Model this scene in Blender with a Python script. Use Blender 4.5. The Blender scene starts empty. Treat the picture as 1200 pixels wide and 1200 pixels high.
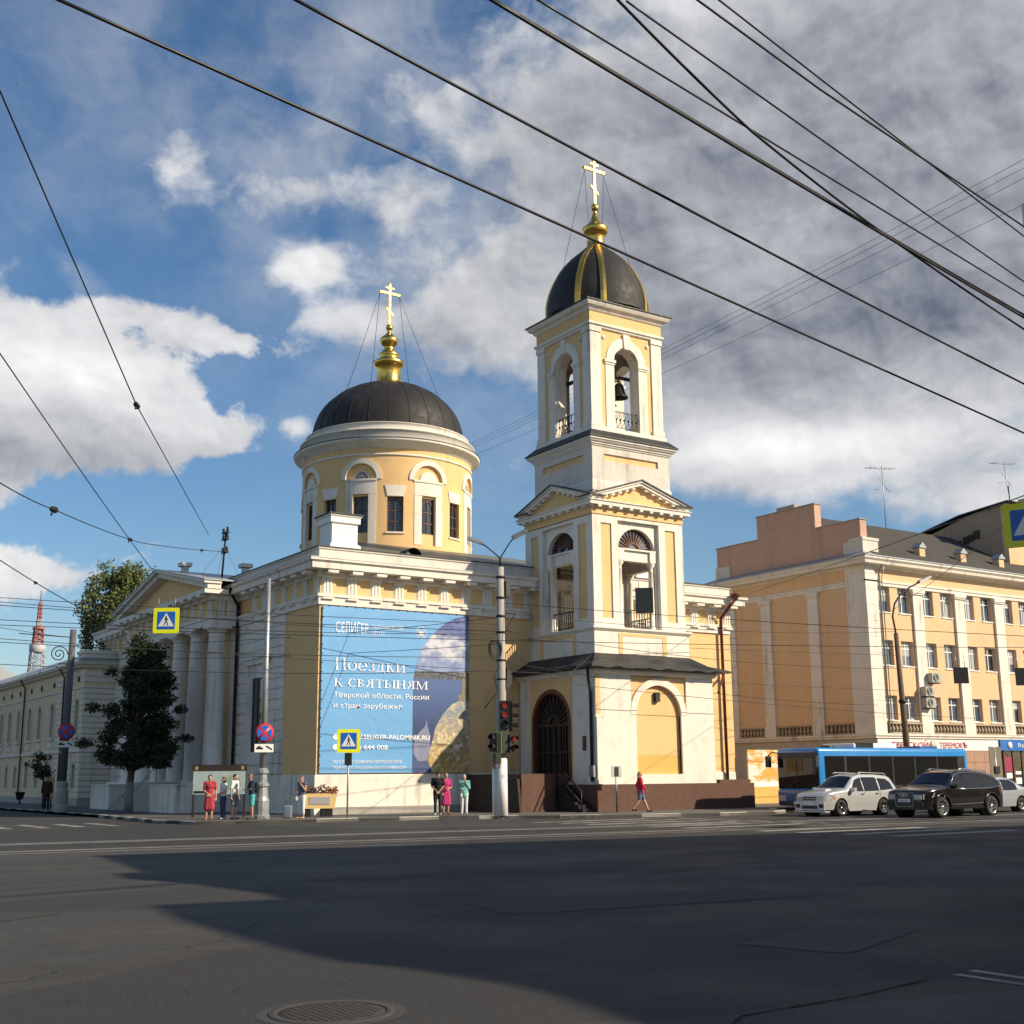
import bpy, bmesh, math, random
from mathutils import Vector, Matrix
random.seed(7)
PI = math.pi
sc = bpy.context.scene
COL = sc.collection
# ------------------------------------------------------------------ camera
# scene axes: X runs along the sunlit church wall, Y into the block, Z up (metres)
T = math.atan(310 / 1450.0)
ROLL = 0.009
HX, HY = 0.5548, 0.8320                      # heading of the photograph in plan
cam_d = bpy.data.cameras.new('camera')
cam_d.sensor_width = 36.0
cam_d.lens = 43.5
cam_d.clip_start = 0.1
cam_d.clip_end = 6000
cam = bpy.data.objects.new('camera', cam_d)
COL.objects.link(cam)
fw = Vector((HX * math.cos(T), HY * math.cos(T), math.sin(T)))
rt0 = Vector((HY, -HX, 0))
up0 = rt0.cross(fw)
rt = rt0 * math.cos(ROLL) - up0 * math.sin(ROLL)
up = rt0 * math.sin(ROLL) + up0 * math.cos(ROLL)
cam.matrix_world = Matrix(((rt.x, up.x, -fw.x, -23.11), (rt.y, up.y, -fw.y, -50.10), (rt.z, up.z, -fw.z, 1.65), (0, 0, 0, 1)))
sc.camera = cam
# ------------------------------------------------------------------ light
SUN_EL = math.radians(31)
SUN_H = math.radians(109 - 56.3)             # angle from +X towards -Y
sun_dir = Vector((math.cos(SUN_EL) * math.cos(SUN_H), -math.cos(SUN_EL) * math.sin(SUN_H), math.sin(SUN_EL)))
ld = bpy.data.lights.new('sun', 'SUN')
ld.energy = 5.0
ld.angle = math.radians(0.55)
ld.color = (1.0, 0.85, 0.63)
so = bpy.data.objects.new('sun', ld)
COL.objects.link(so)
so.location = (40, -60, 60)
so.rotation_euler = (-sun_dir).to_track_quat('-Z', 'Y').to_euler()
sc.view_settings.view_transform = 'Standard'
sc.view_settings.look = 'None'
sc.view_settings.gamma = 1.0
sc.view_settings.use_curve_mapping = False
sc.view_settings.exposure = 0.30
# ------------------------------------------------------------------ sky
W = bpy.data.worlds.new('World')
sc.world = W
W.use_nodes = True
wt = W.node_tree
for n in list(wt.nodes):
    wt.nodes.remove(n)


class G:
    """tiny helper to write node maths"""
    def __init__(s, tree):
        s.t = tree

    def n(s, kind, **kw):
        nd = s.t.nodes.new(kind)
        for k, v in kw.items():
            setattr(nd, k, v)
        return nd

    def put(s, sock, v):
        if isinstance(v, bpy.types.NodeSocket):
            s.t.links.new(v, sock)
        elif v is not None:
            sock.default_value = v

    def m(s, op, a, b=None, c=None):
        nd = s.n('ShaderNodeMath', operation=op)
        for i, v in enumerate((a, b, c)):
            if v is not None:
                s.put(nd.inputs[i], v)
        return nd.outputs[0]

    def v(s, op, a, b=None):
        nd = s.n('ShaderNodeVectorMath', operation=op)
        s.put(nd.inputs[0], a)
        if b is not None:
            s.put(nd.inputs[1], b)
        return nd.outputs['Value'] if op in ('DOT_PRODUCT', 'LENGTH', 'DISTANCE') else nd.outputs[0]

    def noise(s, vec, scale, detail=4, rough=0.55, dist=0.0, out='Fac'):
        nd = s.n('ShaderNodeTexNoise')
        s.put(nd.inputs['Vector'], vec)
        nd.inputs['Scale'].default_value = scale
        nd.inputs['Detail'].default_value = detail
        nd.inputs['Roughness'].default_value = rough
        nd.inputs['Distortion'].default_value = dist
        return nd.outputs[out]

    def rng(s, x, a, b, c=0.0, d=1.0, smooth=True):
        nd = s.n('ShaderNodeMapRange', interpolation_type='SMOOTHSTEP' if smooth else 'LINEAR')
        s.put(nd.inputs[0], x)
        for i, v in enumerate((a, b, c, d)):
            s.put(nd.inputs[i + 1], v)
        return nd.outputs[0]

    def mix(s, f, a, b, blend='MIX'):
        nd = s.n('ShaderNodeMix', data_type='RGBA', blend_type=blend)
        s.put(nd.inputs['Factor'], f)
        for i, v in ((6, a), (7, b)):
            s.put(nd.inputs[i], v if isinstance(v, bpy.types.NodeSocket) else (v[0], v[1], v[2], 1))
        return nd.outputs[2]

    def xyz(s, x, y, z):
        nd = s.n('ShaderNodeCombineXYZ')
        for i, v in enumerate((x, y, z)):
            s.put(nd.inputs[i], v)
        return nd.outputs[0]


g = G(wt)
direc = g.n('ShaderNodeTexCoord').outputs['Generated']
fwd_s = g.v('DOT_PRODUCT', direc, (HX, HY, 0))
rgt_s = g.v('DOT_PRODUCT', direc, (HY, -HX, 0))
sep = g.n('ShaderNodeSeparateXYZ')
g.put(sep.inputs[0], direc)
az = g.m('MULTIPLY', g.m('ARCTAN2', rgt_s, fwd_s), 57.2958)     # degrees from the view heading
el = g.m('MULTIPLY', g.m('ARCSINE', sep.outputs[2]), 57.2958)
sky = g.n('ShaderNodeTexSky', sky_type='NISHITA')
sky.sun_disc = False
sky.sun_elevation = SUN_EL
sky.sun_rotation = math.atan2(sun_dir.x, sun_dir.y)
sky.air_density = 1.0
sky.dust_density = 0.7
sky.ozone_density = 2.2
# clouds: rounded banks placed by bearing and height, broken up by noise; the same broken cover goes on all round
ang = g.xyz(g.m('MULTIPLY', az, 0.125), g.m('MULTIPLY', el, 0.155), 0.0)
warp = g.noise(ang, 1.3, 3, out='Color')
angw = g.v('ADD', ang, g.v('MULTIPLY', g.v('SUBTRACT', warp, (0.5, 0.5, 0.5)), (0.38, 0.38, 0)))
n1 = g.noise(angw, 2.1, 10, 0.60)


def banks(lst):
    tot = None
    for (a0, e0, sa, se, amp) in lst:
        dx = g.m('MULTIPLY', g.m('SUBTRACT', az, a0), 1.0 / sa)
        dy = g.m('MULTIPLY', g.m('SUBTRACT', el, e0), 1.0 / se)
        q = g.m('ADD', g.m('MULTIPLY', dx, dx), g.m('MULTIPLY', dy, dy))
        e = g.m('MULTIPLY', g.m('EXPONENT', g.m('MULTIPLY', q, -1.0)), amp)
        tot = e if tot is None else g.m('ADD', tot, e)
    return tot


cover = banks([(-22.5, 16.9, 5.0, 2.9, 1.7), (-17, 16.0, 3.4, 2.0, 1.1), (-13.6, 15.2, 1.5, .7, .5), (-25, 12.2, 2.6, 1.5, .75), (-23.5, 8.8, 4.5, 1.4, 1.0),
               (-1.0, 21.6, 6.0, 3.0, 0.80), (-7.5, 20.8, 3.0, 1.0, .55), (2.5, 28.5, 5.5, 5.5, 0.50), (14, 28.0, 11, 9, 1.3), (15, 20.0, 12, 4.8, 1.0),
               (13.0, 14.4, 9.0, 2.0, 0.85), (22.5, 11.6, 3.5, 1.0, 1.25), (24, 24, 9, 9, .7),
               (-9.8, 23.1, 1.7, 1.0, 1.1), (-16.2, 27.4, 2.4, 1.5, 0.46), (-11.0, 26.0, 3.2, 1.6, .55), (-5.5, 26.5, 2.2, 1.5, .5), (-3.5, 30.5, 2.5, 1.6, .42), (-10.0, 15.9, 1.5, .7, .45), (-14, 19.6, 3.0, .9, .46), (-17.5, 20.6, 3.0, .7, .42),
               (75, 25, 22, 14, .7), (-75, 24, 20, 12, .6), (130, 30, 30, 16, .6), (-140, 22, 34, 12, .6), (40, 52, 24, 16, .6), (-45, 55, 20, 14, .5), (180, 60, 40, 14, .5)])
dens = g.m('ADD', g.m('MULTIPLY', g.m('SUBTRACT', n1, 0.5), 1.7), cover)
crisp = g.m('MULTIPLY', g.rng(az, -7.0, -13.0), g.rng(el, 24.0, 19.5))
alpha = g.rng(dens, g.m('MULTIPLY_ADD', crisp, .16, .12), g.m('MULTIPLY_ADD', crisp, -.33, .84))
veil = banks([(-8, 30, 16, 8, 1.0), (0, 22, 12, 9, .8), (60, 30, 40, 20, .7), (-90, 40, 50, 22, .6)])
thin = g.m('MULTIPLY', g.m('MULTIPLY', g.rng(g.noise(g.v('ADD', angw, (3.1, 7.7, 0)), 1.1, 6, .6), 0.30, 0.75), veil), 0.50)
# an old vapour trail spreading low on the left
tx = g.m('ADD', g.m('MULTIPLY', g.m('ADD', az, 19.5), .62), g.m('MULTIPLY', g.m('SUBTRACT', el, 21.0), .78))
ty = g.m('ADD', g.m('MULTIPLY', g.m('ADD', az, 19.5), .78), g.m('MULTIPLY', g.m('SUBTRACT', el, 21.0), -.62))
trail = g.m('MULTIPLY', g.m('EXPONENT', g.m('MULTIPLY', g.m('MULTIPLY', tx, tx), -3.5)), g.m('EXPONENT', g.m('MULTIPLY', g.m('MULTIPLY', ty, ty), -.045)))
thin = g.m('MAXIMUM', thin, g.m('MULTIPLY', trail, g.m('MULTIPLY', g.rng(n1, .35, .65), .42)))
alpha = g.m('MAXIMUM', alpha, thin)
# light on the clouds: billows brighter where the mass thins towards the sun (upper right), grey in the thick parts
n0 = g.noise(angw, 2.1, 5, 0.5)
n2 = g.noise(g.v('ADD', angw, (0.09, 0.15, 0)), 2.1, 5, 0.5)
n3 = g.noise(angw, 6.0, 5, .55)
n4 = g.noise(g.v('ADD', angw, (0.03, 0.05, 0)), 6.0, 5, .55)
broad = g.m('MULTIPLY', g.m('SUBTRACT', g.noise(g.v('ADD', ang, (5.3, 1.9, 0)), 1.35, 5, .55), .5), 2.3)
lit = g.m('ADD', 0.5, g.m('ADD', g.m('ADD', g.m('MULTIPLY', g.m('SUBTRACT', n0, n2), 1.9), broad), g.m('MULTIPLY', g.m('SUBTRACT', n3, n4), 1.1)))
grey = banks([(14, 28.5, 12, 7.5, 1.5), (15, 19.6, 13, 3.4, 1.6), (4, 30, 6, 4, .6), (-20, 13.7, 7.0, 1.5, 1.5), (-21, 15.6, 4, .8, .5), (3.5, 25.0, 7, 2.2, .85), (-2, 19.8, 6, 1.8, .55), (25, 27, 9, 12, .8), (13, 13.3, 9, .8, .35),
              (75, 25, 22, 10, .5), (130, 30, 30, 12, .5), (40, 52, 24, 12, .5), (-140, 20, 34, 9, .4)])
white = banks([(-21, 17.8, 8, 2.0, .85), (15, 14.7, 8, 1.2, .95), (-.5, 21.8, 6.5, 3.4, .12), (1, 29, 5, 3.5, .05), (23, 12, 4, 1.2, .40), (9.5, 34.5, 3.0, 2.4, .6), (-25, 10.5, 7, 2.5, .40), (12, 21.7, 2.0, .8, .45), (-9.8, 23.1, 2, 1.3, .5), (-16, 27, 3, 2, .2)])
bright = g.m('ADD', g.m('SUBTRACT', g.m('ADD', g.m('MULTIPLY', lit, 0.50), 0.22), g.m('MULTIPLY', grey, 0.46)), g.m('MULTIPLY', white, .8))
bright = g.rng(bright, -0.95, 1.42, 0.0, 1.0, False)
ccol = g.mix(bright, (0.050, 0.072, 0.125), (0.84, 0.84, 0.84))
skyc = g.n('ShaderNodeVectorMath', operation='SCALE')
g.put(skyc.inputs[0], sky.outputs[0])
skyc.inputs['Scale'].default_value = 0.092
hs = g.n('ShaderNodeHueSaturation')
g.put(hs.inputs['Color'], skyc.outputs[0])
hs.inputs['Saturation'].default_value = 1.22
hs.inputs['Value'].default_value = 1.06
final = g.mix(alpha, hs.outputs[0], ccol)
bg = g.n('ShaderNodeBackground')
g.put(bg.inputs['Color'], final)
bg.inputs['Strength'].default_value = 1.0
wo = g.n('ShaderNodeOutputWorld')
wt.links.new(bg.outputs[0], wo.inputs[0])


# ------------------------------------------------------------------ materials
MATS = {}


def mat(name, col, rough=0.8, metal=0.0, var=0.10, scale=0.5, fine=7.0, streak=0.0, dirt=(0.16, 0.14, 0.11), bump=0.0, bscale=30, coat=0.0, spec=0.5):
    """procedural paint, plaster, metal: broad and fine tone variation, run-off streaks, fine relief"""
    if name in MATS:
        return MATS[name]
    m = bpy.data.materials.new(name)
    m.use_nodes = True
    q = G(m.node_tree)
    b = m.node_tree.nodes['Principled BSDF']
    pos = q.n('ShaderNodeNewGeometry').outputs['Position']
    c = q.mix(q.m('MULTIPLY', q.noise(pos, scale, 5, .6), 1.0), [x * (1 - var) for x in col], [min(1, x * (1 + var)) for x in col])
    if fine:
        c = q.mix(q.m('MULTIPLY', q.rng(q.noise(pos, fine, 4, .65), .35, .75), min(.6, var * 1.6)), c, [x * .72 for x in col])
    if streak:
        sp = q.v('MULTIPLY', pos, (2.6, 2.6, .16))
        s1 = q.rng(q.noise(sp, 1.0, 5, .6), .47, .72)
        s2 = q.rng(q.noise(pos, .33, 4, .6), .42, .7)
        c = q.mix(q.m('MULTIPLY', q.m('MULTIPLY', s1, s2), streak), c, dirt)
    if streak > .15:
        pt_ = q.rng(q.noise(pos, 1.15, 7, .62), .585, .60)
        c = q.mix(q.m('MULTIPLY', pt_, min(.45, streak * .6)), c, [x * .80 for x in col])
        pt2 = q.rng(q.noise(q.v('ADD', pos, (7.7, 3.1, 9.4)), .8, 6, .6), .60, .63)
        c = q.mix(q.m('MULTIPLY', pt2, min(.3, streak * .4)), c, [min(.85, x * 1.12) for x in col])
    q.put(b.inputs['Base Color'], c)
    q.put(b.inputs['Roughness'], q.rng(q.noise(pos, fine * .6 + .5, 3), .3, .7, max(0, rough - .07), min(1, rough + .07)))
    b.inputs['Metallic'].default_value = metal
    b.inputs['Coat Weight'].default_value = coat
    b.inputs['Coat Roughness'].default_value = 0.04
    b.inputs['Specular IOR Level'].default_value = spec
    if bump:
        bn = q.n('ShaderNodeBump')
        bn.inputs['Strength'].default_value = bump
        bn.inputs['Distance'].default_value = 0.02
        q.put(bn.inputs['Height'], q.noise(pos, bscale, 5, .6))
        q.put(b.inputs['Normal'], bn.outputs[0])
    MATS[name] = m
    return m


def glow(name, col, st):
    m = bpy.data.materials.new(name)
    m.use_nodes = True
    b = m.node_tree.nodes['Principled BSDF']
    b.inputs['Base Color'].default_value = (*col, 1)
    b.inputs['Emission Color'].default_value = (*col, 1)
    b.inputs['Emission Strength'].default_value = st
    return m


WHITE = mat('white_plaster', (.77, .715, .63), .85, var=.12, streak=.75, bump=.25, bscale=18)
WHITE_WORN = mat('weathered_white_plaster', (.64, .60, .54), .9, var=.14, streak=.65, bump=.35, bscale=12)
YELLOW = mat('yellow_plaster', (.765, .505, .235), .88, var=.12, streak=.4, dirt=(.28, .2, .1), bump=.25, bscale=18)
OCHRE = mat('ochre_plaster', (.70, .42, .12), .88, var=.1, streak=.2, bump=.25, bscale=18)
PEACH = mat('peach_plaster', (.725, .49, .285), .88, var=.11, streak=.35, dirt=(.3, .2, .12), bump=.2, bscale=18)
PINK = mat('pink_plaster', (.55, .35, .26), .9, var=.14, streak=.5, bump=.3, bscale=14)
PLINTH = mat('brown_plinth_paint', (.105, .050, .034), .8, var=.15, streak=.35, dirt=(.17, .12, .09), bump=.3, bscale=22)
GREYSTONE = mat('grey_stone', (.36, .34, .31), .9, var=.2, streak=.4, bump=.4, bscale=16)
ROOFDARK = mat('dark_metal_roof', (.028, .029, .032), .55, .2, var=.3, scale=1.2, streak=.3, dirt=(.09, .09, .09), bump=.2, bscale=6)
ROOFGREEN = mat('grey_green_metal_roof', (.17, .19, .15), .5, .4, var=.25, streak=.5, bump=.15, bscale=5)
ROOFGREY = mat('pale_metal_roof', (.34, .37, .39), .45, .4, var=.15, streak=.3)
SLATE = mat('mossy_slate_roof', (.062, .056, .048), .9, var=.45, scale=1.3, fine=9, streak=.5, dirt=(.04, .04, .035), bump=.6, bscale=9)
DOME = mat('black_dome_sheet', (.021, .020, .020), .62, .0, spec=.35, var=.5, scale=1.1, fine=5, streak=.8, dirt=(.065, .06, .055))
GOLD = mat('gilded_metal', (.80, .53, .13), .27, 1.0, var=.22, scale=3, fine=9)
GOLDX = mat('rough_gilt_cross', (.80, .55, .16), .50, 1.0, var=.1, scale=1.5, fine=4)  # rougher gilding than the lanterns have, used on the crosses
GLASSD = mat('dark_window_glass', (.018, .022, .028), .06, 0, var=.3, spec=.9)
GLASSL = mat('window_glass_with_curtain', (.16, .19, .22), .08, 0, var=.7, scale=1.1, fine=3, spec=.9)
FRAMEB = mat('brown_window_frame', (.10, .045, .028), .6)
FRAMEW = mat('white_window_frame', (.75, .74, .71), .5)
IRON = mat('black_iron', (.018, .017, .017), .55, .3)
STEEL = mat('galvanised_steel', (.36, .37, .37), .45, .6, var=.25, scale=2, streak=.3)
PIPEDARK = mat('dark_downpipe', (.022, .02, .02), .5, .2)
PIPERED = mat('rust_red_downpipe', (.12, .026, .016), .55, .1, var=.25)
BRONZE = mat('bell_bronze', (.055, .05, .04), .42, .8)
CONCRETE = mat('pole_concrete', (.36, .34, .31), .9, var=.2, scale=1.2, streak=.4, bump=.3, bscale=20)
PAINTW = mat('white_paint', (.80, .78, .74), .6, var=.06, streak=.15)
BLACK = mat('black_plastic', (.012, .012, .013), .5)
RUBBER = mat('tyre_rubber', (.014, .014, .014), .85)
SIGNY = mat('yellow_sign_film', (.85, .86, .01), .45, var=.03, fine=0)
SIGNB = mat('blue_sign_film', (.01, .12, .52), .4, var=.03, fine=0)
SIGNR = mat('red_sign_film', (.62, .02, .02), .4, var=.03, fine=0)
SIGNW = mat('white_sign_film', (.8, .8, .78), .4, var=.03, fine=0)
SIGNK = mat('black_sign_film', (.02, .02, .02), .4, var=.03, fine=0)


# ------------------------------------------------------------------ mesh helpers
class MB:
    def __init__(s):
        s.v, s.f, s.s = [], [], []

    def add(s, vs, fs, smooth=False):
        o = len(s.v)
        s.v += [tuple(p) for p in vs]
        s.f += [tuple(i + o for i in f) for f in fs]
        s.s += [smooth] * len(fs)
        return s

    def box(s, x0, x1, y0, y1, z0, z1):
        return s.add([(x0, y0, z0), (x1, y0, z0), (x1, y1, z0), (x0, y1, z0), (x0, y0, z1), (x1, y0, z1), (x1, y1, z1), (x0, y1, z1)],
                     [(0, 3, 2, 1), (4, 5, 6, 7), (0, 1, 5, 4), (1, 2, 6, 5), (2, 3, 7, 6), (3, 0, 4, 7)])

    def prism(s, poly, axis, a, b):
        """closed polygon (2D) swept between a and b along an axis; x: (y,z), y: (x,z), z: (x,y)"""
        def P(p, t):
            return (t, p[0], p[1]) if axis == 'x' else (p[0], t, p[1]) if axis == 'y' else (p[0], p[1], t)
        n = len(poly)
        return s.add([P(p, a) for p in poly] + [P(p, b) for p in poly],
                     [tuple(range(n)), tuple(range(2 * n - 1, n - 1, -1))] + [(i, i + n, (i + 1) % n + n, (i + 1) % n) for i in range(n)])

    def lathe(s, prof, n=24, c=(0, 0), a0=0.0, a1=2 * PI, smooth=True, off=0.0):
        full = abs(a1 - a0 - 2 * PI) < 1e-6
        k = n if full else n + 1
        vs = []
        for r, z in prof:
            for i in range(k):
                a = a0 + (a1 - a0) * i / n + off
                vs.append((c[0] + r * math.cos(a), c[1] + r * math.sin(a), z))
        fs = []
        for j in range(len(prof) - 1):
            for i in range(n):
                i2 = (i + 1) % k
                fs.append((j * k + i, j * k + i2, (j + 1) * k + i2, (j + 1) * k + i))
        return s.add(vs, fs, smooth)

    def tube(s, pts, r, n=8, smooth=True, caps=True):
        pts = [Vector(p) for p in pts]
        rs = r if isinstance(r, (list, tuple)) else [r] * len(pts)
        vs, fs = [], []
        ref = None
        for i, p in enumerate(pts):
            d = (pts[min(i + 1, len(pts) - 1)] - pts[max(i - 1, 0)])
            d = d.normalized() if d.length > 1e-9 else Vector((0, 0, 1))
            if ref is None:
                ref = Vector((0, 0, 1)) if abs(d.z) < .9 else Vector((1, 0, 0))
            e1 = d.cross(ref)
            if e1.length < 1e-6:
                e1 = d.cross(Vector((1, .3, 0)))
            e1.normalize()
            e2 = e1.cross(d).normalized()
            ref = e2
            for k in range(n):
                a = 2 * PI * k / n
                vs.append(p + e1 * (rs[i] * math.cos(a)) + e2 * (rs[i] * math.sin(a)))
        for i in range(len(pts) - 1):
            for k in range(n):
                fs.append((i * n + k, i * n + (k + 1) % n, (i + 1) * n + (k + 1) % n, (i + 1) * n + k))
        s.add(vs, fs, smooth)
        if caps:
            o = len(s.v) - len(vs)
            s.f.append(tuple(o + k for k in range(n - 1, -1, -1)))
            s.f.append(tuple(o + (len(pts) - 1) * n + k for k in range(n)))
            s.s += [False, False]
        return s

    def sweep(s, x0, x1, y0, y1, prof, close=True):
        """moulding profile of (offset, z) run round a rectangle with mitred corners"""
        vs = []
        for o, z in prof:
            vs += [(x0 - o, y0 - o, z), (x1 + o, y0 - o, z), (x1 + o, y1 + o, z), (x0 - o, y1 + o, z)]
        fs = []
        for j in range(len(prof) - 1):
            for i in range(4):
                i2 = (i + 1) % 4
                fs.append((j * 4 + i, j * 4 + i2, (j + 1) * 4 + i2, (j + 1) * 4 + i))
        if close:
            k = (len(prof) - 1) * 4
            fs += [(0, 3, 2, 1), (k, k + 1, k + 2, k + 3)]
        return s.add(vs, fs)

    def plate(s, outer, holes, y0, th, bend=None, step=.18):
        """upright slab in x,z with holes; front at y0 looking to -y, th thick; bend = radius to wrap it round a drum"""
        bm = bmesh.new()
        edges = []
        for loop in [outer] + holes:
            vv = [bm.verts.new((p[0], y0, p[1])) for p in loop]
            for i in range(len(vv)):
                edges.append(bm.edges.new((vv[i], vv[(i + 1) % len(vv)])))
        bmesh.ops.triangle_fill(bm, use_beauty=True, use_dissolve=False, edges=edges)
        for f in bm.faces:
            f.normal_update()
            if f.normal.y > 0:
                f.normal_flip()
        bnd = [e for e in bm.edges if len(e.link_faces) == 1]
        r = bmesh.ops.extrude_edge_only(bm, edges=bnd)
        for e in r['geom']:
            if isinstance(e, bmesh.types.BMVert):
                e.co.y += th
        if bend:
            xs = [v.co.x for v in bm.verts]
            x = min(xs) + step
            while x < max(xs) - .02:
                gm = bm.verts[:] + bm.edges[:] + bm.faces[:]
                bmesh.ops.bisect_plane(bm, geom=gm, plane_co=(x, 0, 0), plane_no=(1, 0, 0))
                x += step
            for v in bm.verts:
                a, rr = v.co.x / bend, bend - v.co.y
                v.co.x, v.co.y = rr * math.sin(a), -rr * math.cos(a)
        bm.verts.index_update()
        s.add([v.co[:] for v in bm.verts], [[v.index for v in f.verts] for f in bm.faces])
        bm.free()
        return s

    def leaf(s, p, size, nrm=None):
        d = nrm or Vector((random.gauss(0, 1), random.gauss(0, 1), random.gauss(0, 1) + .4)).normalized()
        a = d.orthogonal().normalized()
        a = Matrix.Rotation(random.random() * 6.28, 3, d) @ a
        b = d.cross(a)
        p = Vector(p)
        l, w = size * random.uniform(.7, 1.3), size * random.uniform(.35, .6)
        return s.add([p - a * l, p + b * w + d * w * .3, p + a * l, p - b * w + d * w * .3], [(0, 1, 2, 3)])

    def mesh(s, name, m=None):
        me = bpy.data.meshes.new(name)
        me.from_pydata(s.v, [], s.f)
        me.polygons.foreach_set('use_smooth', s.s)
        if m:
            me.materials.append(m)
        me.update()
        return me


def part(name, mb, m, parent=None, loc=None, rz=None):
    me = mb if isinstance(mb, bpy.types.Mesh) else mb.mesh(name, m)
    o = bpy.data.objects.new(name, me)
    COL.objects.link(o)
    if parent:
        o.parent = parent
    if loc:
        o.location = loc
    if rz:
        o.rotation_euler = (0, 0, rz)
    return o


def tag(o, label, cat, group=None):
    o['label'] = label
    o['category'] = cat
    if group:
        o['group'] = group
    return o


def thing(name, label, cat, loc=(0, 0, 0), rz=0.0, group=None):
    o = bpy.data.objects.new(name, None)
    o.empty_display_size = .3
    COL.objects.link(o)
    o.location = loc
    o.rotation_euler = (0, 0, rz)
    return tag(o, label, cat, group)


def struct(name, mb, m):
    o = part(name, mb, m)
    o['kind'] = 'structure'
    return o


def rep(name, mb, m, parent, places):
    """the same piece set down many times (shared mesh); places = (x,y,z) or (x,y,z,rz)"""
    me = mb if isinstance(mb, bpy.types.Mesh) else mb.mesh(name, m)
    out = []
    for p in places:
        out.append(part(name, me, None, parent, p[:3], p[3] if len(p) > 3 else None))
    return out


def copy_tree(o, parent=None):
    c = o.copy()
    COL.objects.link(c)
    if parent:
        c.parent = parent
    for ch in list(o.children):
        copy_tree(ch, c)
    return c


def arch(cx, z0, zs, r, n=14, ry=None):
    """outline of a round-headed opening"""
    ry = ry or r
    return [(cx - r, z0), (cx + r, z0)] + [(cx + r * math.cos(PI * i / n), zs + ry * math.sin(PI * i / n)) for i in range(n + 1)]


def rect(x0, x1, z0, z1):
    return [(x0, z0), (x1, z0), (x1, z1), (x0, z1)]


def halfround(cx, z, r, n=14):
    return [(cx + r * math.cos(PI * i / n), z + r * math.sin(PI * i / n)) for i in range(n + 1)]


def archivolt(mb, cx, zs, r0, r1, y0, y1, n=16, legs=0.0, bend=None):
    """half ring moulding round an arch between radii, with straight legs below the springing"""
    po = ([(cx + r1, zs - legs)] if legs else []) + [(cx + r1 * math.cos(PI * i / n), zs + r1 * math.sin(PI * i / n)) for i in range(n + 1)] + ([(cx - r1, zs - legs)] if legs else [])
    pi_ = ([(cx + r0, zs - legs)] if legs else []) + [(cx + r0 * math.cos(PI * i / n), zs + r0 * math.sin(PI * i / n)) for i in range(n + 1)] + ([(cx - r0, zs - legs)] if legs else [])
    k = len(po)

    def B(p, y):
        if not bend:
            return (p[0], y, p[1])
        a, rr = p[0] / bend, bend - y
        return (rr * math.sin(a), -rr * math.cos(a), p[1])
    vs = [B(p, y0) for p in po] + [B(p, y0) for p in pi_] + [B(p, y1) for p in po] + [B(p, y1) for p in pi_]
    fs = []
    for i in range(k - 1):
        fs += [(i, i + 1, k + i + 1, k + i), (i, 2 * k + i, 2 * k + i + 1, i + 1), (k + i, k + i + 1, 3 * k + i + 1, 3 * k + i)]
    fs += [(0, k, 3 * k, 2 * k), (k - 1, 3 * k - 1, 4 * k - 1, 2 * k - 1)]
    return mb.add(vs, fs)


_fonts = {}


def text_mesh(txt, h, weight=0.0, sx=1.0, name='lettering', center=False, space=1.0):
    cu = bpy.data.curves.new(name, 'FONT')
    cu.body = txt.translate(str.maketrans('еаорсхуАВЕКМНОРСТХ', 'eaopcxyABEKMHOPCTX'))
    cu.size = h / 0.73
    cu.offset = weight
    cu.space_character = space
    cu.align_x = 'CENTER' if center else 'LEFT'
    o = bpy.data.objects.new(name, cu)
    COL.objects.link(o)
    dg = bpy.context.evaluated_depsgraph_get()
    me = bpy.data.meshes.new_from_object(o.evaluated_get(dg))
    bpy.data.objects.remove(o)
    isl = {}
    par = list(range(len(me.vertices)))

    def root(i):
        while par[i] != i:
            par[i] = par[par[i]]
            i = par[i]
        return i
    for e_ in me.edges:
        a_, b_ = root(e_.vertices[0]), root(e_.vertices[1])
        par[a_] = b_
    for v in me.vertices:
        k_ = isl.setdefault(root(v.index), len(isl))
        v.co.z = (k_ % 7) * .0025
    for v in me.vertices:
        v.co.x *= sx
    return me


def text(txt, h, m, parent, loc, face='-y', weight=0.0, width=None, center=False, name='lettering', space=1.0):
    """flat lettering standing upright; face = side it is read from"""
    me = text_mesh(txt, h, weight, 1.0, name, center, space)
    if width:
        xs = [v.co.x for v in me.vertices]
        k = width / max(1e-6, max(xs) - min(xs))
        for v in me.vertices:
            v.co.x *= k
    for v in me.vertices:
        x, z, dp = v.co.x, v.co.y, v.co.z
        if face == '-y':
            v.co = (x, -dp, z)
        elif face == '-x':
            v.co = (0, -x, z)
        else:
            v.co = (-x, 0, z)
    me.materials.clear()
    me.materials.append(m)
    return part(name, me, None, parent, loc)


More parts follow.
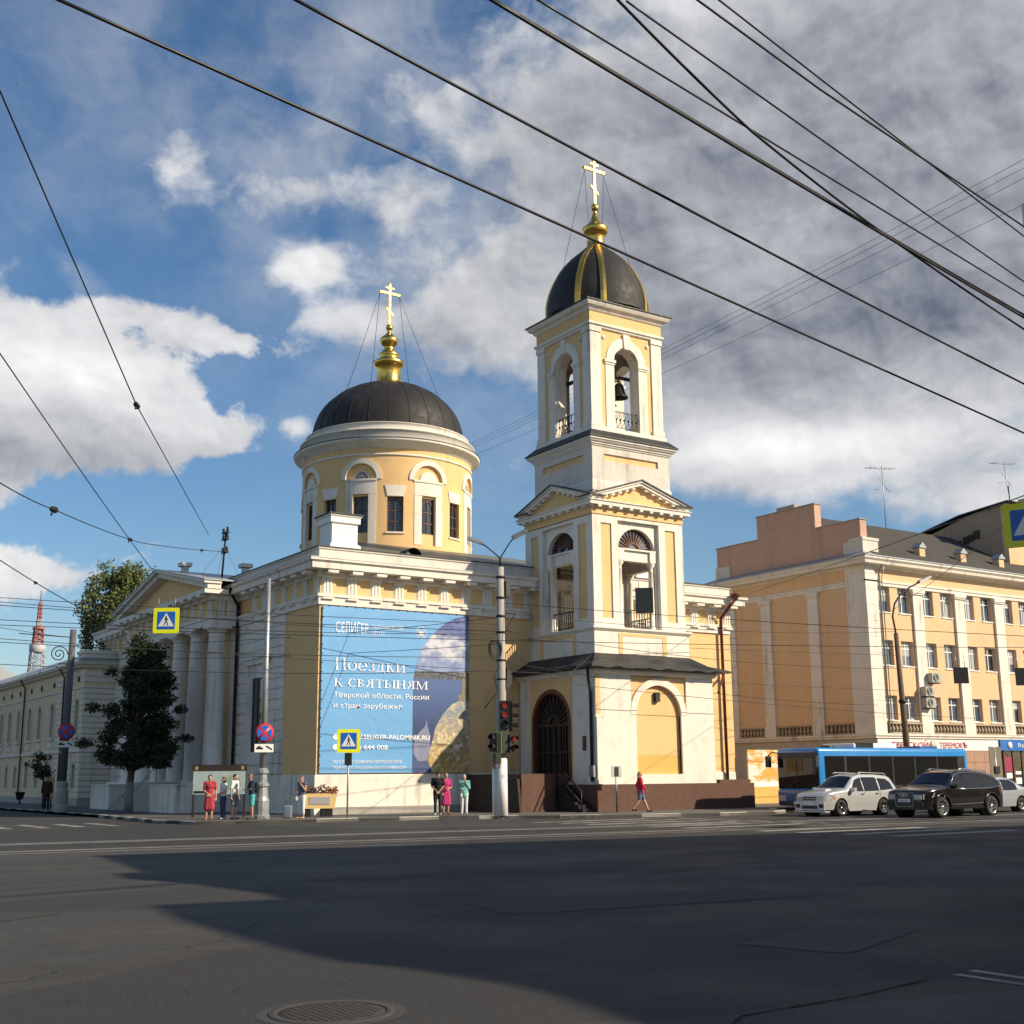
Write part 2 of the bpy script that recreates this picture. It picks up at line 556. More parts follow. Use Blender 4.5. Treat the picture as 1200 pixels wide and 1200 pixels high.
# ================================================================== GROUND, ROAD, PAVEMENT
def asphalt():
    m = bpy.data.materials.new('asphalt')
    m.use_nodes = True
    q = G(m.node_tree)
    b = m.node_tree.nodes['Principled BSDF']
    pos = q.n('ShaderNodeNewGeometry').outputs['Position']
    c = q.mix(q.rng(q.noise(pos, .16, 5, .6), .3, .7), (.053, .050, .046), (.086, .081, .073))
    c = q.mix(q.rng(q.noise(pos, 2.3, 6, .7), .35, .7, 0, .5), c, (.036, .0345, .033))
    c = q.mix(q.rng(q.noise(pos, 5.5, 5, .7), .52, .72, 0, .35), c, (.10, .095, .085))
    # wheel-polished bands along the street and long resurfacing patches
    st = q.v('MULTIPLY', pos, (.035, .55, 1))
    c = q.mix(q.m('MULTIPLY', q.rng(q.noise(st, 1.0, 4, .6), .40, .62), .6), c, (.085, .080, .073))
    vp = q.n('ShaderNodeTexVoronoi', feature='F1')
    q.put(vp.inputs['Vector'], q.v('MULTIPLY', q.v('ADD', pos, q.v('MULTIPLY', q.noise(pos, .25, 3, out='Color'), (1.5, 1.5, 0))), (.045, .13, 1)))
    vp.inputs['Scale'].default_value = 1.0
    c = q.mix(q.m('MULTIPLY', q.m('GREATER_THAN', vp.outputs['Color'], .60), .75), c, (.040, .038, .036))
    grain = q.noise(pos, 85, 3, .7)
    c = q.mix(q.rng(grain, .3, .7, 0, .75), c, (.022, .022, .022))
    c = q.mix(q.rng(q.noise(pos, 48, 2, .5), .60, .74, 0, .75), c, (.19, .185, .17))
    # cracks and tar seams
    vc = q.n('ShaderNodeTexVoronoi', feature='DISTANCE_TO_EDGE')
    q.put(vc.inputs['Vector'], q.v('MULTIPLY', q.v('ADD', pos, q.v('MULTIPLY', q.noise(pos, .8, 5, .65, out='Color'), (2.2, 2.2, 0))), (.10, .19, 1)))
    vc.inputs['Scale'].default_value = 1.0
    cr = q.rng(vc.outputs['Distance'], .0, .006, 1, 0)
    cr = q.m('MULTIPLY', cr, q.rng(q.noise(pos, .12, 3), .47, .6))
    c = q.mix(q.m('MULTIPLY', cr, .75), c, (.018, .018, .018))
    oil = q.rng(q.noise(pos, 1.3, 4, .6), .68, .8)
    c = q.mix(q.m('MULTIPLY', oil, .35), c, (.030, .029, .028))
    q.put(b.inputs['Base Color'], c)
    q.put(b.inputs['Roughness'], q.rng(q.noise(pos, .4, 4), .3, .7, .72, .92))
    b.inputs['Specular IOR Level'].default_value = .35
    bn = q.n('ShaderNodeBump')
    bn.inputs['Strength'].default_value = .55
    bn.inputs['Distance'].default_value = .012
    q.put(bn.inputs['Height'], q.m('SUBTRACT', grain, q.m('MULTIPLY', cr, 1.5)))
    q.put(b.inputs['Normal'], bn.outputs[0])
    return m


ASPH = asphalt()
b = MB()
b.add([(-2500, -2500, 0), (2500, -2500, 0), (2500, 2500, 0), (-2500, 2500, 0)], [(0, 1, 2, 3)])
struct('road', b, ASPH)


def paint(name, col, wear_lo, wear_hi):
    m = bpy.data.materials.new(name)
    m.use_nodes = True
    q = G(m.node_tree)
    bs = m.node_tree.nodes['Principled BSDF']
    pos = q.n('ShaderNodeNewGeometry').outputs['Position']
    w = q.m('ADD', q.m('MULTIPLY', q.noise(pos, 1.1, 6, .7), .6), q.m('MULTIPLY', q.noise(pos, 24, 4, .7), .4))
    q.put(bs.inputs['Base Color'], q.mix(q.rng(w, wear_lo, wear_hi), (.058, .057, .055), col))
    bs.inputs['Roughness'].default_value = .85
    return m


FADED = paint('worn_road_paint', (.36, .34, .30), .36, .58)
FADED2 = paint('fresher_road_paint', (.36, .35, .31), .36, .62)
CONC = paint('worn_track_concrete', (.20, .19, .17), .32, .58)

KERB = [(-6.9, 90), (-6.9, 8), (-7.35, -1.0), (-6.7, -4.0), (-4, -5.0), (2.6, -6.1), (5.2, -7.9), (8, -9.7), (12.8, -11.4), (15.5, -11.8), (17.5, -10.5), (19, -8.2), (23, -7.2), (140, -7.2)]
PAVE = mat('pavement_asphalt', (.115, .108, .098), .9, var=.22, scale=.8, fine=18, bump=.3, bscale=60)
b = MB()
poly = KERB + [(140, 90)]
n = len(poly)
b.prism(poly, 'z', -.2, .115)
pavement = struct('pavement', b, PAVE)
KW = mat('white_kerb_paint', (.62, .60, .53), .85, var=.2, streak=.5, fine=9)
KG = mat('grey_kerb_stone', (.16, .155, .145), .9, var=.25, fine=9, bump=.3)
k = 0
for i in range(len(KERB) - 1):
    a, c = Vector(KERB[i]), Vector(KERB[i + 1])
    L = (c - a).length
    dd = (c - a).normalized()
    nn = Vector((dd.y, -dd.x))
    nrm = nn if True else nn
    num = max(1, round(L / (1.75 if i > 3 else 1.2)))
    if i in (0,):
        num = 60
    if i == len(KERB) - 2:
        num = 64
    for j in range(num):
        p0, p1 = a + dd * (L * j / num + .012), a + dd * (L * (j + 1) / num - .012)
        ins = Vector((-dd.y, dd.x))            # to the left of travel: inside the block
        if (Vector((5, 30)) - p0).dot(ins) < 0:
            ins = -ins
        o = p0 - ins * .0
        pts = [p0, p1, p1 + ins * .16, p0 + ins * .16]
        m_ = MB()
        z1 = .118 if 2 <= i <= 3 else .135 + random.uniform(-.006, .006)
        m_.prism([(q.x, q.y) for q in pts], 'z', -.05, z1)
        k += 1
        part('kerb_stone', m_, KW if (k % 2 and i != 3) else KG, pavement)
# tram strips of patched concrete, road lines, crossings
def stripe(name, x0, y0, x1, y1, w, m, z=.004):
    a, c = Vector((x0, y0)), Vector((x1, y1))
    d = (c - a).normalized()
    nn = Vector((-d.y, d.x)) * (w / 2)
    mb = MB()
    mb.add([(p.x, p.y, z) for p in (a - nn, c - nn, c + nn, a + nn)], [(0, 1, 2, 3)])
    return struct(name, mb, m)


stripe('track_strip', -60, -8.6, 70, -25.5, 1.0, CONC)
stripe('track_strip', -60, -12.4, 70, -29.4, .55, CONC)
stripe('track_strip', -60, -13.3, 70, -30.6, .3, CONC)
RAIL = mat('worn_tram_rail', (.10, .095, .09), .4, .8)
stripe('tram_rail', -60, -8.6, 70, -25.5, .07, RAIL, .008)
stripe('tram_rail', -60, -10.1, 70, -27.1, .07, RAIL, .008)
for i in range(11):
    y = -11.8 - i * 1.55
    stripe('crossing_stripe', 3.2 + i * .1, y, 8.6 + i * .1, y, .5, FADED)
for i in range(12):
    x = -9.3 - i * 1.25
    stripe('crossing_stripe', x, -3.0, x, 1.0, .36, FADED2)
stripe('lane_line', -14.0, -43.05, -14.05, -60, .11, FADED2)
stripe('lane_line', -13.72, -43.0, -13.77, -60, .11, FADED2)
stripe('lane_line', 10, -20.5, 90, -20.5, .13, FADED)
stripe('stop_line', 9.8, -20.0, 9.8, -12.2, .3, FADED)
PATCH = mat('road_patch', (.040, .039, .038), .95, var=.25, scale=1.5, fine=40, bump=.5, bscale=70)
PATCH2 = mat('old_road_patch', (.061, .058, .054), .95, var=.25, scale=1.5, fine=40, bump=.5, bscale=70)
random.seed(5)
for (x, y, w, h, a, mt_) in ((-20.5, -33.5, 3.2, 1.3, .5, PATCH), (-12.0, -36.5, 4.6, 1.6, -.15, PATCH), (-22.5, -26, 2.6, 1.0, .2, PATCH2), (-9, -24.5, 6.5, 1.2, -.2, PATCH2), (-13.0, -40.8, 2.0, 1.1, .35, PATCH2)):
    q_ = MB()
    pts_ = []
    for i in range(36):
        t_ = i / 36 * 4
        s_ = int(t_)
        f_ = t_ - s_
        px, py = ((f_ * 2 - 1, -1), (1, f_ * 2 - 1), (1 - f_ * 2, 1), (-1, 1 - f_ * 2))[s_]
        px, py = px * w / 2 + random.uniform(-.05, .05), py * h / 2 + random.uniform(-.05, .05)
        pts_.append((x + px * math.cos(a) - py * math.sin(a), y + px * math.sin(a) + py * math.cos(a), .0045))
    q_.add(pts_, [tuple(range(36))])
    struct('road_patch', q_, mt_)
TAR = mat('tar_seam', (.020, .020, .020), .95, spec=.1)
mb = MB()
for path in ([(-17.0, -30.2), (-12, -31.2), (-6, -33.4), (0, -36.2), (6, -39)], [(-17.2, -43.7), (-16.68, -43.31), (-15.5, -43.25), (-14.4, -43.07)], [(-11, -27), (-7, -28), (-2, -30.5)]):
    for i in range(len(path) - 1):
        a, c = Vector(path[i]), Vector(path[i + 1])
        m_ = 10
        for j in range(m_):
            p, q = a.lerp(c, j / m_), a.lerp(c, (j + 1) / m_)
            d = (q - p).normalized()
            w = random.uniform(.006, .016)
            nn = Vector((-d.y, d.x)) * w
            jit = Vector((math.sin(p.x * 3.1), math.cos(p.y * 2.7))) * .03
            jit2 = Vector((math.sin(q.x * 3.1), math.cos(q.y * 2.7))) * .03
            mb.add([(*(p + jit - nn), .006), (*(q + jit2 - nn), .006), (*(q + jit2 + nn), .006), (*(p + jit + nn), .006)], [(0, 1, 2, 3)])
struct('road_seam', mb, TAR)
# manhole cover in the road
CAST = mat('cast_iron', (.050, .046, .042), .8, .2, var=.3, fine=30, bump=.4, bscale=60)
mh = thing('manhole_cover', 'round ribbed cast iron manhole cover sunk in the road near the camera', 'manhole cover', (-18.97, -41.5, 0))
b = MB()
b.lathe([(.455, .003), (.45, .010), (.395, .012), (.39, .006)], 40)
part('frame', b, mat('manhole_ring', (.062, .058, .053), .9, .1, var=.4, scale=6, fine=30, bump=.5, bscale=50), mh)
b = MB()
b.lathe([(.0, .006), (.385, .006), (.388, .003)], 40)
part('lid', b, CAST, mh)
b = MB()
b.lathe([(.54, .002), (.53, .003), (.456, .003)], 40)
part('asphalt_collar', b, mat('asphalt_collar', (.050, .048, .045), .95, var=.3, fine=40, bump=.5, bscale=60), mh)
b = MB()
for i in range(-6, 7):
    x = i * .054
    h = math.sqrt(max(0, .36 ** 2 - x * x))
    k_ = int(h / .06)
    for j in range(-k_, k_ + 1):
        b.box(x - .016, x + .016, j * .058 - .02, j * .058 + .02, .0062, .0095)
part('stud', b, CAST, mh)['kind'] = 'stuff'

# ================================================================== CHURCH
church = thing('church', 'yellow and white domed church with columned portico on the street corner', 'church')
b = MB()
b.box(0, 24.5, 0, 33, 0, 11.14)
part('wall', b, YELLOW, church)
b = MB()
b.sweep(0, 24.5, 0, 33, [(0, .1), (.07, .1), (.07, 1.74), (.03, 1.8), (0, 1.8)])
part('plinth', b, WHITE, church)
b = MB()
b.box(.3, 7.3, -.42, -.075, .1, .42)
part('plinth_step', b, GREYSTONE, church)
b = MB()
b.sweep(0, 24.5, 0, 33, [(.0, 9.2), (.10, 9.2), (.10, 9.52), (.17, 9.55), (.17, 9.68), (0, 9.68)])
part('architrave', b, WHITE, church)
b = MB()
b.sweep(0, 24.5, 0, 33, [(.0, 10.42), (.16, 10.46), (.2, 10.72), (.72, 10.72), (.72, 10.98), (.84, 11.06), (.84, 11.15), (0, 11.15)])
part('cornice', b, WHITE, church)
b = MB()
b.sweep(0, 24.5, 0, 33, [(.86, 11.152), (.86, 11.19), (.14, 11.26), (.14, 11.7), (.2, 11.7), (.2, 11.77), (0, 11.77)])
part('parapet', b, WHITE_WORN, church)
b = MB()
b.sweep(0, 24.5, 0, 33, [(.24, 11.772), (.24, 11.82), (-.25, 11.84), (-.25, 11.772)])
part('parapet_flashing', b, ROOFDARK, church)
# triglyphs and mutules
tg = MB()
for dx in (-.165, 0, .165):
    tg.prism([(dx - .07, 0), (dx + .07, 0), (dx + .035, -.06), (dx - .035, -.06)], 'z', 9.72, 10.34)
tg.box(-.26, .26, -.02, 0, 9.70, 10.36)
tg.box(-.28, .28, -.075, 0, 10.34, 10.44)
tgm = tg.mesh('triglyph', WHITE)
gut = MB()
gut.box(-.27, .27, -.21, -.165, 9.44, 9.52)
gtm = gut.mesh('regula', WHITE)
mu = MB()
mu.box(-.26, .26, -.66, -.2, 10.56, 10.70)
mum = mu.mesh('mutule', WHITE)
xs = [.34 + 1.206 * i for i in range(21)]
fr = [(x, -.002, 0) for x in xs] + [(-.002, y, 0, -PI / 2) for y in [.34 + 1.2 * i for i in range(28)] if y < 8.6 or y > 24.6]
rep('triglyph', tgm, None, church, fr)
rep('regula', gtm, None, church, fr)
rep('mutule', mum, None, church, fr)
# rusticated courses on the shaded side
cm = {}
def course(y0, y1, z0, z1, tiny=0):
    key = (round(y1 - y0, 2), round(z1 - z0, 2))
    if key not in cm:
        q = MB()
        L, H = key
        q.add([(0, 0, 0), (0, L, 0), (0, L, H), (0, 0, H), (-.07, 0, .05), (-.07, L, .05), (-.07, L, H - .05), (-.07, 0, H - .05)],
              [(0, 4, 5, 1), (4, 7, 6, 5), (7, 3, 2, 6), (0, 3, 7, 4), (1, 5, 6, 2)])
        cm[key] = q.mesh('course', WHITE)
    part('course', cm[key], None, church, (-.001, y0, z0))
z = 1.83
while z < 9.0:
    h = min(.49, 9.19 - z)
    if 2.55 < z + .2 < 7.3:
        course(3.6, 5.35, z, z + h)
        course(7.95, 9.2, z, z + h)
    else:
        course(3.6, 9.2, z, z + h)
    course(24.3, 33, z, z + h)
    z += .49
sw = MB()
sw.plate(rect(-1.3, 1.3, 2.3, 7.05), [rect(-.62, .62, 2.9, 6.4)], -.12, .12)
sw.box(-1.45, 1.45, -.28, -.121, 7.05, 7.3)
sw.box(-1.55, 1.55, -.36, -.123, 7.3, 7.42)
sw.box(-1.2, -.95, -.24, -.122, 6.6, 7.05)
sw.box(.95, 1.2, -.24, -.122, 6.6, 7.05)
win = part('window', sw, WHITE, church, (0, 6.65, 0), -PI / 2)
b = MB()
b.box(-.62, .62, -.04, -.02, 2.9, 6.4)
part('pane', b, GLASSD, win)
b = MB()
for x in (-.6, 0, .6):
    b.box(x - .03, x + .03, -.07, -.041, 2.9, 6.4)
for zz in (2.93, 4.1, 5.3, 6.37):
    b.box(-.6, .6, -.069, -.042, zz - .03, zz + .03)
part('frame', b, FRAMEB, win)
# roof
b = MB()
r0 = [(-.1, -.1), (24.6, -.1), (24.6, 33.1), (-.1, 33.1)]
r1 = [(7.2, 11.7), (16.8, 11.7), (16.8, 21.3), (7.2, 21.3)]
b.add([(x, y, 11.8) for x, y in r0] + [(x, y, 14.65) for x, y in r1], [(0, 1, 5, 4), (1, 2, 6, 5), (2, 3, 7, 6), (3, 0, 4, 7), (4, 5, 6, 7)])
part('roof', b, ROOFGREEN, church)
b = MB()
b.box(.85, 2.15, .7, 2.0, 11.7, 13.3)
b.sweep(.85, 2.15, .7, 2.0, [(0, 13.1), (.1, 13.15), (.1, 13.4), (.16, 13.46), (.16, 13.52), (0, 13.52)])
b.sweep(.85, 2.15, .7, 2.0, [(.12, 11.8), (.12, 12.1), (0, 12.2)], False)
ch = part('chimney', b, PAINTW, church)
b = MB()
b.sweep(.85, 2.15, .7, 2.0, [(.22, 13.523), (.22, 13.58), (-.2, 13.62)])
part('cap', b, ROOFDARK, ch)
b = MB()
b.box(18.6, 19.7, .5, 1.7, 11.7, 13.4)
b.sweep(18.6, 19.7, .5, 1.7, [(0, 13.2), (.13, 13.3), (.13, 13.5), (0, 13.5)])
b.sweep(18.6, 19.7, .5, 1.7, [(.16, 11.8), (.16, 12.1), (0, 12.35)], False)
part('chimney', b, PAINTW, church)
b = MB()
b.lathe([(.42, 0), (.42, .9)], 16, a0=0, a1=PI)
v_ = [(x, zz - 0.0, y) for (x, y, zz) in b.v]
b.v = v_
b.box(-.4, .4, .0, .9, -.02, .02)
part('roof_vent', b, ROOFDARK, church, (4.95, .35, 11.85))
# downpipes
b = MB()
b.tube([(-.15, 9.4, .3), (-.15, 9.4, 10.2), (-.75, 9.0, 10.9), (-.8, 8.7, 11.2)], .085)
b.tube([(-.15, 9.4, .35), (-.4, 9.4, .15)], .085)
part('downpipe', b, PIPEDARK, church)
b = MB()
b.tube([(23.85, -.2, 1.4), (23.85, -.2, 10.0), (23.95, -.75, 10.55), (24.2, -1.05, 11.0)], .085)
b.lathe([(.09, 10.95), (.26, 11.2), (.26, 11.3)], 10, (24.2, -1.05))
b.tube([(23.85, -.2, 6.9), (22.7, -1.0, 5.9)], .07)
part('downpipe', b, PIPERED, church)
# east bay quoin
b = MB()
b.box(24.0, 24.62, -.03, .3, 1.8, 9.2)
part('corner_pilaster', b, YELLOW, church)

# ---- portico
por = part('portico', MB().box(-2.0, -.08, 8.6, 24.4, .1, 1.56), WHITE, church)
cl = MB()
cl.lathe([(.54, 1.56), (.54, 1.62), (.485, 1.66), (.48, 4.2), (.455, 6.3), (.405, 8.55), (.405, 8.60), (.43, 8.62), (.43, 8.66), (.405, 8.68), (.405, 8.86), (.44, 8.9), (.53, 9.02), (.53, 9.05)], 40)
cl.box(-.56, .56, -.56, .56, 9.05, 9.2)
ys = [9.9 + 2.68 * i for i in range(6)]
rep('column', cl, WHITE, por, [(-1.0, y, 0) for y in ys])
pl = MB().box(-.09, -.002, -.45, .45, 1.57, 9.2)
rep('pilaster', pl, WHITE, por, [(0, y, 0) for y in ys])
b = MB()
b.box(-1.5, -.175, 9.4, 23.8, 9.202, 9.52)
b.box(-1.56, -.178, 9.34, 23.86, 9.522, 9.68)
part('architrave', b, WHITE, por)
b = MB()
b.box(-1.47, -.1, 9.43, 23.77, 9.682, 10.44)
part('frieze', b, YELLOW, por)
pf = [(-1.472, y, 0, -PI / 2) for y in [9.8 + 1.234 * i for i in range(12)]]
rep('triglyph', tgm, None, por, pf)
rep('mutule', mum, None, por, pf)
rep('triglyph', tgm, None, por, [(-1.1, 9.428, 0), (-.45, 9.428, 0)])
b = MB()
b.box(-1.66, -.18, 9.24, 23.96, 10.442, 10.70)
b.box(-2.12, -.88, 8.86, 24.34, 10.702, 10.92)
part('cornice', b, WHITE, por)
tp = MB()
tp.prism([(9.3, 10.92), (23.9, 10.92), (16.6, 12.62)], 'x', -1.5, -1.4)
part('tympanum', tp, YELLOW, por)
rk = MB()
def rake(mb, y0, y1, z0, zt, th, x0, x1):
    ym = (y0 + y1) / 2
    mb.prism([(y0, z0), (ym, zt), (y1, z0), (y1, z0 + th), (ym, zt + th), (y0, z0 + th)], 'x', x0, x1)
rake(rk, 8.82, 24.38, 10.922, 12.52, .26, -2.0, -1.3)
rake(rk, 8.74, 24.46, 11.184, 12.78, .14, -2.2, -1.3)
part('raking_cornice', rk, WHITE, por)
rf = MB()
rake(rf, 8.68, 24.52, 11.326, 12.925, .05, -2.24, 8.0)
part('roof', rf, ROOFGREY, por)
for i in range(9):
    part('step', MB().box(-2.0 - (9 - i) * .17, -2.0 - (8 - i) * .17 - .004, 11.6, 18.4, .1, .26 + i * .16), GREYSTONE, por)
ck = MB()
ck.box(-3.5, -2.001, 0, 3.6, .1, 1.36)
ck.box(-3.56, -2.002, -.05, 3.65, 1.36, 1.43)
rep('stair_cheek', ck, WHITE, por, [(0, 7.98, 0), (0, 18.42, 0)])
rep('door', MB().box(-.06, -.004, -.7, .7, 1.57, 5.2), FRAMEB, por, [(0, y, 0) for y in (13.92, 16.6, 19.28)])
b = MB()
b.tube([(-3.3, 15, .1), (-3.3, 15, 1.0), (-2.1, 15, 2.4), (-2.1, 15, 1.56)], .03)
part('handrail', b, STEEL, por)
# vents on the portico roof
b = MB()
b.box(-.16, .16, -.16, .16, 11.9, 12.85)
b.box(-.3, .3, -.3, .3, 12.85, 13.05)
rep('roof_vent', b, STEEL, por, [(-1.3, 14.4, .0), (.95, 11.4, -.3)])

# ---- drum and dome
DC = (12.0, 16.5)
R = 5.2
drum = thing('drum', '', '')
for kk in ('label', 'category'):
    del drum[kk]
drum.parent = church
drum.location = (DC[0], DC[1], 0)
drum.name = 'drum'
wd = PI / 8 * R / 2
A = MB()
A.plate(rect(-wd, wd, 14.3, 20.02), [rect(-.45, .45, 15.45, 17.6), rect(-1.12, -.52, 14.7, 14.75)], 0, .35, R)
A = MB()
A.plate(rect(-wd, wd, 14.3, 20.02), [[(-.93, 14.78), (.93, 14.78)] + [(.93 * math.cos(PI * i / 14), 18.6 + .93 * math.sin(PI * i / 14)) for i in range(15)]], 0, .14, R)
A_m = A.mesh('drum_bay', YELLOW)
def back_plate(lun):
    q = MB()
    holes = [rect(-.45, .45, 15.45, 17.6)]
    if lun:
        holes.append(halfround(0, 18.68, .45))
    q.plate(rect(-.98, .98, 14.7, 19.6), holes, .12, .25, R)
    return q
B = MB()
B.plate(rect(-wd, wd, 14.3, 20.02), [rect(-.47, .47, 15.49, 17.56)], 0, .3, R)
B_m = B.mesh('drum_bay', YELLOW)
sur = MB()
archivolt(sur, 0, 18.6, .95, 1.25, -.07, .05, 18, 0, R)
for s_ in (-1, 1):
    sur.plate(rect(min(s_ * .47, s_ * .93), max(s_ * .47, s_ * .93), 14.78, 17.7), [], -.03, .16, R)
sur.plate(rect(-.93, .93, 17.72, 18.5), [], -.02, .15, R)
sur.plate(rect(-.97, .97, 18.5, 18.62), [], -.07, .2, R)
sur_m = sur.mesh('arch_surround', WHITE)
blind = MB()
blind.plate(halfround(0, 18.63, .55), [], .03, .1, R)
blind_m = blind.mesh('blind_lunette', WHITE)
hood = MB()
hood.plate([(-.48, 17.58), (.48, 17.58), (.62, 18.22), (-.62, 18.22)], [], -.05, .06, R)
hood_m = hood.mesh('lintel', WHITE)
sill = MB().plate(rect(-.55, .55, 15.38, 15.47), [], -.08, .1, R)
sill_m = sill.mesh('sill', WHITE)
panA = MB().plate(rect(-.5, .5, 15.4, 17.65), [], .24, .02, R).mesh('pane', GLASSD)
fr_ = MB()
for x in (-.42, 0, .42):
    fr_.plate(rect(x - .035, x + .035, 15.45, 17.6), [], .18, .05, R)
for zz in (15.49, 16.1, 16.75, 17.55):
    fr_.plate(rect(-.42, .42, zz - .03, zz + .03), [], .185, .04, R)
archivolt(fr_, 0, 17.05, .36, .41, .19, .22, 10, 0, R)
frA = fr_.mesh('frame', FRAMEB)
lunp = MB().plate(halfround(0, 18.68, .47), [], .2, .02, R).mesh('pane', GLASSD)
lf = MB()
for a_ in (30, 60, 90, 120, 150):
    c_, s_ = math.cos(math.radians(a_)), math.sin(math.radians(a_))
    nx, nz = -s_ * .018, c_ * .018
    lf.plate([(.12 * c_ - nx, 18.68 + .12 * s_ - nz), (.45 * c_ - nx, 18.68 + .45 * s_ - nz), (.45 * c_ + nx, 18.68 + .45 * s_ + nz), (.12 * c_ + nx, 18.68 + .12 * s_ + nz)], [], .16, .04, R)
archivolt(lf, 0, 18.68, .41, .46, .14, .2, 12, 0, R)
lfm = lf.mesh('frame', FRAMEW)
bkA, bkB = back_plate(True).mesh('niche_back', YELLOW), back_plate(False).mesh('niche_back', YELLOW)
for i in range(8):
    rz = i * PI / 4
    part('drum_bay', A_m, None, drum, None, rz)
    part('niche_back', bkA if i % 2 else bkB, None, drum, None, rz)
    part('arch_surround', sur_m, None, drum, None, rz)
    part('window_pane', panA, None, drum, None, rz)
    part('window_frame', frA, None, drum, None, rz)
    if i % 2:
        part('lunette_pane', lunp, None, drum, None, rz)
        part('lunette_frame', lfm, None, drum, None, rz)
    else:
        part('blind_lunette', blind_m, None, drum, None, rz)
    rz += PI / 8
    part('drum_bay', B_m, None, drum, None, rz)
    part('lintel', hood_m, None, drum, None, rz)
    part('sill', sill_m, None, drum, None, rz)
    part('window_pane', panA, None, drum, None, rz)
    part('window_frame', frA, None, drum, None, rz)
b = MB()
b.lathe([(5.2, 20.0), (5.27, 20.02), (5.27, 20.12), (5.2, 20.14)], 96)
part('string_course', b, WHITE, drum)
b = MB()
b.lathe([(5.19, 20.1), (5.19, 20.5)], 96)
part('frieze', b, YELLOW, drum)
b = MB()
b.lathe([(5.19, 20.46), (5.26, 20.5), (5.34, 20.62), (5.55, 20.74), (5.74, 20.82), (5.76, 20.95), (5.45, 21.0)], 96)
part('drum_cornice', b, WHITE, drum)
b = MB()
b.lathe([(5.79, 20.952), (5.79, 20.99), (5.4, 21.06)], 96)
part('flashing', b, ROOFDARK, drum)
b = MB()
b.lathe([(5.36, 21.0), (5.36, 21.5), (5.44, 21.52), (5.44, 21.58), (5.05, 21.64), (5.02, 22.02), (5.08, 22.04), (5.08, 22.09), (4.6, 22.12)], 96)
part('attic_step', b, WHITE_WORN, drum)
b = MB()
prof = [(4.8, 22.1)]
for i in range(19):
    a = PI / 2 * i / 19
    prof.append((4.72 * math.cos(a), 22.16 + 3.78 * math.sin(a)))
prof.append((.6, 25.93))
b.lathe(prof, 96)
dm = part('dome', b, DOME, drum)
seam = MB()
for i in range(20):
    a = PI / 2 * i / 20 * .97
seam.tube([(4.73 * math.cos(PI / 2 * i / 20), 0, 22.16 + 3.79 * math.sin(PI / 2 * i / 20)) for i in range(19)], .016, 4)
sm_ = seam.mesh('seam', DOME)
for i in range(24):
    part('seam', sm_, None, dm, None, i * PI / 12 + .05)


def cross_mesh(h, w):
    q = MB()
    t = .065
    q.box(-t, t, -.05, .05, 0, h)
    q.box(-w, w, -.052, .052, h * .74, h * .74 + .13)
    q.box(-w * .42, w * .42, -.053, .053, h * .88, h * .88 + .09)
    q.add([(-w * .36, -.052, h * .36), (w * .36, -.052, h * .22), (w * .36, -.052, h * .22 + .12), (-w * .36, -.052, h * .36 + .12),
           (-w * .36, .052, h * .36), (w * .36, .052, h * .22), (w * .36, .052, h * .22 + .12), (-w * .36, .052, h * .36 + .12)],
          [(0, 1, 2, 3), (7, 6, 5, 4), (0, 4, 5, 1), (1, 5, 6, 2), (2, 6, 7, 3), (3, 7, 4, 0)])
    for x, zz in ((0, h), (-w, h * .74 + .085), (w, h * .74 + .085)):
        q.lathe([(0, zz - .11), (.11, zz), (0, zz + .11)], 8, (x, 0))
    return q


b = MB()
b.lathe([(1.05, 25.85), (1.02, 25.98), (.82, 26.02), (.78, 26.1), (.76, 27.0), (.84, 27.1), (.95, 27.24), (1.0, 27.42), (.86, 27.5), (.62, 27.54), (.6, 27.75), (.64, 27.85), (.66, 27.95), (.42, 28.15), (.3, 28.4), (.36, 28.5),
         (.5, 28.62), (.6, 28.86), (.55, 29.05), (.36, 29.2), (.22, 29.34), (.12, 29.45), (.12, 29.58), (.2, 29.66), (.23, 29.8), (.16, 29.94), (.06, 30.0)], 36)
lan = part('lantern', b, GOLD, drum)
part('cross', cross_mesh(2.75, .72), GOLDX, drum, (0, 0, 30.0))
b = MB()
for a in (.6, 2.2, 3.9, 5.4):
    sx_ = .7 if math.cos(a) > 0 else -.7
    b.tube([(sx_, 0, 32.0), (3.4 * math.cos(a), 3.4 * math.sin(a), 24.75)], .016, 4)
part('stay_chain', b, IRON, drum)

# ================================================================== BELL TOWER
TC = (14.12, -2.38)
tower = thing('bell_tower', 'tall yellow and white bell tower with gilded cross beside the church', 'bell tower', (TC[0], TC[1], 0))
def T4(name, mb, m, ks=(0, 1, 2, 3)):
    me = mb.mesh(name, m)
    return [part(name, me, None, tower, None, -PI / 2 * k) for k in ks]
def TP(name, mb, m):
    return part(name, mb, m, tower)
# plinth and terrace (tower-local x,y)
ox, oy = -TC[0], -TC[1]
def tb(mb, x0, x1, y0, y1, z0, z1):
    return mb.box(x0 + ox, x1 + ox, y0 + oy, y1 + oy, z0, z1)
b = MB()
tb(b, 10.45, 19.9, -6.2, -.08, .1, 1.27)
TP('plinth', b, PLINTH)
b = MB()
tb(b, 17.9, 19.86, -6.0, -.09, 1.272, 1.42)
TP('plinth_step', b, PLINTH)
b = MB()
tb(b, 7.9, 8.1, -4.15, -.09, .1, 1.76)
tb(b, 8.102, 10.44, -4.15, -3.95, .1, 1.76)
tb(b, 8.102, 10.44, -3.94, -.1, .1, 1.4)
TP('terrace_wall', b, PLINTH)
for i in range(7):
    b = MB()
    tb(b, 9.75, 10.43, -6.1 + i * .277, -6.1 + i * .277 + .275, .1, .25 + i * .17)
    TP('step', b, mat('shade_black_steps', (.022, .017, .016), .9))  # near-black tint carries the deep shade beside the plinth
b = MB()
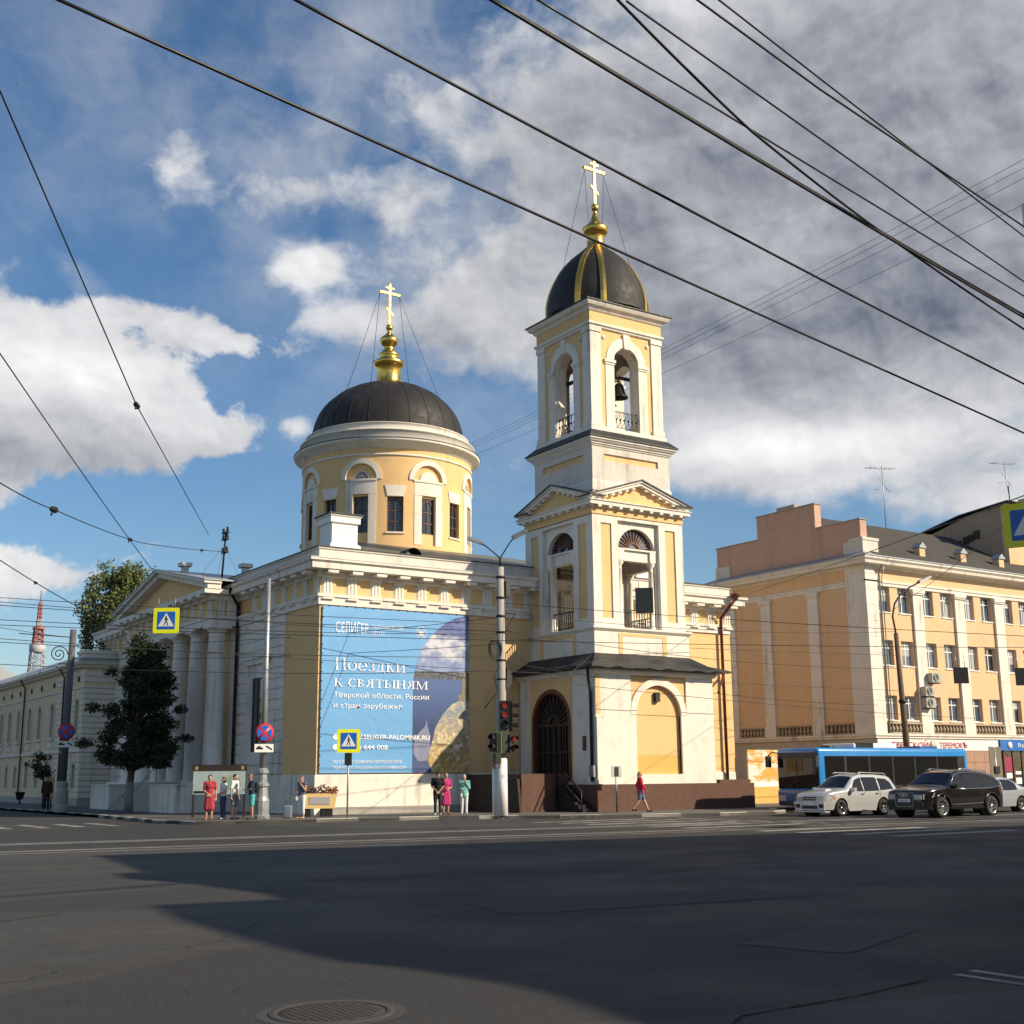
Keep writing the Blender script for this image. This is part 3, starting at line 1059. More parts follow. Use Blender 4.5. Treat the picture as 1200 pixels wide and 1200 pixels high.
b.tube([(9.7 + ox, -6.1 + oy, .1), (9.7 + ox, -6.1 + oy, 1.0), (9.7 + ox, -4.3 + oy, 2.2), (9.7 + ox, -4.3 + oy, .6)], .035)
b.tube([(9.7 + ox, -6.0 + oy, .55), (9.7 + ox, -4.3 + oy, 1.7)], .03)
TP('handrail', b, IRON)
b = MB()
b.prism([(-4.6 + oy, .12), (-.2 + oy, .12), (-.2 + oy, 1.78), (-4.4 + oy, 1.55)], 'x', 7.5 + ox, 7.62 + ox)
TP('ramp_panel', b, mat('shaded_side_brown', (.035, .02, .016), .8))  # terrace side wall, its shade put into the darker brown
# lower storey
BW, BX0, BX1, BY0, BY1 = 3.5, 10.62, 17.62, -6.05, -.08
b = MB()
tb(b, BX0 + .75, BX1 - .18, BY0 + .3, BY1, 1.272, 6.5)
tb(b, BX0 + .1, BX0 + .74, BY0 + .31, BY1, 6.0, 6.5)
TP('core', b, WHITE)
b = MB()
c0 = 14.26 + ox
b.plate(rect(BX0 + ox, BX1 + ox, 1.275, 6.3), [[(12.65 + ox, 4.35), (c0 - 1.65, 4.35), (c0 - 1.34, 4.35), (c0 - 1.34, 1.7), (c0 + 1.34, 1.7), (c0 + 1.34, 4.35), (15.95 + ox, 4.35), (15.95 + ox, 6.1), (12.65 + ox, 6.1)]], BY0 + oy, .28)
TP('front_wall', b, WHITE)
b = MB()
b.plate(rect(12.6 + ox, 16.0 + ox, 1.65, 6.15), [arch(c0, 1.66, 4.35, 1.34)], BY0 + oy + .09, .1)
TP('spandrel_panel', b, YELLOW)
b = MB()
b.box(c0 - 1.5, c0 + 1.5, BY0 + oy + .2, BY0 + oy + .28, 2.55, 6.0)
TP('niche_back', b, YELLOW)
b = MB()
b.box(c0 - 1.5, c0 + 1.5, BY0 + oy + .196, BY0 + oy + .279, 1.6, 2.548)
TP('niche_base', b, OCHRE)
b = MB()
archivolt(b, c0, 4.35, 1.34, 1.66, BY0 + oy - .02, BY0 + oy + .1, 20)
TP('archivolt', b, WHITE)
b = MB()
b.box(c0 - .13, c0 + .12, BY0 + oy + .02, BY0 + oy + .19, 4.95, 5.38)
TP('lamp_bracket', b, BLACK)
b = MB()
b.box(17.63 + ox, 17.75 + ox, BY0 + oy + .05, BY1 + oy, 4.3, 4.42)
TP('impost_band', b, WHITE)
b = MB()
b.box(BX0 + ox - .06, BX0 + ox + .42, BY0 + oy - .07, BY0 + oy, 4.2, 4.3)
b.box(BX0 + ox - .001, BX0 + ox + .3, BY0 + oy - .06, BY0 + oy - .001, 1.3, 4.2)
TP('corner_pilaster', b, WHITE)
b = MB()
b.box(BX0 + ox + .03, BX0 + ox + .26, BY0 + oy - .012, BY0 + oy - .002, 4.32, 6.1)
TP('corner_panel', b, YELLOW)
# west wall with the arched door: built facing -y then turned to face -x
wl = MB()
hw_ = (BY1 - BY0) / 2
dy = hw_ - (2.66 + BY1 * 0 - .0) + 0.0        # door centre measured from the middle of this wall
dc = -(-2.68 - (BY0 + BY1) / 2)
wl.plate(rect(-hw_, hw_ - .285, 1.275, 6.3), [arch(dc, 1.42, 4.05, 1.5)], 0, .3)
ww = part('west_wall', wl, WHITE, tower, (BX0 + ox, (BY0 + BY1) / 2 + oy, 0), -PI / 2)
b = MB()
pts = arch(dc, 1.43, 4.05, 1.52)
b.plate(rect(dc - 1.72, dc + 1.62, 1.43, 6.08), [arch(dc, 1.432, 4.05, 1.5)], -.03, .03)
part('door_panel', b, YELLOW, ww)
b = MB()
archivolt(b, dc, 4.05, 1.36, 1.56, -.05, .2, 20, legs=2.6)
part('door_frame', b, mat('varnished_door_frame', (.13, .045, .018), .5), ww)
b = MB()
b.box(dc - 1.4, dc + 1.4, .2, .25, 1.42, 5.5)
part('door', b, mat('dark_door', (.012, .009, .008), .4), ww)
b = MB()
for i in range(1, 12):
    a = PI * i / 12
    c_, s_ = math.cos(a), math.sin(a)
    nx, nz = -s_ * .025, c_ * .025
    b.plate([(dc + .42 * c_ - nx, 4.0 + .42 * s_ - nz), (dc + 1.36 * c_ - nx, 4.0 + 1.36 * s_ - nz), (dc + 1.36 * c_ + nx, 4.0 + 1.36 * s_ + nz), (dc + .42 * c_ + nx, 4.0 + .42 * s_ + nz)], [], .13, .05)
archivolt(b, dc, 4.0, .36, .44, .12, .18, 12)
for x in (-1.33, -.9, -.45, 0, .45, .68, .9, 1.12, 1.33):
    b.box(dc + x - .03, dc + x + .03, .13, .19, 1.45, 4.0)
b.box(dc - 1.34, dc + 1.34, .12, .192, 3.9, 4.02)
b.box(dc - 1.34, dc + 1.34, .124, .19, 2.7, 2.76)
part('door_grille', b, mat('door_grille_iron', (.07, .05, .04), .5, .4), ww)
b = MB()
b.box(2.0, 2.25, -.03, 0, 2.75, 3.4)
part('wall_plaque', b, mat('red_plaque', (.11, .03, .025), .6), ww)
b = MB()
b.tube([(2.75, -.1, 1.4), (2.75, -.1, 5.3), (2.95, -.35, 5.9), (3.1, -.5, 6.5)], .07)
part('downpipe', b, PIPEDARK, ww)
b = MB()
b.box(2.6, 2.95, -.16, -.02, 1.6, 2.1)
part('meter_box', b, STEEL, ww)
# heavy cornice under the skirt roof, and the roof itself
b = MB()
b.sweep(BX0 + ox, BX1 + ox, BY0 + oy, BY1 + oy, [(0, 6.1), (.1, 6.14), (.16, 6.26), (.16, 6.34), (0, 6.34)])
TP('lower_cornice', b, WHITE)
b = MB()
x0, x1, y0, y1 = BX0 + ox - .62, BX1 + ox + .7, BY0 + oy - .62, BY1 + oy + .3
T0 = 2.84
N_ = 26
ring0, ring1, ring2 = [], [], []
def per(xa, xb, ya, yb):
    out = []
    for (p, q_) in (((xa, ya), (xb, ya)), ((xb, ya), (xb, yb)), ((xb, yb), (xa, yb)), ((xa, yb), (xa, ya))):
        for i in range(N_):
            out.append((p[0] + (q_[0] - p[0]) * i / N_, p[1] + (q_[1] - p[1]) * i / N_))
    return out
po = per(x0, x1, y0, y1)
pi2 = per(-T0, T0, -T0, T0 - .2)
nn = len(po)
vs = []
for i, (x, y) in enumerate(po):
    vs.append((x, y, 6.37 + .05 * math.sin(i * 1.7) * math.sin(i * .37)))
for i, (x, y) in enumerate(po):
    vs.append((x, y, 6.47 + .05 * math.sin(i * 1.1 + .6)))
for i in range(nn):
    mx, my = po[i][0] * .48 + pi2[i][0] * .52, po[i][1] * .48 + pi2[i][1] * .52
    vs.append((mx, my, 6.72 + .05 * math.sin(i * .9)))
for x, y in pi2:
    vs.append((x, y, 7.14))
fs = []
for j in range(3):
    for i in range(nn):
        fs.append((j * nn + i, j * nn + (i + 1) % nn, (j + 1) * nn + (i + 1) % nn, (j + 1) * nn + i))
b.add(vs, fs)
b.add([(x0, y0, 6.36), (x1, y0, 6.36), (x1, y1, 6.36), (x0, y1, 6.36)], [(0, 1, 2, 3)])
TP('skirt_roof', b, ROOFDARK)
# pedestal stage
P1 = 2.85
b = MB()
b.box(-P1, P1, -P1, P1, 6.9, 8.2)
b.sweep(-P1, P1, -P1, P1, [(0, 8.15), (.06, 8.2), (.14, 8.28), (.14, 8.36), (0, 8.36)])
TP('pedestal_stage', b, WHITE)
b = MB()
b.plate(rect(-1.45, 1.45, 7.15, 8.12), [rect(-1.2, 1.2, 7.15 + .001, 7.98)], -P1 - .02, .02)
T4('pedestal_panel', b, YELLOW)
# second stage: open arches
S = 2.77
b = MB()
for ks, d in (((0, 2), 0), ((1, 3), .222)):
    b = MB()
    b.plate(rect(-S + d, S - d, 8.36, 13.66), [rect(-1.26, 1.26, 8.362, 13.48), rect(-2.28, -1.64, 8.78, 13.27), rect(1.64, 2.28, 8.78, 13.27)], -S, .22)
    T4('arcade_wall', b, WHITE, ks)
b = MB()
b.plate(rect(-1.3, 1.3, 8.362, 13.5), [arch(0, 8.364, 12.05, 1.15)], -S + .2, .55)
T4('arch_wall', b, WHITE)
b = MB()
b.box(-2.3, -1.62, -S + .07, -S + .2, 8.7, 13.3)
T4('side_panel', b, YELLOW)
b = MB()
b.box(1.62, 2.3, -S + .07, -S + .2, 8.7, 13.3)
T4('side_panel', b, YELLOW)
b = MB()
b.box(2.0, 2.52, -2.52, -2.0, 8.362, 13.6)
T4('corner_pier', b, WHITE)
for s_ in (-1, 1):
    b = MB()
    b.box(s_ * 1.6 - .32, s_ * 1.6 + .32, -S + .23, -S + .5, 8.363, 13.59)
    T4('arch_pier', b, WHITE)
b = MB()
b.box(-1.15, 1.15, -S + .25, -S + .62, 11.62, 12.12)
b.box(-1.22, 1.22, -S + .13, -S + .66, 12.12, 12.2)
for s_ in (-1, 1):
    b.box(s_ * .96 - .17, s_ * .96 + .17, -S + .14, -S + .5, 11.62, 12.121)
T4('arch_beam', b, WHITE)
b = MB()
b.lathe([(.17, 8.37), (.17, 8.5), (.13, 8.54), (.125, 10.2), (.11, 11.2), (.13, 11.22), (.11, 11.26), (.11, 11.38), (.2, 11.5), (.2, 11.62)], 16)
cmn = b.mesh('column', WHITE)
for k in range(4):
    for s_ in (-1, 1):
        for dy2 in (-S + .34,):
            v = Matrix.Rotation(-PI / 2 * k, 3, 'Z') @ Vector((s_ * .96, dy2, 0))
            part('column', cmn, None, tower, v[:])
fan = MB()
for i in range(1, 14):
    a = PI * i / 14
    c_, s_ = math.cos(a), math.sin(a)
    nx, nz = -s_ * .022, c_ * .022
    fan.plate([(.34 * c_ - nx, 12.2 + .34 * s_ - nz), (1.1 * c_ - nx, 12.2 + 1.0 * s_ - nz), (1.1 * c_ + nx, 12.2 + 1.0 * s_ + nz), (.34 * c_ + nx, 12.2 + .34 * s_ + nz)], [], -S + .4, .05)
archivolt(fan, 0, 12.2, .3, .36, -S + .39, -S + .46, 12)
archivolt(fan, 0, 12.2, .95, 1.0, -S + .39, -S + .46, 16)
fan.box(-1.14, 1.14, -S + .39, -S + .46, 12.2, 12.27)
T4('fanlight_bar', fan, mat('red_brown_fanlight', (.15, .06, .035), .6))
b = MB()
b.plate(halfround(0, 12.2, 1.12), [], -S + .47, .02)
T4('fanlight_pane', b, GLASSL, (0, 2, 3))
b = MB()
b.plate(halfround(0, 12.2, 1.12), [], -S + .47, .02)
T4('fanlight_pane', b, GLASSD, (1,))
b = MB()
b.box(-1.05, 1.05, -S + .3, -S + .34, 9.25, 9.3)
b.box(-1.05, 1.05, -S + .3, -S + .34, 8.5, 8.54)
for i in range(13):
    x = -1.0 + i * 2.0 / 12
    b.box(x - .014, x + .014, -S + .305, -S + .335, 8.37, 9.25)
T4('railing', b, IRON)
b = MB()
b.box(-S + .5, S - .5, -S + .5, S - .5, 13.35, 13.65)
b.box(-S + .5, S - .5, -S + .5, S - .5, 8.2, 8.37)
TP('floor_slab', b, WHITE_WORN)
b = MB()
b.sweep(-S, S, -S, S, [(0, 13.62), (.0, 13.662), (.03, 13.662), (.03, 13.98), (0, 13.98)])
TP('frieze', b, YELLOW)
b = MB()
b.sweep(-S, S, -S, S, [(0, 13.96), (.1, 13.98), (.1, 14.06), (.3, 14.06), (.3, 14.2), (.36, 14.24), (.36, 14.28), (0, 14.28)])
TP('pediment_cornice', b, WHITE)
mu2 = MB()
mu2.box(-.09, .09, -.29, -.1, 13.96, 14.055)
mm = mu2.mesh('modillion', WHITE)
for k in range(4):
    for i in range(9):
        v = Matrix.Rotation(-PI / 2 * k, 3, 'Z') @ Vector((-2.5 + i * .625, -S, 0))
        part('modillion', mm, None, tower, v[:], -PI / 2 * k)
b = MB()
b.prism([(-2.75, 14.28), (2.75, 14.28), (0, 15.3)], 'y', -S - .02, -2.3)
T4('tympanum', b, YELLOW)
b = MB()
def rake2(mb, w, z0, zt, th, y0, y1):
    mb.prism([(-w, z0), (0, zt), (w, z0), (w, z0 + th), (0, zt + th), (-w, z0 + th)], 'y', y0, y1)
rake2(b, 2.98, 14.282, 15.24, .17, -S - .30, -2.3)
rake2(b, 3.1, 14.40, 15.38, .08, -S - .37, -2.3)
T4('raking_cornice', b, WHITE)
for s_ in (-1, 1):
    for i in range(6):
        b = MB()
        x = s_ * (.4 + i * .42)
        zc = 15.26 - abs(x) * (15.24 - 14.28) / 2.98
        b.box(x - .09, x + .09, -S - .25, -S - .021, zc - .13, zc + .02)
        T4('raking_modillion', b, WHITE, (0, 1))
b = MB()
rake2(b, 3.16, 14.45, 15.465, .07, -S - .42, -2.2)
T4('pediment_roof', b, ROOFDARK)
# third stage
Q = 2.4
b = MB()
b.box(-Q + .3, Q - .3, -Q + .3, Q - .3, 14.0, 17.2)
TP('stage_core', b, WHITE)
for ks, d in (((0, 2), 0), ((1, 3), .282)):
    b = MB()
    b.plate(rect(-Q + d, Q - d, 14.1, 17.12), [rect(-1.68, 1.68, 16.42, 16.76)], -Q, .28)
    T4('stage_wall', b, WHITE_WORN, ks)
b = MB()
b.box(-1.75, 1.75, -Q + .09, -Q + .2, 16.4, 16.8)
T4('stage_panel', b, YELLOW)
b = MB()
b.sweep(-Q, Q, -Q, Q, [(0, 14.9), (.05, 14.9), (.05, 15.35), (0, 15.42)], False)
TP('stage_plinth', b, WHITE)
b = MB()
b.sweep(-Q, Q, -Q, Q, [(0, 17.06), (.05, 17.1), (.07, 17.16), (.12, 17.18), (.14, 17.26), (.2, 17.28), (.26, 17.36), (.3, 17.38), (.3, 17.47), (0, 17.47)])
TP('stage_cornice', b, WHITE)
b = MB()
b.sweep(-Q, Q, -Q, Q, [(.36, 17.472), (.36, 17.53), (-.02, 17.9)])
rf3 = TP('stage_roof', b, ROOFDARK)
sl = MB()
sl.box(-.012, .012, -.36, -.0, 0, .03)
sme = MB().add([(-.013, -2.765, 17.545), (.013, -2.765, 17.545), (.013, -2.38, 17.925), (-.013, -2.38, 17.925)], [(0, 1, 2, 3)]).mesh('seam', mat('roof_seam', (.07, .07, .07), .6))
for k in range(4):
    for i in range(9):
        x = -2.2 + i * .55
        v = Matrix.Rotation(-PI / 2 * k, 3, 'Z') @ Vector((x, 0, 0))
        part('seam', sme, None, rf3, v[:], -PI / 2 * k)
# belfry
F = 2.25
b = MB()
b.sweep(-F, F, -F, F, [(.1, 17.8), (.1, 18.08), (.05, 18.13), (0, 18.15)], True)
TP('belfry_base', b, WHITE)
b = MB()
b.plate(rect(-1.65, 1.65, 18.1, 23.22), [arch(0, 18.152, 21.62, .75, 18)], -F + .1, .62)
T4('belfry_wall', b, WHITE)
b = MB()
b.plate(rect(-1.62, 1.62, 18.16, 23.21), [arch(0, 18.162, 21.62, 1.0, 18)], -F + .07, .028)
T4('arch_field', b, YELLOW)
b = MB()
b.box(1.61, F, -F, -1.61, 18.15, 23.2)
b.box(1.57, F + .05, -F - .05, -1.57, 18.152, 18.4)
b.box(1.57, F + .05, -F - .05, -1.57, 22.95, 23.198)
T4('corner_pilaster', b, WHITE)
for s_ in (-1, 1):
    b = MB()
    b.box(s_ * 1.04 - .27, s_ * 1.04 + .27, -F + .03, -F + .2, 18.153, 21.5)
    b.box(s_ * 1.04 - .34, s_ * 1.04 + .34, -F - .05, -F + .3, 21.5, 21.66)
    b.box(s_ * 1.04 - .30, s_ * 1.04 + .30, -F - .01, -F + .29, 21.4, 21.499)
    T4('arch_pier', b, WHITE)
b = MB()
archivolt(b, 0, 21.66, .77, 1.24, -F + .02, -F + .2, 20)
b.prism([(-.13, 22.35), (.13, 22.35), (.2, 23.1), (-.2, 23.1)], 'y', -F - .04, -F + .15)
T4('archivolt', b, WHITE)
for s_ in (-1, 1):
    b = MB()
    b.lathe([(0, 0), (.1, 0), (.1, .04), (0, .06)], 12)
    for i in range(len(b.v) - 48, len(b.v)):
        x, y, zz = b.v[i]
        b.v[i] = (x + s_ * 1.38, -F + .068 - zz, y + 22.75)
    T4('roundel', b, WHITE)
b = MB()
b.sweep(-F, F, -F, F, [(0, 23.16), (.04, 23.2), (.04, 23.26), (.12, 23.3), (.12, 23.42), (0, 23.42)])
TP('belfry_architrave', b, WHITE)
b = MB()
b.sweep(-F, F, -F, F, [(.0, 23.4), (.02, 23.422), (.02, 24.0), (0, 24.0)])
TP('belfry_frieze', b, YELLOW)
b = MB()
b.sweep(-F, F, -F, F, [(0, 23.96), (.08, 24.0), (.14, 24.08), (.16, 24.14), (.3, 24.2), (.38, 24.32), (.4, 24.4), (0, 24.4)])
TP('belfry_cornice', b, WHITE)
b = MB()
b.sweep(-F, F, -F, F, [(.46, 24.402), (.46, 24.45), (.1, 24.62), (-.2, 24.7)])
TP('belfry_roof_edge', b, ROOFDARK)
rl = MB()
rl.box(-.74, .74, -F + .2, -F + .23, 19.1, 19.14)
rl.box(-.74, .74, -F + .2, -F + .23, 18.3, 18.33)
for i in range(6):
    x = -.62 + i * .25
    rl.tube([(x - .1, -F + .215, 18.35), (x, -F + .14, 18.6), (x + .08, -F + .12, 18.85), (x, -F + .2, 19.1)], .014, 5)
    rl.tube([(x + .1, -F + .215, 18.35), (x + .02, -F + .16, 18.7), (x - .06, -F + .2, 19.1)], .014, 5)
    rl.lathe([(.05, 18.66), (.06, 18.7), (.05, 18.74)], 8, (x, -F + .16))
T4('railing', rl, IRON)
b = MB()
b.box(-1.5, 1.5, -.08, .08, 21.15, 21.3)
b.box(-.08, .08, -1.5, 1.5, 21.152, 21.302)
b.box(-1.6, 1.6, -1.3, -1.16, 21.153, 21.3)
b.box(-1.3, -1.16, -1.6, 1.6, 21.151, 21.298)
TP('bell_beam', b, mat('old_timber', (.05, .038, .028), .85))
b = MB()
b.box(-F + .05, F - .05, -F + .05, F - .05, 23.2, 23.3)
TP('belfry_ceiling', b, WHITE_WORN)
# onion-less dome with gilded ribs at the chamfered corners
def dome_r(z):
    tt = max(0.0, min(1.0, (z - 24.6) / 3.95))
    tab = [(24.6, 2.62), (25.2, 2.62), (25.7, 2.54), (26.2, 2.38), (26.7, 2.16), (27.2, 1.88), (27.65, 1.52), (28.06, 1.10), (28.35, .72), (28.55, .55)]
    for (a, u), (c, w) in zip(tab, tab[1:]):
        if z <= c:
            return u + (w - u) * (z - a) / (c - a)
    return .55
angs = []
for k in range(4):
    for d in (-14.3, 14.3):
        angs.append(math.radians(45 + 90 * k + d))
b = MB()
vs, fs = [], []
zs = [24.6 + 3.95 * (1 - (1 - i / 16) ** 1.3) for i in range(17)]
steps = []
for i in range(8):
    a0, a1 = angs[i], angs[(i + 1) % 8] + (2 * PI if i == 7 else 0)
    nseg = 2 if i % 2 == 0 else 8
    for j in range(nseg):
        steps.append(a0 + (a1 - a0) * j / nseg)
for zz in zs:
    for a in steps:
        vs.append((dome_r(zz) * math.cos(a), dome_r(zz) * math.sin(a), zz))
m_ = len(steps)
for j in range(16):
    for i in range(m_):
        fs.append((j * m_ + i, j * m_ + (i + 1) % m_, (j + 1) * m_ + (i + 1) % m_, (j + 1) * m_ + i))
b.add(vs, fs, True)
b.add([vs[16 * m_ + i] for i in range(m_)], [tuple(range(m_))])
TP('dome', b, DOME)
rb = MB()
vs, fs = [], []
for zz in zs:
    r_ = dome_r(zz)
    w = .15 if r_ > 1 else .15 * max(.45, r_)
    for (dr, dw) in ((-.03, -w), (.05, -w), (.075, 0), (.05, w), (-.03, w)):
        vs.append((r_ + dr, dw, zz))
for j in range(16):
    for i in range(4):
        fs.append((j * 5 + i, j * 5 + i + 1, (j + 1) * 5 + i + 1, (j + 1) * 5 + i))
rb.add(vs, fs)
rbm = rb.mesh('dome_rib', mat('worn_gilding', (.80, .50, .12), .34, 1.0, var=.25, scale=2, fine=0))
for a in angs:
    part('dome_rib', rbm, None, tower, None, a)
b = MB()
b.lathe([(.62, 28.4), (.62, 28.5), (.52, 28.56), (.46, 28.62), (.45, 29.22), (.5, 29.28), (.62, 29.38), (.68, 29.55), (.68, 29.68), (.6, 29.76), (.42, 29.88), (.33, 30.0), (.2, 30.3), (.1, 30.6), (.09, 30.68), (.16, 30.72), (.22, 30.88), (.17, 31.02), (.06, 31.1)], 32)
TP('lantern', b, GOLD)
TPc = part('cross', cross_mesh(2.5, .66), GOLDX, tower, (0, 0, 31.1))
b = MB()
for a in (.75, 2.4, 3.9, 5.5):
    sx_ = .62 if math.cos(a) > 0 else -.62
    b.tube([(sx_, 0, 32.9), (1.75 * math.cos(a), 1.75 * math.sin(a), 27.5)], .014, 4)
TP('stay_chain', b, IRON)
# bells
def bell(x, y, ztop, r, label):
    t = thing('bell', label, 'bell', (TC[0] + x, TC[1] + y, ztop), group='bells hung in the belfry')
    q = MB()
    q.lathe([(.0, -.12 * r), (.3 * r, -.16 * r), (.5 * r, -.4 * r), (.58 * r, -.9 * r), (.68 * r, -1.3 * r), (.9 * r, -1.65 * r), (r, -1.8 * r), (.94 * r, -1.82 * r), (.8 * r, -1.6 * r), (.55 * r, -.9 * r), (.0, -.4 * r)], 28)
    part('shell', q, BRONZE, t)
    q = MB()
    q.tube([(0, 0, 21.16 - ztop), (0, 0, -.14 * r)], .04)
    q.tube([(-.1, 0, -.1 * r), (-.12, 0, .06), (.12, 0, .06), (.1, 0, -.1 * r)], .03)
    part('hanger', q, IRON, t)
    q = MB()
    q.tube([(0, 0, -.3 * r), (0, 0, -1.75 * r)], .022)
    q.lathe([(0, -2.0 * r), (.13 * r, -1.9 * r), (.13 * r, -1.75 * r), (0, -1.65 * r)], 10)
    part('clapper', q, IRON, t)
bell(.3, -1.23, 20.98, .46, 'largest bronze bell hanging high in the open arch of the belfry')
bell(-.22, -1.23, 20.15, .27, 'small bronze bell hanging lowest beside the largest belfry bell')
bell(.05, -1.0, 20.5, .24, 'tiny bronze bell hanging between the two other belfry bells')
bell(-1.23, -.35, 20.75, .38, 'bronze bell half hidden in the shaded side arch of the belfry')

# ================================================================== BANNER ON THE CHURCH WALL
banner = thing('banner', 'huge blue pilgrimage advertising banner hung on the sunlit church wall', 'banner', (0, -.09, 0))
BLUE = mat('banner_blue_print', (.135, .36, .66), .45, var=.06, scale=.4, fine=0, bump=1.0, bscale=1.6)
b = MB().box(.12, 7.72, 0, .03, 1.86, 9.15)
part('sheet', b, BLUE, banner)


def photo_print():
    m = bpy.data.materials.new('printed_lake_photo')
    m.use_nodes = True
    q = G(m.node_tree)
    bs = m.node_tree.nodes['Principled BSDF']
    pos = q.n('ShaderNodeNewGeometry').outputs['Position']
    s = q.n('ShaderNodeSeparateXYZ')
    q.put(s.inputs[0], pos)
    x, z = s.outputs[0], s.outputs[2]
    lake = q.mix(q.rng(z, 3.2, 6.1), (.012, .035, .13), (.06, .12, .30))
    lake = q.mix(q.rng(z, 1.8, 4.0, .5, 0), lake, (.09, .13, .28))
    sk = q.mix(q.rng(z, 6.4, 9.1), (.25, .32, .52), (.035, .055, .25))
    pv = q.v('MULTIPLY', pos, (1.0, 1, 1.5))
    n = q.noise(pv, 1.0, 7, .6)
    cm_ = q.m('ADD', q.m('SUBTRACT', n, .5), q.m('SUBTRACT', .45, q.m('MULTIPLY', q.m('ABSOLUTE', q.m('SUBTRACT', z, 7.7)), .42)))
    sk = q.mix(q.rng(cm_, .12, .40), sk, (.56, .58, .63))
    sk = q.mix(q.m('MULTIPLY', q.rng(q.noise(q.v('ADD', pv, (3, 1, 8)), 1.6, 6, .6), .45, .62), .75), sk, (.13, .18, .36))
    sh = q.mix(q.rng(q.noise(q.v('MULTIPLY', pos, (6, 1, 14)), 1, 4), .4, .65), (.03, .05, .075), (.16, .16, .15))
    c = q.mix(q.m('GREATER_THAN', z, 6.1), lake, sh)
    c = q.mix(q.m('GREATER_THAN', z, 6.45), c, sk)
    q.put(bs.inputs['Base Color'], c)
    bs.inputs['Roughness'].default_value = .5
    return m


arcp = [(7.72, 9.15), (7.55, 9.14), (6.9, 8.98), (6.15, 8.54), (5.6, 8.03), (5.15, 7.4), (4.88, 6.8), (4.73, 6.1), (4.70, 5.0), (4.70, 1.86), (7.72, 1.86)]
b = MB()
b.prism(arcp, 'y', -.006, 0)
part('photo_area', b, photo_print(), banner)


def gold_print():
    m = bpy.data.materials.new('printed_gold_dome')
    m.use_nodes = True
    q = G(m.node_tree)
    bs = m.node_tree.nodes['Principled BSDF']
    pos = q.n('ShaderNodeNewGeometry').outputs['Position']
    n = q.noise(q.v('MULTIPLY', pos, (2.2, 1, 2.6)), 1.0, 7, .68, 1.2)
    s2 = q.n('ShaderNodeSeparateXYZ')
    q.put(s2.inputs[0], pos)
    hh = q.rng(s2.outputs[2], 2.0, 5.2)
    c = q.mix(hh, (.42, .27, .07), (.22, .25, .32))
    c = q.mix(q.rng(n, .46, .62, 0, .9), c, (.60, .52, .30))
    c = q.mix(q.rng(q.noise(pos, 3.1, 5, .6), .55, .7), c, (.80, .74, .55))
    c = q.mix(q.rng(q.noise(pos, 7, 4, .6), .6, .7, 0, .7), c, (.12, .08, .03))
    q.put(bs.inputs['Base Color'], c)
    bs.inputs['Roughness'].default_value = .5
    return m


GP = gold_print()
big = [(7.72, 1.86), (7.72, 5.25), (7.3, 5.2), (6.75, 4.95), (6.25, 4.45), (5.9, 3.9), (5.75, 3.3), (5.6, 2.9), (5.5, 2.4), (5.75, 1.86)]
b = MB().prism(big, 'y', -.012, -.0061)
part('printed_dome', b, GP, banner)
b = MB()
b.prism([(7.15, 5.1), (7.72, 5.1), (7.72, 5.5), (7.1, 5.4)], 'y', -.013, -.0062)
b.prism([(7.3, 5.45), (7.7, 5.45), (7.7, 6.3), (7.35, 6.3)], 'y', -.013, -.0062)
b.prism([(7.4, 6.3), (7.62, 6.3), (7.56, 6.6), (7.46, 6.6)], 'y', -.013, -.0062)
b.prism([(7.49, 6.6), (7.53, 6.6), (7.53, 7.5), (7.49, 7.5)], 'y', -.013, -.0062)
b.prism([(7.36, 7.2), (7.66, 7.2), (7.66, 7.24), (7.36, 7.24)], 'y', -.014, -.0063)
part('printed_cupola', b, mat('printed_bronze', (.22, .19, .12), .5, var=.5, scale=4), banner)
b = MB()
b.prism([(4.75, 2.7), (5.0, 2.35), (5.45, 2.4), (5.62, 2.9), (5.62, 3.5), (5.48, 3.9), (5.42, 4.3), (5.36, 3.95), (5.0, 3.6), (4.75, 3.2)], 'y', -.0125, -.0064)
part('printed_dome', b, mat('printed_grey_dome', (.22, .24, .36), .5, var=.3, scale=3), banner)
PRW = mat('white_banner_print', (.82, .84, .86), .5, var=.02, fine=0)
L_ = lambda s, x, z, w, h, wt=0.0: text(s, h, PRW, banner, (x, -.016, z), weight=wt, width=w)
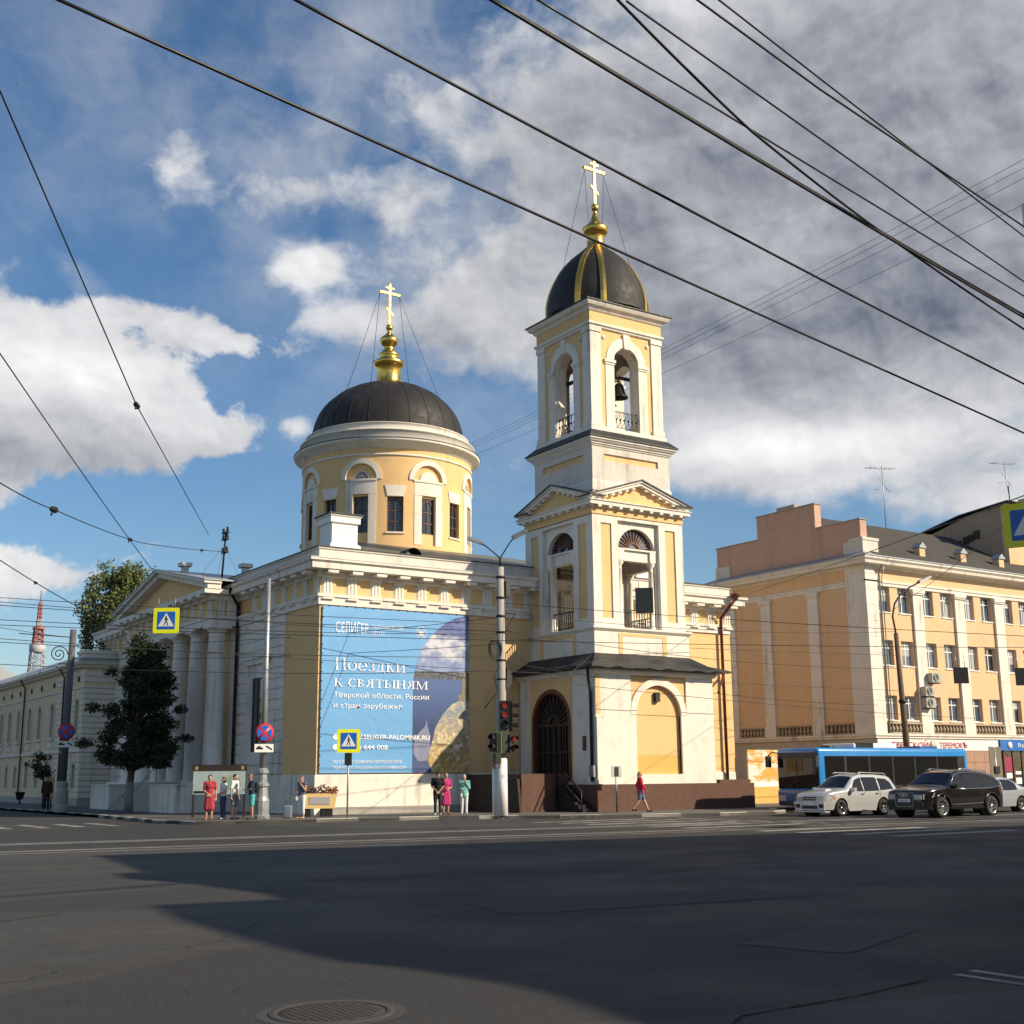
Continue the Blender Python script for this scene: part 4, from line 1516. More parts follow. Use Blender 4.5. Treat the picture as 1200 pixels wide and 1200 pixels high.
# condensed logo word
L_('СЕЛИГЕР', .73, 7.99, 1.62, .5)
L_('ПАЛОМНИЧЕСКИЙ', 2.54, 8.27, 1.55, .15)
L_('ЦЕНТР', 2.54, 7.98, .66, .15)
def serif_line(txt, x0, z0, xh, width):
    """headline in a serif face, drawn stroke by stroke"""
    def st(x, h=1.0, w=.15):
        return [rect(x - w / 2, x + w / 2, 0, h), rect(x - .19, x + .19, 0, .055), rect(x - .19, x + .19, h - .055, h)]

    def ring(cx, cz, rx, rz, a0=0, a1=360, ws=.15, wt=.065):
        n_ = 22
        o, i_ = [], []
        for k in range(n_ + 1):
            a = math.radians(a0 + (a1 - a0) * k / n_)
            o.append((cx + rx * math.cos(a), cz + rz * math.sin(a)))
            i_.append((cx + (rx - ws) * math.cos(a), cz + (rz - wt) * math.sin(a)))
        return [[o[k], o[k + 1], i_[k + 1], i_[k]] for k in range(n_)]

    def dg(p, r_, w):
        return [[(p[0] - w, p[1]), (r_[0] - w, r_[1]), (r_[0] + w, r_[1]), (p[0] + w, p[1])]]
    GL = {'П': (st(.2, 1.42, .16) + st(.86, 1.42, .16) + [rect(.02, 1.04, 1.36, 1.42)], 1.14),
          'о': (ring(.47, .5, .44, .51), .98), 'е': (ring(.45, .5, .42, .51, 0, 322) + [rect(.12, .84, .48, .54)], .93),
          'з': (ring(.30, .74, .30, .27, -80, 150, .14) + ring(.30, .27, .36, .28, -150, 85, .15), .76),
          'д': ([rect(.0, .9, 0, .07), rect(.0, .06, -.25, 0), rect(.84, .9, -.25, 0), rect(.25, .76, .93, 1), rect(.58, .73, .07, .93)] + dg((.17, .07), (.33, .93), .035), .98),
          'к': (st(.2) + dg((.30, .50), (.66, 1), .035) + dg((.40, .55), (.72, 0), .075) + [rect(.56, .90, 0, .055)], .93),
          'и': (st(.2) + st(.8) + dg((.28, .1), (.72, .9), .03), 1.04), 'с': (ring(.46, .5, .43, .51, 42, 318), .88),
          'в': (st(.2) + ring(.22, .745, .40, .255, -90, 90, .14) + ring(.22, .265, .50, .265, -90, 90, .15), .82),
          'я': (st(.72) + ring(.70, .73, .46, .27, 90, 270, .14) + dg((.12, .0), (.46, .5), .06), .98),
          'т': (st(.45) + [rect(.04, .86, .93, 1), rect(.04, .09, .76, .93), rect(.81, .86, .76, .93)], .92),
          'ы': (st(.2) + ring(.22, .29, .48, .29, -90, 90, .15) + st(1.0), 1.24), 'н': (st(.2) + st(.8) + [rect(.27, .73, .46, .53)], 1.04),
          'м': (st(.17, 1, .07) + st(1.12) + dg((.60, 0), (.20, .98), .07) + dg((.60, 0), (1.06, .98), .03), 1.32), ' ': ([], .42)}
    q = MB()
    x = 0
    k = 0
    polys = []
    for c_ in txt:
        ps, adv = GL[c_]
        polys += [[(p[0] + x, p[1]) for p in po_] for po_ in ps]
        x += adv
    sx_ = width / (x - .1)
    for po_ in polys:
        d_ = -.006 * (k % 5)
        k += 1
        q.add([(x0 + p[0] * sx_, d_, z0 + p[1] * xh) for p in po_], [tuple(range(len(po_)))])
    part('lettering', q, PRW, banner, (0, -.018, 0))


serif_line('Поездки', .75, 6.33, .375, 3.52)
serif_line('к святыням', .72, 5.60, .36, 4.72)
L_('Тверской области, России', .71, 5.14, 4.82, .24)
L_('и стран зарубежья', .69, 4.68, 3.42, .24)
L_('WWW.SELIGER-PALOMNIK.RU', 1.12, 3.33, 4.48, .2, .006)
L_('(4822) 644 008', 1.12, 2.88, 2.3, .2, .006)
L_('ПО БЛАГОСЛОВЕНИЮ МИТРОПОЛИТА', .72, 2.28, 3.42, .14)
L_('ТВЕРСКОГО И КАШИНСКОГО АМВРОСИЯ', .72, 2.02, 3.66, .14)
b = MB()
b.lathe([(0, 0), (.13, 0)], 20, (0, 0))
b.v = [(x, -.017, y) for x, y, z in b.v]
bm_ = b.mesh('round_icon', PRW)
part('round_icon', bm_, None, banner, (.86, 0, 3.42))
part('round_icon', bm_, None, banner, (.86, 0, 2.97))
b = MB()
b.lathe([(.27, 0), (.29, 0)], 24)
b.lathe([(.2, 0), (.215, 0)], 24)
b.v = [(x, -.017, y) for x, y, z in b.v]
b.add([(-.12, -.0175, -.12), (.12, -.0175, -.12), (.12, -.0175, .02), (-.12, -.0175, .02)], [(0, 1, 2, 3)])
b.add([(-.12, -.0176, .02), (-.06, -.0176, .02), (-.09, -.0176, .14)], [(0, 1, 2)])
b.add([(-.03, -.0176, .02), (.03, -.0176, .02), (0, -.0176, .18)], [(0, 1, 2)])
b.add([(.06, -.0176, .02), (.12, -.0176, .02), (.09, -.0176, .14)], [(0, 1, 2)])
part('round_emblem', b, PRW, banner, (5.1, 0, 8.2))
b = MB()
for i in range(18):
    b.box(-.02 + .14, .02 + .14, -.02, .01, 2.2 + i * .4, 2.25 + i * .4)
for i in range(17):
    b.box(.4 + i * .44, .45 + i * .44, -.02, .01, 9.13, 9.2)
part('lashing', b, IRON, banner)

# ================================================================== RIGHT-HAND OFFICE BUILDING
UR = 36.06
office = thing('office_building', 'four storey peach building with white pilasters and stepped pink gable', 'building', (UR, 0, 0))
LX = 34.0
b = MB()
wins = []
pair = [1.6, 3.45]
per_ = 4.1
cols = []
for i in range(8):
    cols += [1.07 + .53 + i * per_, 2.9 + .55 + i * per_]
holes = []
rows = [(4.78, 6.24), (8.06, 9.59), (11.31, 12.9)]
for x in cols:
    for z0, z1 in rows:
        holes.append(rect(x - .56, x + .56, z0, z1))
b.plate(rect(0, LX, 3.72, 14.2), holes, 0, .35)
part('street_wall', b, PEACH, office)
b = MB()
b.box(.01, LX, .352, 13, .1, 14.2)
b.box(0, .36, .353, 12.9, .1, 14.2)
part('wall', b, PEACH, office)
wm = MB()
wm.box(-.56, .56, -.06, .30, -.07, 0)
wmesh = wm.mesh('window', PAINTW)
H = 1.5
fm = MB()
for x in (-.53, -.02, .53):
    fm.box(x - .035, x + .035, .2, .27, 0, H)
for zz in (.03, 1.05, H - .03):
    fm.box(-.56, .56, .202, .268, zz - .035, zz + .035)
fmesh = fm.mesh('frame', FRAMEW)
pms = []
for nm, cc in (('window_glass_with_curtain', GLASSL), ('dim', mat('window_glass_blue_grey', (.07, .10, .14), .06, var=.6, scale=1.4, fine=3, spec=.9)), ('dark', GLASSD)):
    pms.append(MB().box(-.56, .56, .23, .24, 0, H).mesh('pane', cc))
BLIND = mat('pale_curtain', (.42, .43, .42), .9, var=.25, scale=5)
random.seed(3)
for i, x in enumerate(cols):
    for j, (z0, z1) in enumerate(rows):
        w_ = part('window', wmesh, None, office, (x, 0, z0))
        f_ = part('frame', fmesh, None, w_)
        f_.scale.z = (z1 - z0) / H
        p_ = part('pane', random.choice(pms[:2] if random.random() < .75 else pms), None, w_)
        p_.scale.z = (z1 - z0) / H
        r_ = random.random()
        if r_ < .3:
            part('blind', MB().box(-.5, .5, .222, .228, (z1 - z0) * random.uniform(.35, .75), z1 - z0 - .05), BLIND, w_)
        elif r_ < .6:
            sd = random.choice((-1, 1))
            part('curtain', MB().box(min(sd * .12, sd * .5), max(sd * .12, sd * .5), .221, .228, .06, z1 - z0 - .05), BLIND, w_)
# pilasters on the street side and the gable side
def pil(w):
    q = MB()
    q.box(-w, w, -.16, -.002, 3.98, 12.55)
    q.box(-w - .07, w + .07, -.24, -.001, 12.55, 12.65)
    q.box(-w - .12, w + .12, -.29, -.003, 12.65, 12.88)
    q.box(-w - .06, w + .06, -.22, -.004, 3.981, 4.66)
    return q.mesh('pilaster', WHITE)
pm_ = pil(.46)
rep('pilaster', pm_, None, office, [(4.6 + i * per_, 0, 0) for i in range(7)])
rep('pilaster', pil(.42), None, office, [(0, 8.36, 0, -PI / 2), (0, 4.23, 0, -PI / 2)])
zz = 3.98
while zz < 13.9:
    h = min(.96, 14.05 - zz)
    part('quoin_stone', MB().box(-.14, .92, -.14, .0, zz, zz + h - .035).box(-.139, -.002, .0, 1.42, zz, zz + h - .035), WHITE, office)
    part('quoin_stone', MB().box(-.139, -.002, 11.3, 12.95, zz, zz + h - .035), WHITE, office)
    zz += .96
b = MB()
b.box(-.12, .9, -.12, .0, 3.98, 14.0)
b.box(-.12, -.001, .001, 1.4, 3.98, 14.0)
part('corner_quoin', b, WHITE, office)
b = MB()
b.sweep(0, LX, 0, 13, [(0, 12.87), (.08, 12.9), (.08, 13.05), (.14, 13.1), (.14, 13.2), (0, 13.25)], False)
part('upper_band', b, WHITE, office)
b = MB()
b.sweep(0, LX, 0, 13, [(0, 13.95), (.12, 14.0), (.2, 14.1), (.62, 14.14), (.66, 14.3), (.78, 14.42), (.78, 14.54), (0, 14.54)])
part('cornice', b, WHITE, office)
b = MB()
b.sweep(0, LX, 0, 13, [(.82, 14.542), (.82, 14.6), (.1, 14.9)], False)
part('gutter', b, ROOFGREY, office)
b = MB()
b.sweep(0, LX, 0, 13, [(0, 3.66), (.2, 3.7), (.2, 3.8), (.28, 3.84), (.28, 3.96), (0, 3.98)])
part('lower_band', b, WHITE, office)
# balustrades: one part per bay, turned balusters inside it
def balus(L):
    q = MB()
    n_ = max(2, int(L / .29))
    for i in range(n_):
        x = L * (i + .5) / n_
        q.lathe([(.05, 4.05), (.05, 4.1), (.105, 4.2), (.115, 4.28), (.05, 4.44), (.045, 4.5), (.07, 4.54)], 8, (x, -.11))
    q.box(0, L, -.2, -.02, 4.54, 4.64)
    q.box(0, L, -.19, -.021, 3.98, 4.05)
    return q
STONEB = mat('weathered_balusters', (.42, .34, .24), .9, var=.25, streak=.8, fine=6)
bb = balus(3.14).mesh('balustrade', STONEB)
rep('balustrade', bb, None, office, [(5.08 + i * per_, 0, 0) for i in range(7)])
part('balustrade', balus(3.1), STONEB, office, (1.0, 0, 0))
for y1, y0 in ((3.75, 1.45), (7.85, 4.7), (11.25, 8.85)):
    part('balustrade', balus(y1 - y0), STONEB, office, (0, y1, 0), -PI / 2)
# thin sheet in a darker plaster tone on the flat wall behind the balusters
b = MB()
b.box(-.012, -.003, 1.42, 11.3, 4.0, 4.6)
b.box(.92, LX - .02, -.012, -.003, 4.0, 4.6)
part('balustrade_backing', b, mat('dark_backing_plaster', (.30, .20, .11), .9, var=.2, streak=.4), office)
# gable
gb = MB()
gb.prism([(12.9, 14.55), (12.9, 17.05), (8.9, 17.05), (8.9, 18.6), (3.73, 18.6), (3.73, 16.97), (.12, 16.97), (.12, 14.55)], 'x', .02, .6)
part('gable', gb, PINK, office)
b = MB()
for y0, y1, zz in ((8.92, 12.96, 17.052), (3.68, 8.96, 18.602), (.06, 3.72, 16.972)):
    b.box(-.04, .66, y0, y1, zz, zz + .06)
b.box(-.0, .5, 5.4, 7.0, 18.664, 18.9)
part('gable_coping', b, GREYSTONE, office)
b = MB()
b.box(-.1, 1.3, -.1, 1.45, 14.55, 15.65)
b.box(-.15, 1.35, -.15, 1.0, 15.65, 15.82)
part('corner_block', b, WHITE_WORN, office)
part('corner_block', MB().box(-.08, .7, 11.6, 12.98, 14.55, 15.7), WHITE_WORN, office)
b = MB()
b.add([(.6, -.75, 14.62), (LX, -.75, 14.62), (LX, 6.3, 18.5), (.6, 6.3, 18.5), (LX, 13.7, 14.62), (.6, 13.7, 14.62)], [(0, 1, 2, 3), (3, 2, 4, 5)])
b.add([(.62, -.7, 14.6), (.62, 13.6, 14.6), (.62, 6.3, 18.4)], [(0, 1, 2)])
part('roof', b, SLATE, office)
dmr = MB()
dmr.box(-.27, .27, 0, .5, 0, .75)
dmesh = dmr.mesh('dormer', PEACH)
dr = MB()
dr.prism([(-.34, .752), (.34, .752), (.34, .82), (0, 1.12), (-.34, .82)], 'y', -.08, .55)
drm = dr.mesh('dormer_roof', ROOFGREY)
for x in (6.0, 10.15, 14.2, 18.3, 22.4):
    d_ = part('dormer', dmesh, None, office, (x, .3, 15.0))
    part('roof', drm, None, d_)
b = MB()
b.tube([(1.05, -.2, 3.9), (1.05, -.2, 13.6), (1.0, -.5, 14.1), (.9, -.7, 14.5)], .065)
part('downpipe', b, STEEL, office)
part('cable_pipe', MB().tube([(1.3, -.2, 4.0), (1.3, -.2, 13.4), (1.2, -.5, 14.0)], .03), STEEL, office)
# ground floor
GF = mat('pink_granite_cladding', (.40, .24, .17), .45, var=.2, scale=2, fine=14)
rep('cladding_panel', MB().box(.01, .99, -.09, -.001, 0, .70), GF, office, [(i * 1.0, 0, .12 + j * .72) for i in range(34) for j in range(4) if not (10.9 < i * 1.0 < 14.9 or 15.4 < i < 18 or 2 < i < 3.6)])
b = MB()
b.box(0, LX, -.12, .0, 2.99, 3.65)
part('fascia', b, PAINTW, office)
b = MB()
b.box(12.0, 14.9, -.05, -.001, .12, 2.97)
b.box(15.5, 18, -.05, -.001, .12, 2.97)
part('shop_window', b, GLASSD, office)
b = MB()
for x in (12.0, 12.95, 13.9, 14.85, 15.5, 16.7, 17.95):
    b.box(x - .05, x + .05, -.1, -.051, .12, 2.97)
part('shop_frame', b, FRAMEB, office)
b = MB()
b.box(12.1, 12.8, -.07, -.052, 1.7, 2.6)
part('shop_poster', b, mat('crimson_poster', (.32, .02, .07), .6), office)
b = MB()
for q_ in ((13.1, 13.7, .9, 1.3), (13.1, 13.7, 1.5, 1.7), (12.15, 12.75, 1.25, 1.6)):
    part('shop_notice', MB().box(q_[0], q_[1], -.07, -.052, q_[2], q_[3]), SIGNW, office)
b = MB()
b.box(11.5, 11.56, -.1, -.05, .12, 2.95)
b.box(11.0, 11.06, -.1, -.05, .12, 2.95)
b.box(11.06, 11.5, -.06, -.05, .12, 2.95)
part('side_door', b, mat('pale_door', (.55, .40, .22), .6), office)
# dark lower part of the gable side
b = MB()
b.box(-.06, -.002, .0, 13, .1, 3.66)
part('gable_base', b, mat('pale_grey_base', (.48, .44, .38), .9, var=.12, streak=.5), office)
# shop signs
sg = thing('shop_sign', 'crimson lettered shop sign on the white fascia of the peach building', 'shop sign', (UR + .0, -.14, 0))
CRIM = mat('crimson_letters', (.45, .015, .08), .5, var=.04, fine=0)
text('ТВЕРСКОЙ', .36, CRIM, sg, (1.2, -.01, 3.14), width=3.35)
text('ТЕРЕМОКЪ', .36, CRIM, sg, (5.6, -.01, 3.14), width=2.7)
b = MB()
b.lathe([(0, 0), (.29, 0), (.29, .04), (0, .04)], 24)
b.v = [(x, -z, y) for x, y, z in b.v]
part('round_emblem', b, mat('beige_disc', (.6, .45, .35), .5), sg, (5.0, -.01, 3.3))
sg2 = thing('shop_sign', 'blue shop sign with white round emblem above the dark shop door', 'shop sign', (UR + 11.55, -.14, 0))
b = MB().box(0, 6.0, -.1, .0, 3.0, 3.68)
part('board', b, mat('blue_sign_board', (.02, .15, .50), .4, var=.03, fine=0), sg2)
b = MB()
b.lathe([(0, 0), (.22, 0), (.22, .03), (0, .03)], 20)
b.v = [(x, -z, y) for x, y, z in b.v]
part('round_emblem', b, SIGNW, sg2, (.95, -.11, 3.34))
text('Raiffeisen', .28, SIGNW, sg2, (1.75, -.115, 3.22), width=2.4)
# air conditioners
def ac(x, z, label):
    t = thing('air_conditioner', label, 'air conditioner', (UR + x, -.2, z), group='air conditioners on the peach facade')
    part('case', MB().box(-.42, .42, -.36, .0, 0, .58), mat('grey_white_case', (.42, .41, .38), .6, streak=.4), t)
    q = MB()
    for r_ in (.08, .14, .2, .25):
        q.lathe([(r_ - .012, 0), (r_ - .012, .02), (r_ + .012, .02), (r_ + .012, 0)], 20)
    q.v = [(x_ - .08, -.36 - z_, y_ + .29) for x_, y_, z_ in q.v]
    part('fan_grille', q, mat('grey_grille', (.16, .16, .15), .6), t)
    part('bracket', MB().box(-.36, -.3, -.36, .2, -.06, -.001).box(.3, .36, -.36, .2, -.06, -.001), IRON, t)
ac(5.3, 7.1, 'uppermost of three air conditioners beside the first pilaster of the peach facade')
ac(4.6, 6.25, 'middle air conditioner just above another on the first pilaster of the peach facade')
ac(4.6, 5.55, 'lowest air conditioner below another on the first pilaster of the peach facade')
# aerials
def aerial(x, y, z, h, label, lean=0.0):
    t = thing('roof_aerial', label, 'aerial', (x, y, z))
    part('mast', MB().tube([(0, 0, 0), (lean, 0, h)], .03, 6), STEEL, t)
    q = MB()
    q.tube([(-1.6 + lean, .1, h - .3), (1.2 + lean, -.1, h - .05)], .022, 5)
    for i in range(6):
        p = -1.4 + i * .5
        q.tube([(p + lean, -.35, h - .28 + i * .045), (p + lean, .35, h - .28 + i * .045)], .012, 4)
    q.tube([(-.4 + lean, 0, h * .8), (1.0 + lean, .2, h * .62)], .02, 5)
    q.tube([(-.9 + lean * .8, .1, h * .62), (.5 + lean * .8, 0, h * .66)], .02, 5)
    part('antenna', q, STEEL, t)
aerial(46.2, 6.4, 18.3, 4.7, 'tall thin television aerial standing on the mossy slate roof')
aerial(60.5, 6.0, 20.5, 4.6, 'leaning television aerial on the roof of the taller block', -.5)
# taller block behind
tallb = thing('rear_block', 'taller peach block with a dark patched gable rising behind the slate roof', 'building', (53, 1.5, 0))
part('street_wall', MB().box(0, 22, 0, .4, .1, 20.2), PEACH, tallb)
b = MB()
b.prism([(.41, .1), (12, .1), (12, 17.5), (9.0, 18.6), (6.2, 19.0), (3.5, 19.7), (.41, 20.1)], 'x', 0, 22)
part('wall', b, mat('patched_grey_plaster', (.40, .30, .21), .9, var=.25, streak=.8, scale=.8, bump=.3), tallb)
b = MB()
b.add([(-.3, -.4, 20.3), (22, -.4, 20.3), (22, 3.6, 19.95), (-.3, 3.6, 19.95), (22, 9.0, 18.8), (-.3, 9.0, 18.8), (22, 13, 16.8), (-.3, 13, 16.8)], [(0, 1, 2, 3), (3, 2, 4, 5), (5, 4, 6, 7)])
b.add([(-.3, -.4, 20.2), (-.3, -.4, 20.3), (-.3, 3.6, 19.95), (-.3, 9.0, 18.8), (-.3, 13, 16.8), (-.3, 13, 16.7), (-.3, 9, 18.7), (-.3, 3.6, 19.85)], [(0, 1, 2, 3, 4, 5, 6, 7)])
part('roof', b, ROOFDARK, tallb)
b = MB()
random.seed(11)
for i in range(9):
    y = 2.2 + i * .5 + random.uniform(-.1, .1)
    b.box(-.03, -.002, y, y + random.uniform(.3, .7), 18.0 - i * .12, 18.3 - i * .1 + random.random() * .35)
part('bare_brick_patch', b, mat('bare_brick', (.06, .045, .038), .95, var=.4, fine=12), tallb)
part('chimney', MB().box(4.0, 5.2, .6, 1.6, 20.0, 21.2), PEACH, tallb)
rep('window', MB().box(0, 1.2, -.03, -.002, 0, 1.7), GLASSL, tallb, [(x, 0, z) for x in (3, 6, 9) for z in (16.0, 12.6, 9.2)])
# painted hoarding in the gap between church and office building
ORW = mat('orange_white_print', (.72, .40, .12), .6, var=.3, scale=.55, fine=1.4)
_q = G(ORW.node_tree)
_b = ORW.node_tree.nodes['Principled BSDF']
_p = _q.n('ShaderNodeNewGeometry').outputs['Position']
_q.put(_b.inputs['Base Color'], _q.mix(_q.rng(_q.noise(_q.v('MULTIPLY', _p, (.9, .9, 2.2)), 1.0, 5, .6), .47, .58), (.72, .34, .06), (.74, .68, .56)))
hd = thing('hoarding', 'orange and white advertising hoarding in the gap beside the church', 'hoarding', (25.0, -.6, 0))
part('board', MB().box(0, 7.0, 0, .1, 1.25, 2.95), ORW, hd)
part('base_wall', MB().box(0, 7.0, -.1, .12, .1, 1.0), OCHRE, hd)
part('white_strip', MB().box(0, 7.0, -.03, .11, 1.0, 1.25), PAINTW, hd)

# ================================================================== LEFT-HAND OLD HOUSE
old = thing('old_house', 'long two storey pale yellow old house in shade on the far left', 'house', (-2.0, 30.4, 0))
LF = mat('faded_yellow_plaster', (.70, .56, .36), .9, var=.14, streak=.4, bump=.3)
LW = mat('faded_white_trim', (.70, .64, .54), .9, var=.12, streak=.4, bump=.2)
LL = 60.0
# street wall is built facing -y and turned to face -x: local x = -(Y - 30.4)
ow = MB()
vv = [1.35, 7.6, 11.1, 14.1, 17.6, 20.5, 23.3, 26.5, 29.6, 32.8, 36, 39.2, 42.4, 45.6]
holes = [arch(-v, 4.5, 6.35, .5, 8, .34) for v in vv] + [arch(-v, 1.15, 2.45, .42, 6, .2) for v in vv]
ow.plate(rect(-LL, 0, .1, 9.0), holes, 0, .35)
ost = part('street_wall', ow, LF, old, None, -PI / 2)
part('wall', MB().box(.36, 12, .02, LL, .1, 9.0), LF, old)
op = MB().plate(arch(0, 4.5, 6.35, .5, 8, .34), [], .22, .02).mesh('pane', GLASSL)
og = MB().plate(arch(0, 1.15, 2.45, .42, 6, .2), [], .22, .02).mesh('pane', GLASSD)
oa = MB()
archivolt(oa, 0, 6.3, .52, .68, -.07, .0, 10, 1.8)
oa.box(-.72, .72, -.14, -.002, 4.3, 4.46)
oam = oa.mesh('window', LW)
ob = MB()
archivolt(ob, 0, 2.4, .44, .56, -.05, .0, 8, 1.25)
obm = ob.mesh('window', LW)
ofr = MB().box(-.03, .03, .16, .22, 4.5, 6.65).box(-.5, .5, .161, .219, 5.7, 5.77).mesh('frame', FRAMEW)
for v in vv:
    w_ = part('window', oam, None, ost, (-v, 0, 0))
    w2_ = part('window', obm, None, ost, (-v, 0, 0))
    part('pane', op, None, w_)
    part('frame', ofr, None, w_)
    part('pane', og, None, w2_)
b = MB()
b.sweep(0, 12, 0, LL, [(0, 8.6), (.1, 8.65), (.18, 8.8), (.42, 8.86), (.5, 9.05), (0, 9.05)])
part('cornice', b, LW, old)
b = MB()
b.sweep(0, 12, 0, LL, [(0, 3.35), (.14, 3.4), (.14, 3.55), (0, 3.62)], False)
b.sweep(0, 12, 0, LL, [(0, 7.35), (.07, 7.4), (.07, 7.5), (0, 7.52)], False)
part('string_course', b, LW, old)
b = MB()
b.sweep(0, 12, 0, LL, [(.56, 9.052), (.56, 9.12), (-5, 11.4)], False)
part('roof', b, ROOFGREY, old)
# panels and hoods between the floors
pn = MB().box(-.75, .75, -.06, -.001, 3.75, 4.15).box(-.6, .6, -.09, -.061, 3.83, 4.07)
pnm = pn.mesh('sill_panel', LW)
vn = MB()
vn.lathe([(.0, 0), (.17, 0), (.2, .05), (0, .06)], 12)
vn.v = [(x, -z - .001, y + 8.0) for x, y, z in vn.v]
vnm = vn.mesh('roundel', mat('dark_vent_hole', (.06, .05, .04), .9))
for v in vv:
    part('sill_panel', pnm, None, ost, (-v, 0, 0))
    part('roundel', vnm, None, ost, (-v, 0, 0))
dk = MB()
for i in range(150):
    dk.box(-.4 * i - .2, -.4 * i, -.3, -.1, 8.68, 8.82)
part('dentil_row', dk, LW, ost)['kind'] = 'stuff'
# rusticated strips
rc = MB()
rc.add([(0, 0, 0), (1, 0, 0), (1, 0, .3), (0, 0, .3), (0.0, -.05, .04), (1.0, -.05, .04), (1.0, -.05, .26), (0.0, -.05, .26)],
       [(0, 1, 5, 4), (4, 5, 6, 7), (7, 6, 2, 3), (0, 4, 7, 3), (1, 2, 6, 5)])
rcm = rc.mesh('course', LW)
z = .55
while z < 8.3:
    if not (3.1 < z < 3.6 or 7.1 < z < 7.4):
        for (x0, x1) in ((-.75, 0), (-4.0, -2.1), (-6.6, -5.1)):
            o_ = part('course', rcm, None, ost, (x0, -.001, z))
            o_.scale.x = x1 - x0
        o_ = part('course', rcm, None, old, (0.0, -.001, z))
        o_.scale.x = 12
    z += .36
b = MB()
b.box(-.1, 6, -.2, 1.5, 9.1, 9.55)
b.box(-.2, 6, -.3, 1.6, 9.55, 9.75)
part('parapet', b, LW, old)
rep('downpipe', MB().tube([(-.12, 0, .3), (-.12, 0, 8.3), (-.5, 0, 8.9)], .06), PIPERED, old, [(0, 4.6, 0), (0, 15.8, 0)])
b = MB()
b.box(-.9, 0, 26.5, 28.9, 3.62, 3.72)
for i in range(13):
    b.box(-.88, -.86, 26.5 + i * .2, 26.52 + i * .2, 3.72, 4.5)
b.box(-.9, -.85, 26.5, 28.9, 4.5, 4.55)
part('balcony', b, IRON, old)
part('plinth', MB().box(-.06, -.002, 0, LL, .1, .55).box(-.06, 12, -.06, -.002, .1, .55), GREYSTONE, old)
hb = thing('house', 'farther house with a pale sheet metal roof beyond the old yellow house', 'house', (-2.6, 82, 0))
b = MB().box(0, 14, 9, 40, .1, 9.5)
part('wall', b, LF, hb)
b = MB()
b.prism([(-.6, 9.5), (14.6, 9.5), (7, 14)], 'y', 8.4, 40)
part('roof', b, ROOFGREY, hb)
rep('window', MB().box(-.03, -.001, 0, 1.2, 0, 2.2), GLASSD, hb, [(0, 11 + i * 4, z) for i in range(7) for z in (1.2, 5)])
# lattice television mast far away
def tvmast():
    hx = math.radians(-21.03) 
    d = 620.0
    fx, fy = HX * math.cos(hx) + HY * math.sin(hx), HY * math.cos(hx) - HX * math.sin(hx)
    t = thing('television_tower', 'red and white lattice television tower far off above the left roofs', 'tower', (-23.11 + fx * d, -50.1 + fy * d, 0))
    MASTW = mat('grey_mast_paint', (.42, .43, .45), .6)
    RED = mat('red_mast_paint', (.40, .13, .12), .6)
    def lattice(z0, z1, w0, w1, n, m_, nm, th=.35):
        q = MB()
        for i in range(n):
            a, c = i / n, (i + 1) / n
            za, zc = z0 + (z1 - z0) * a, z0 + (z1 - z0) * c
            wa, wc = w0 + (w1 - w0) * a, w0 + (w1 - w0) * c
            cor = [(-1, -1), (1, -1), (1, 1), (-1, 1)]
            for j in range(4):
                p, r_ = cor[j], cor[(j + 1) % 4]
                q.tube([(p[0] * wa, p[1] * wa, za), (p[0] * wc, p[1] * wc, zc)], th, 4)
                q.tube([(p[0] * wa, p[1] * wa, za), (r_[0] * wc, r_[1] * wc, zc)], th * .6, 4)
                q.tube([(r_[0] * wa, r_[1] * wa, za), (p[0] * wc, p[1] * wc, zc)], th * .6, 4)
                q.tube([(p[0] * wa, p[1] * wa, za), (r_[0] * wa, r_[1] * wa, za)], th * .6, 4)
        part(nm, q, m_, t)
    lattice(0, 52, 5, 3.0, 10, MASTW, 'lower_lattice', .3)
    lattice(52, 60, 2.9, 2.7, 3, MASTW, 'platform_lattice', .3)
    q = MB()
    q.lathe([(3.0, 60), (3.7, 60.5), (3.7, 63.6), (3.1, 64.2), (0, 64.2)], 16)
    part('white_platform', q, MASTW, t)
    lattice(64.2, 71.5, 2.0, 1.7, 3, RED, 'red_lattice', .35)
    q = MB()
    q.lathe([(2.6, 71), (2.8, 71.2), (2.8, 72.0), (0, 72.2)], 14)
    part('red_platform', q, RED, t)
    lattice(72.2, 76, 1.0, .8, 2, MASTW, 'white_mast_section', .3)
    lattice(76, 84, .75, .5, 4, RED, 'red_mast_section', .3)
    part('mast_tip', MB().tube([(0, 0, 84), (0, 0, 89.5)], .25, 5), RED, t)
tvmast()

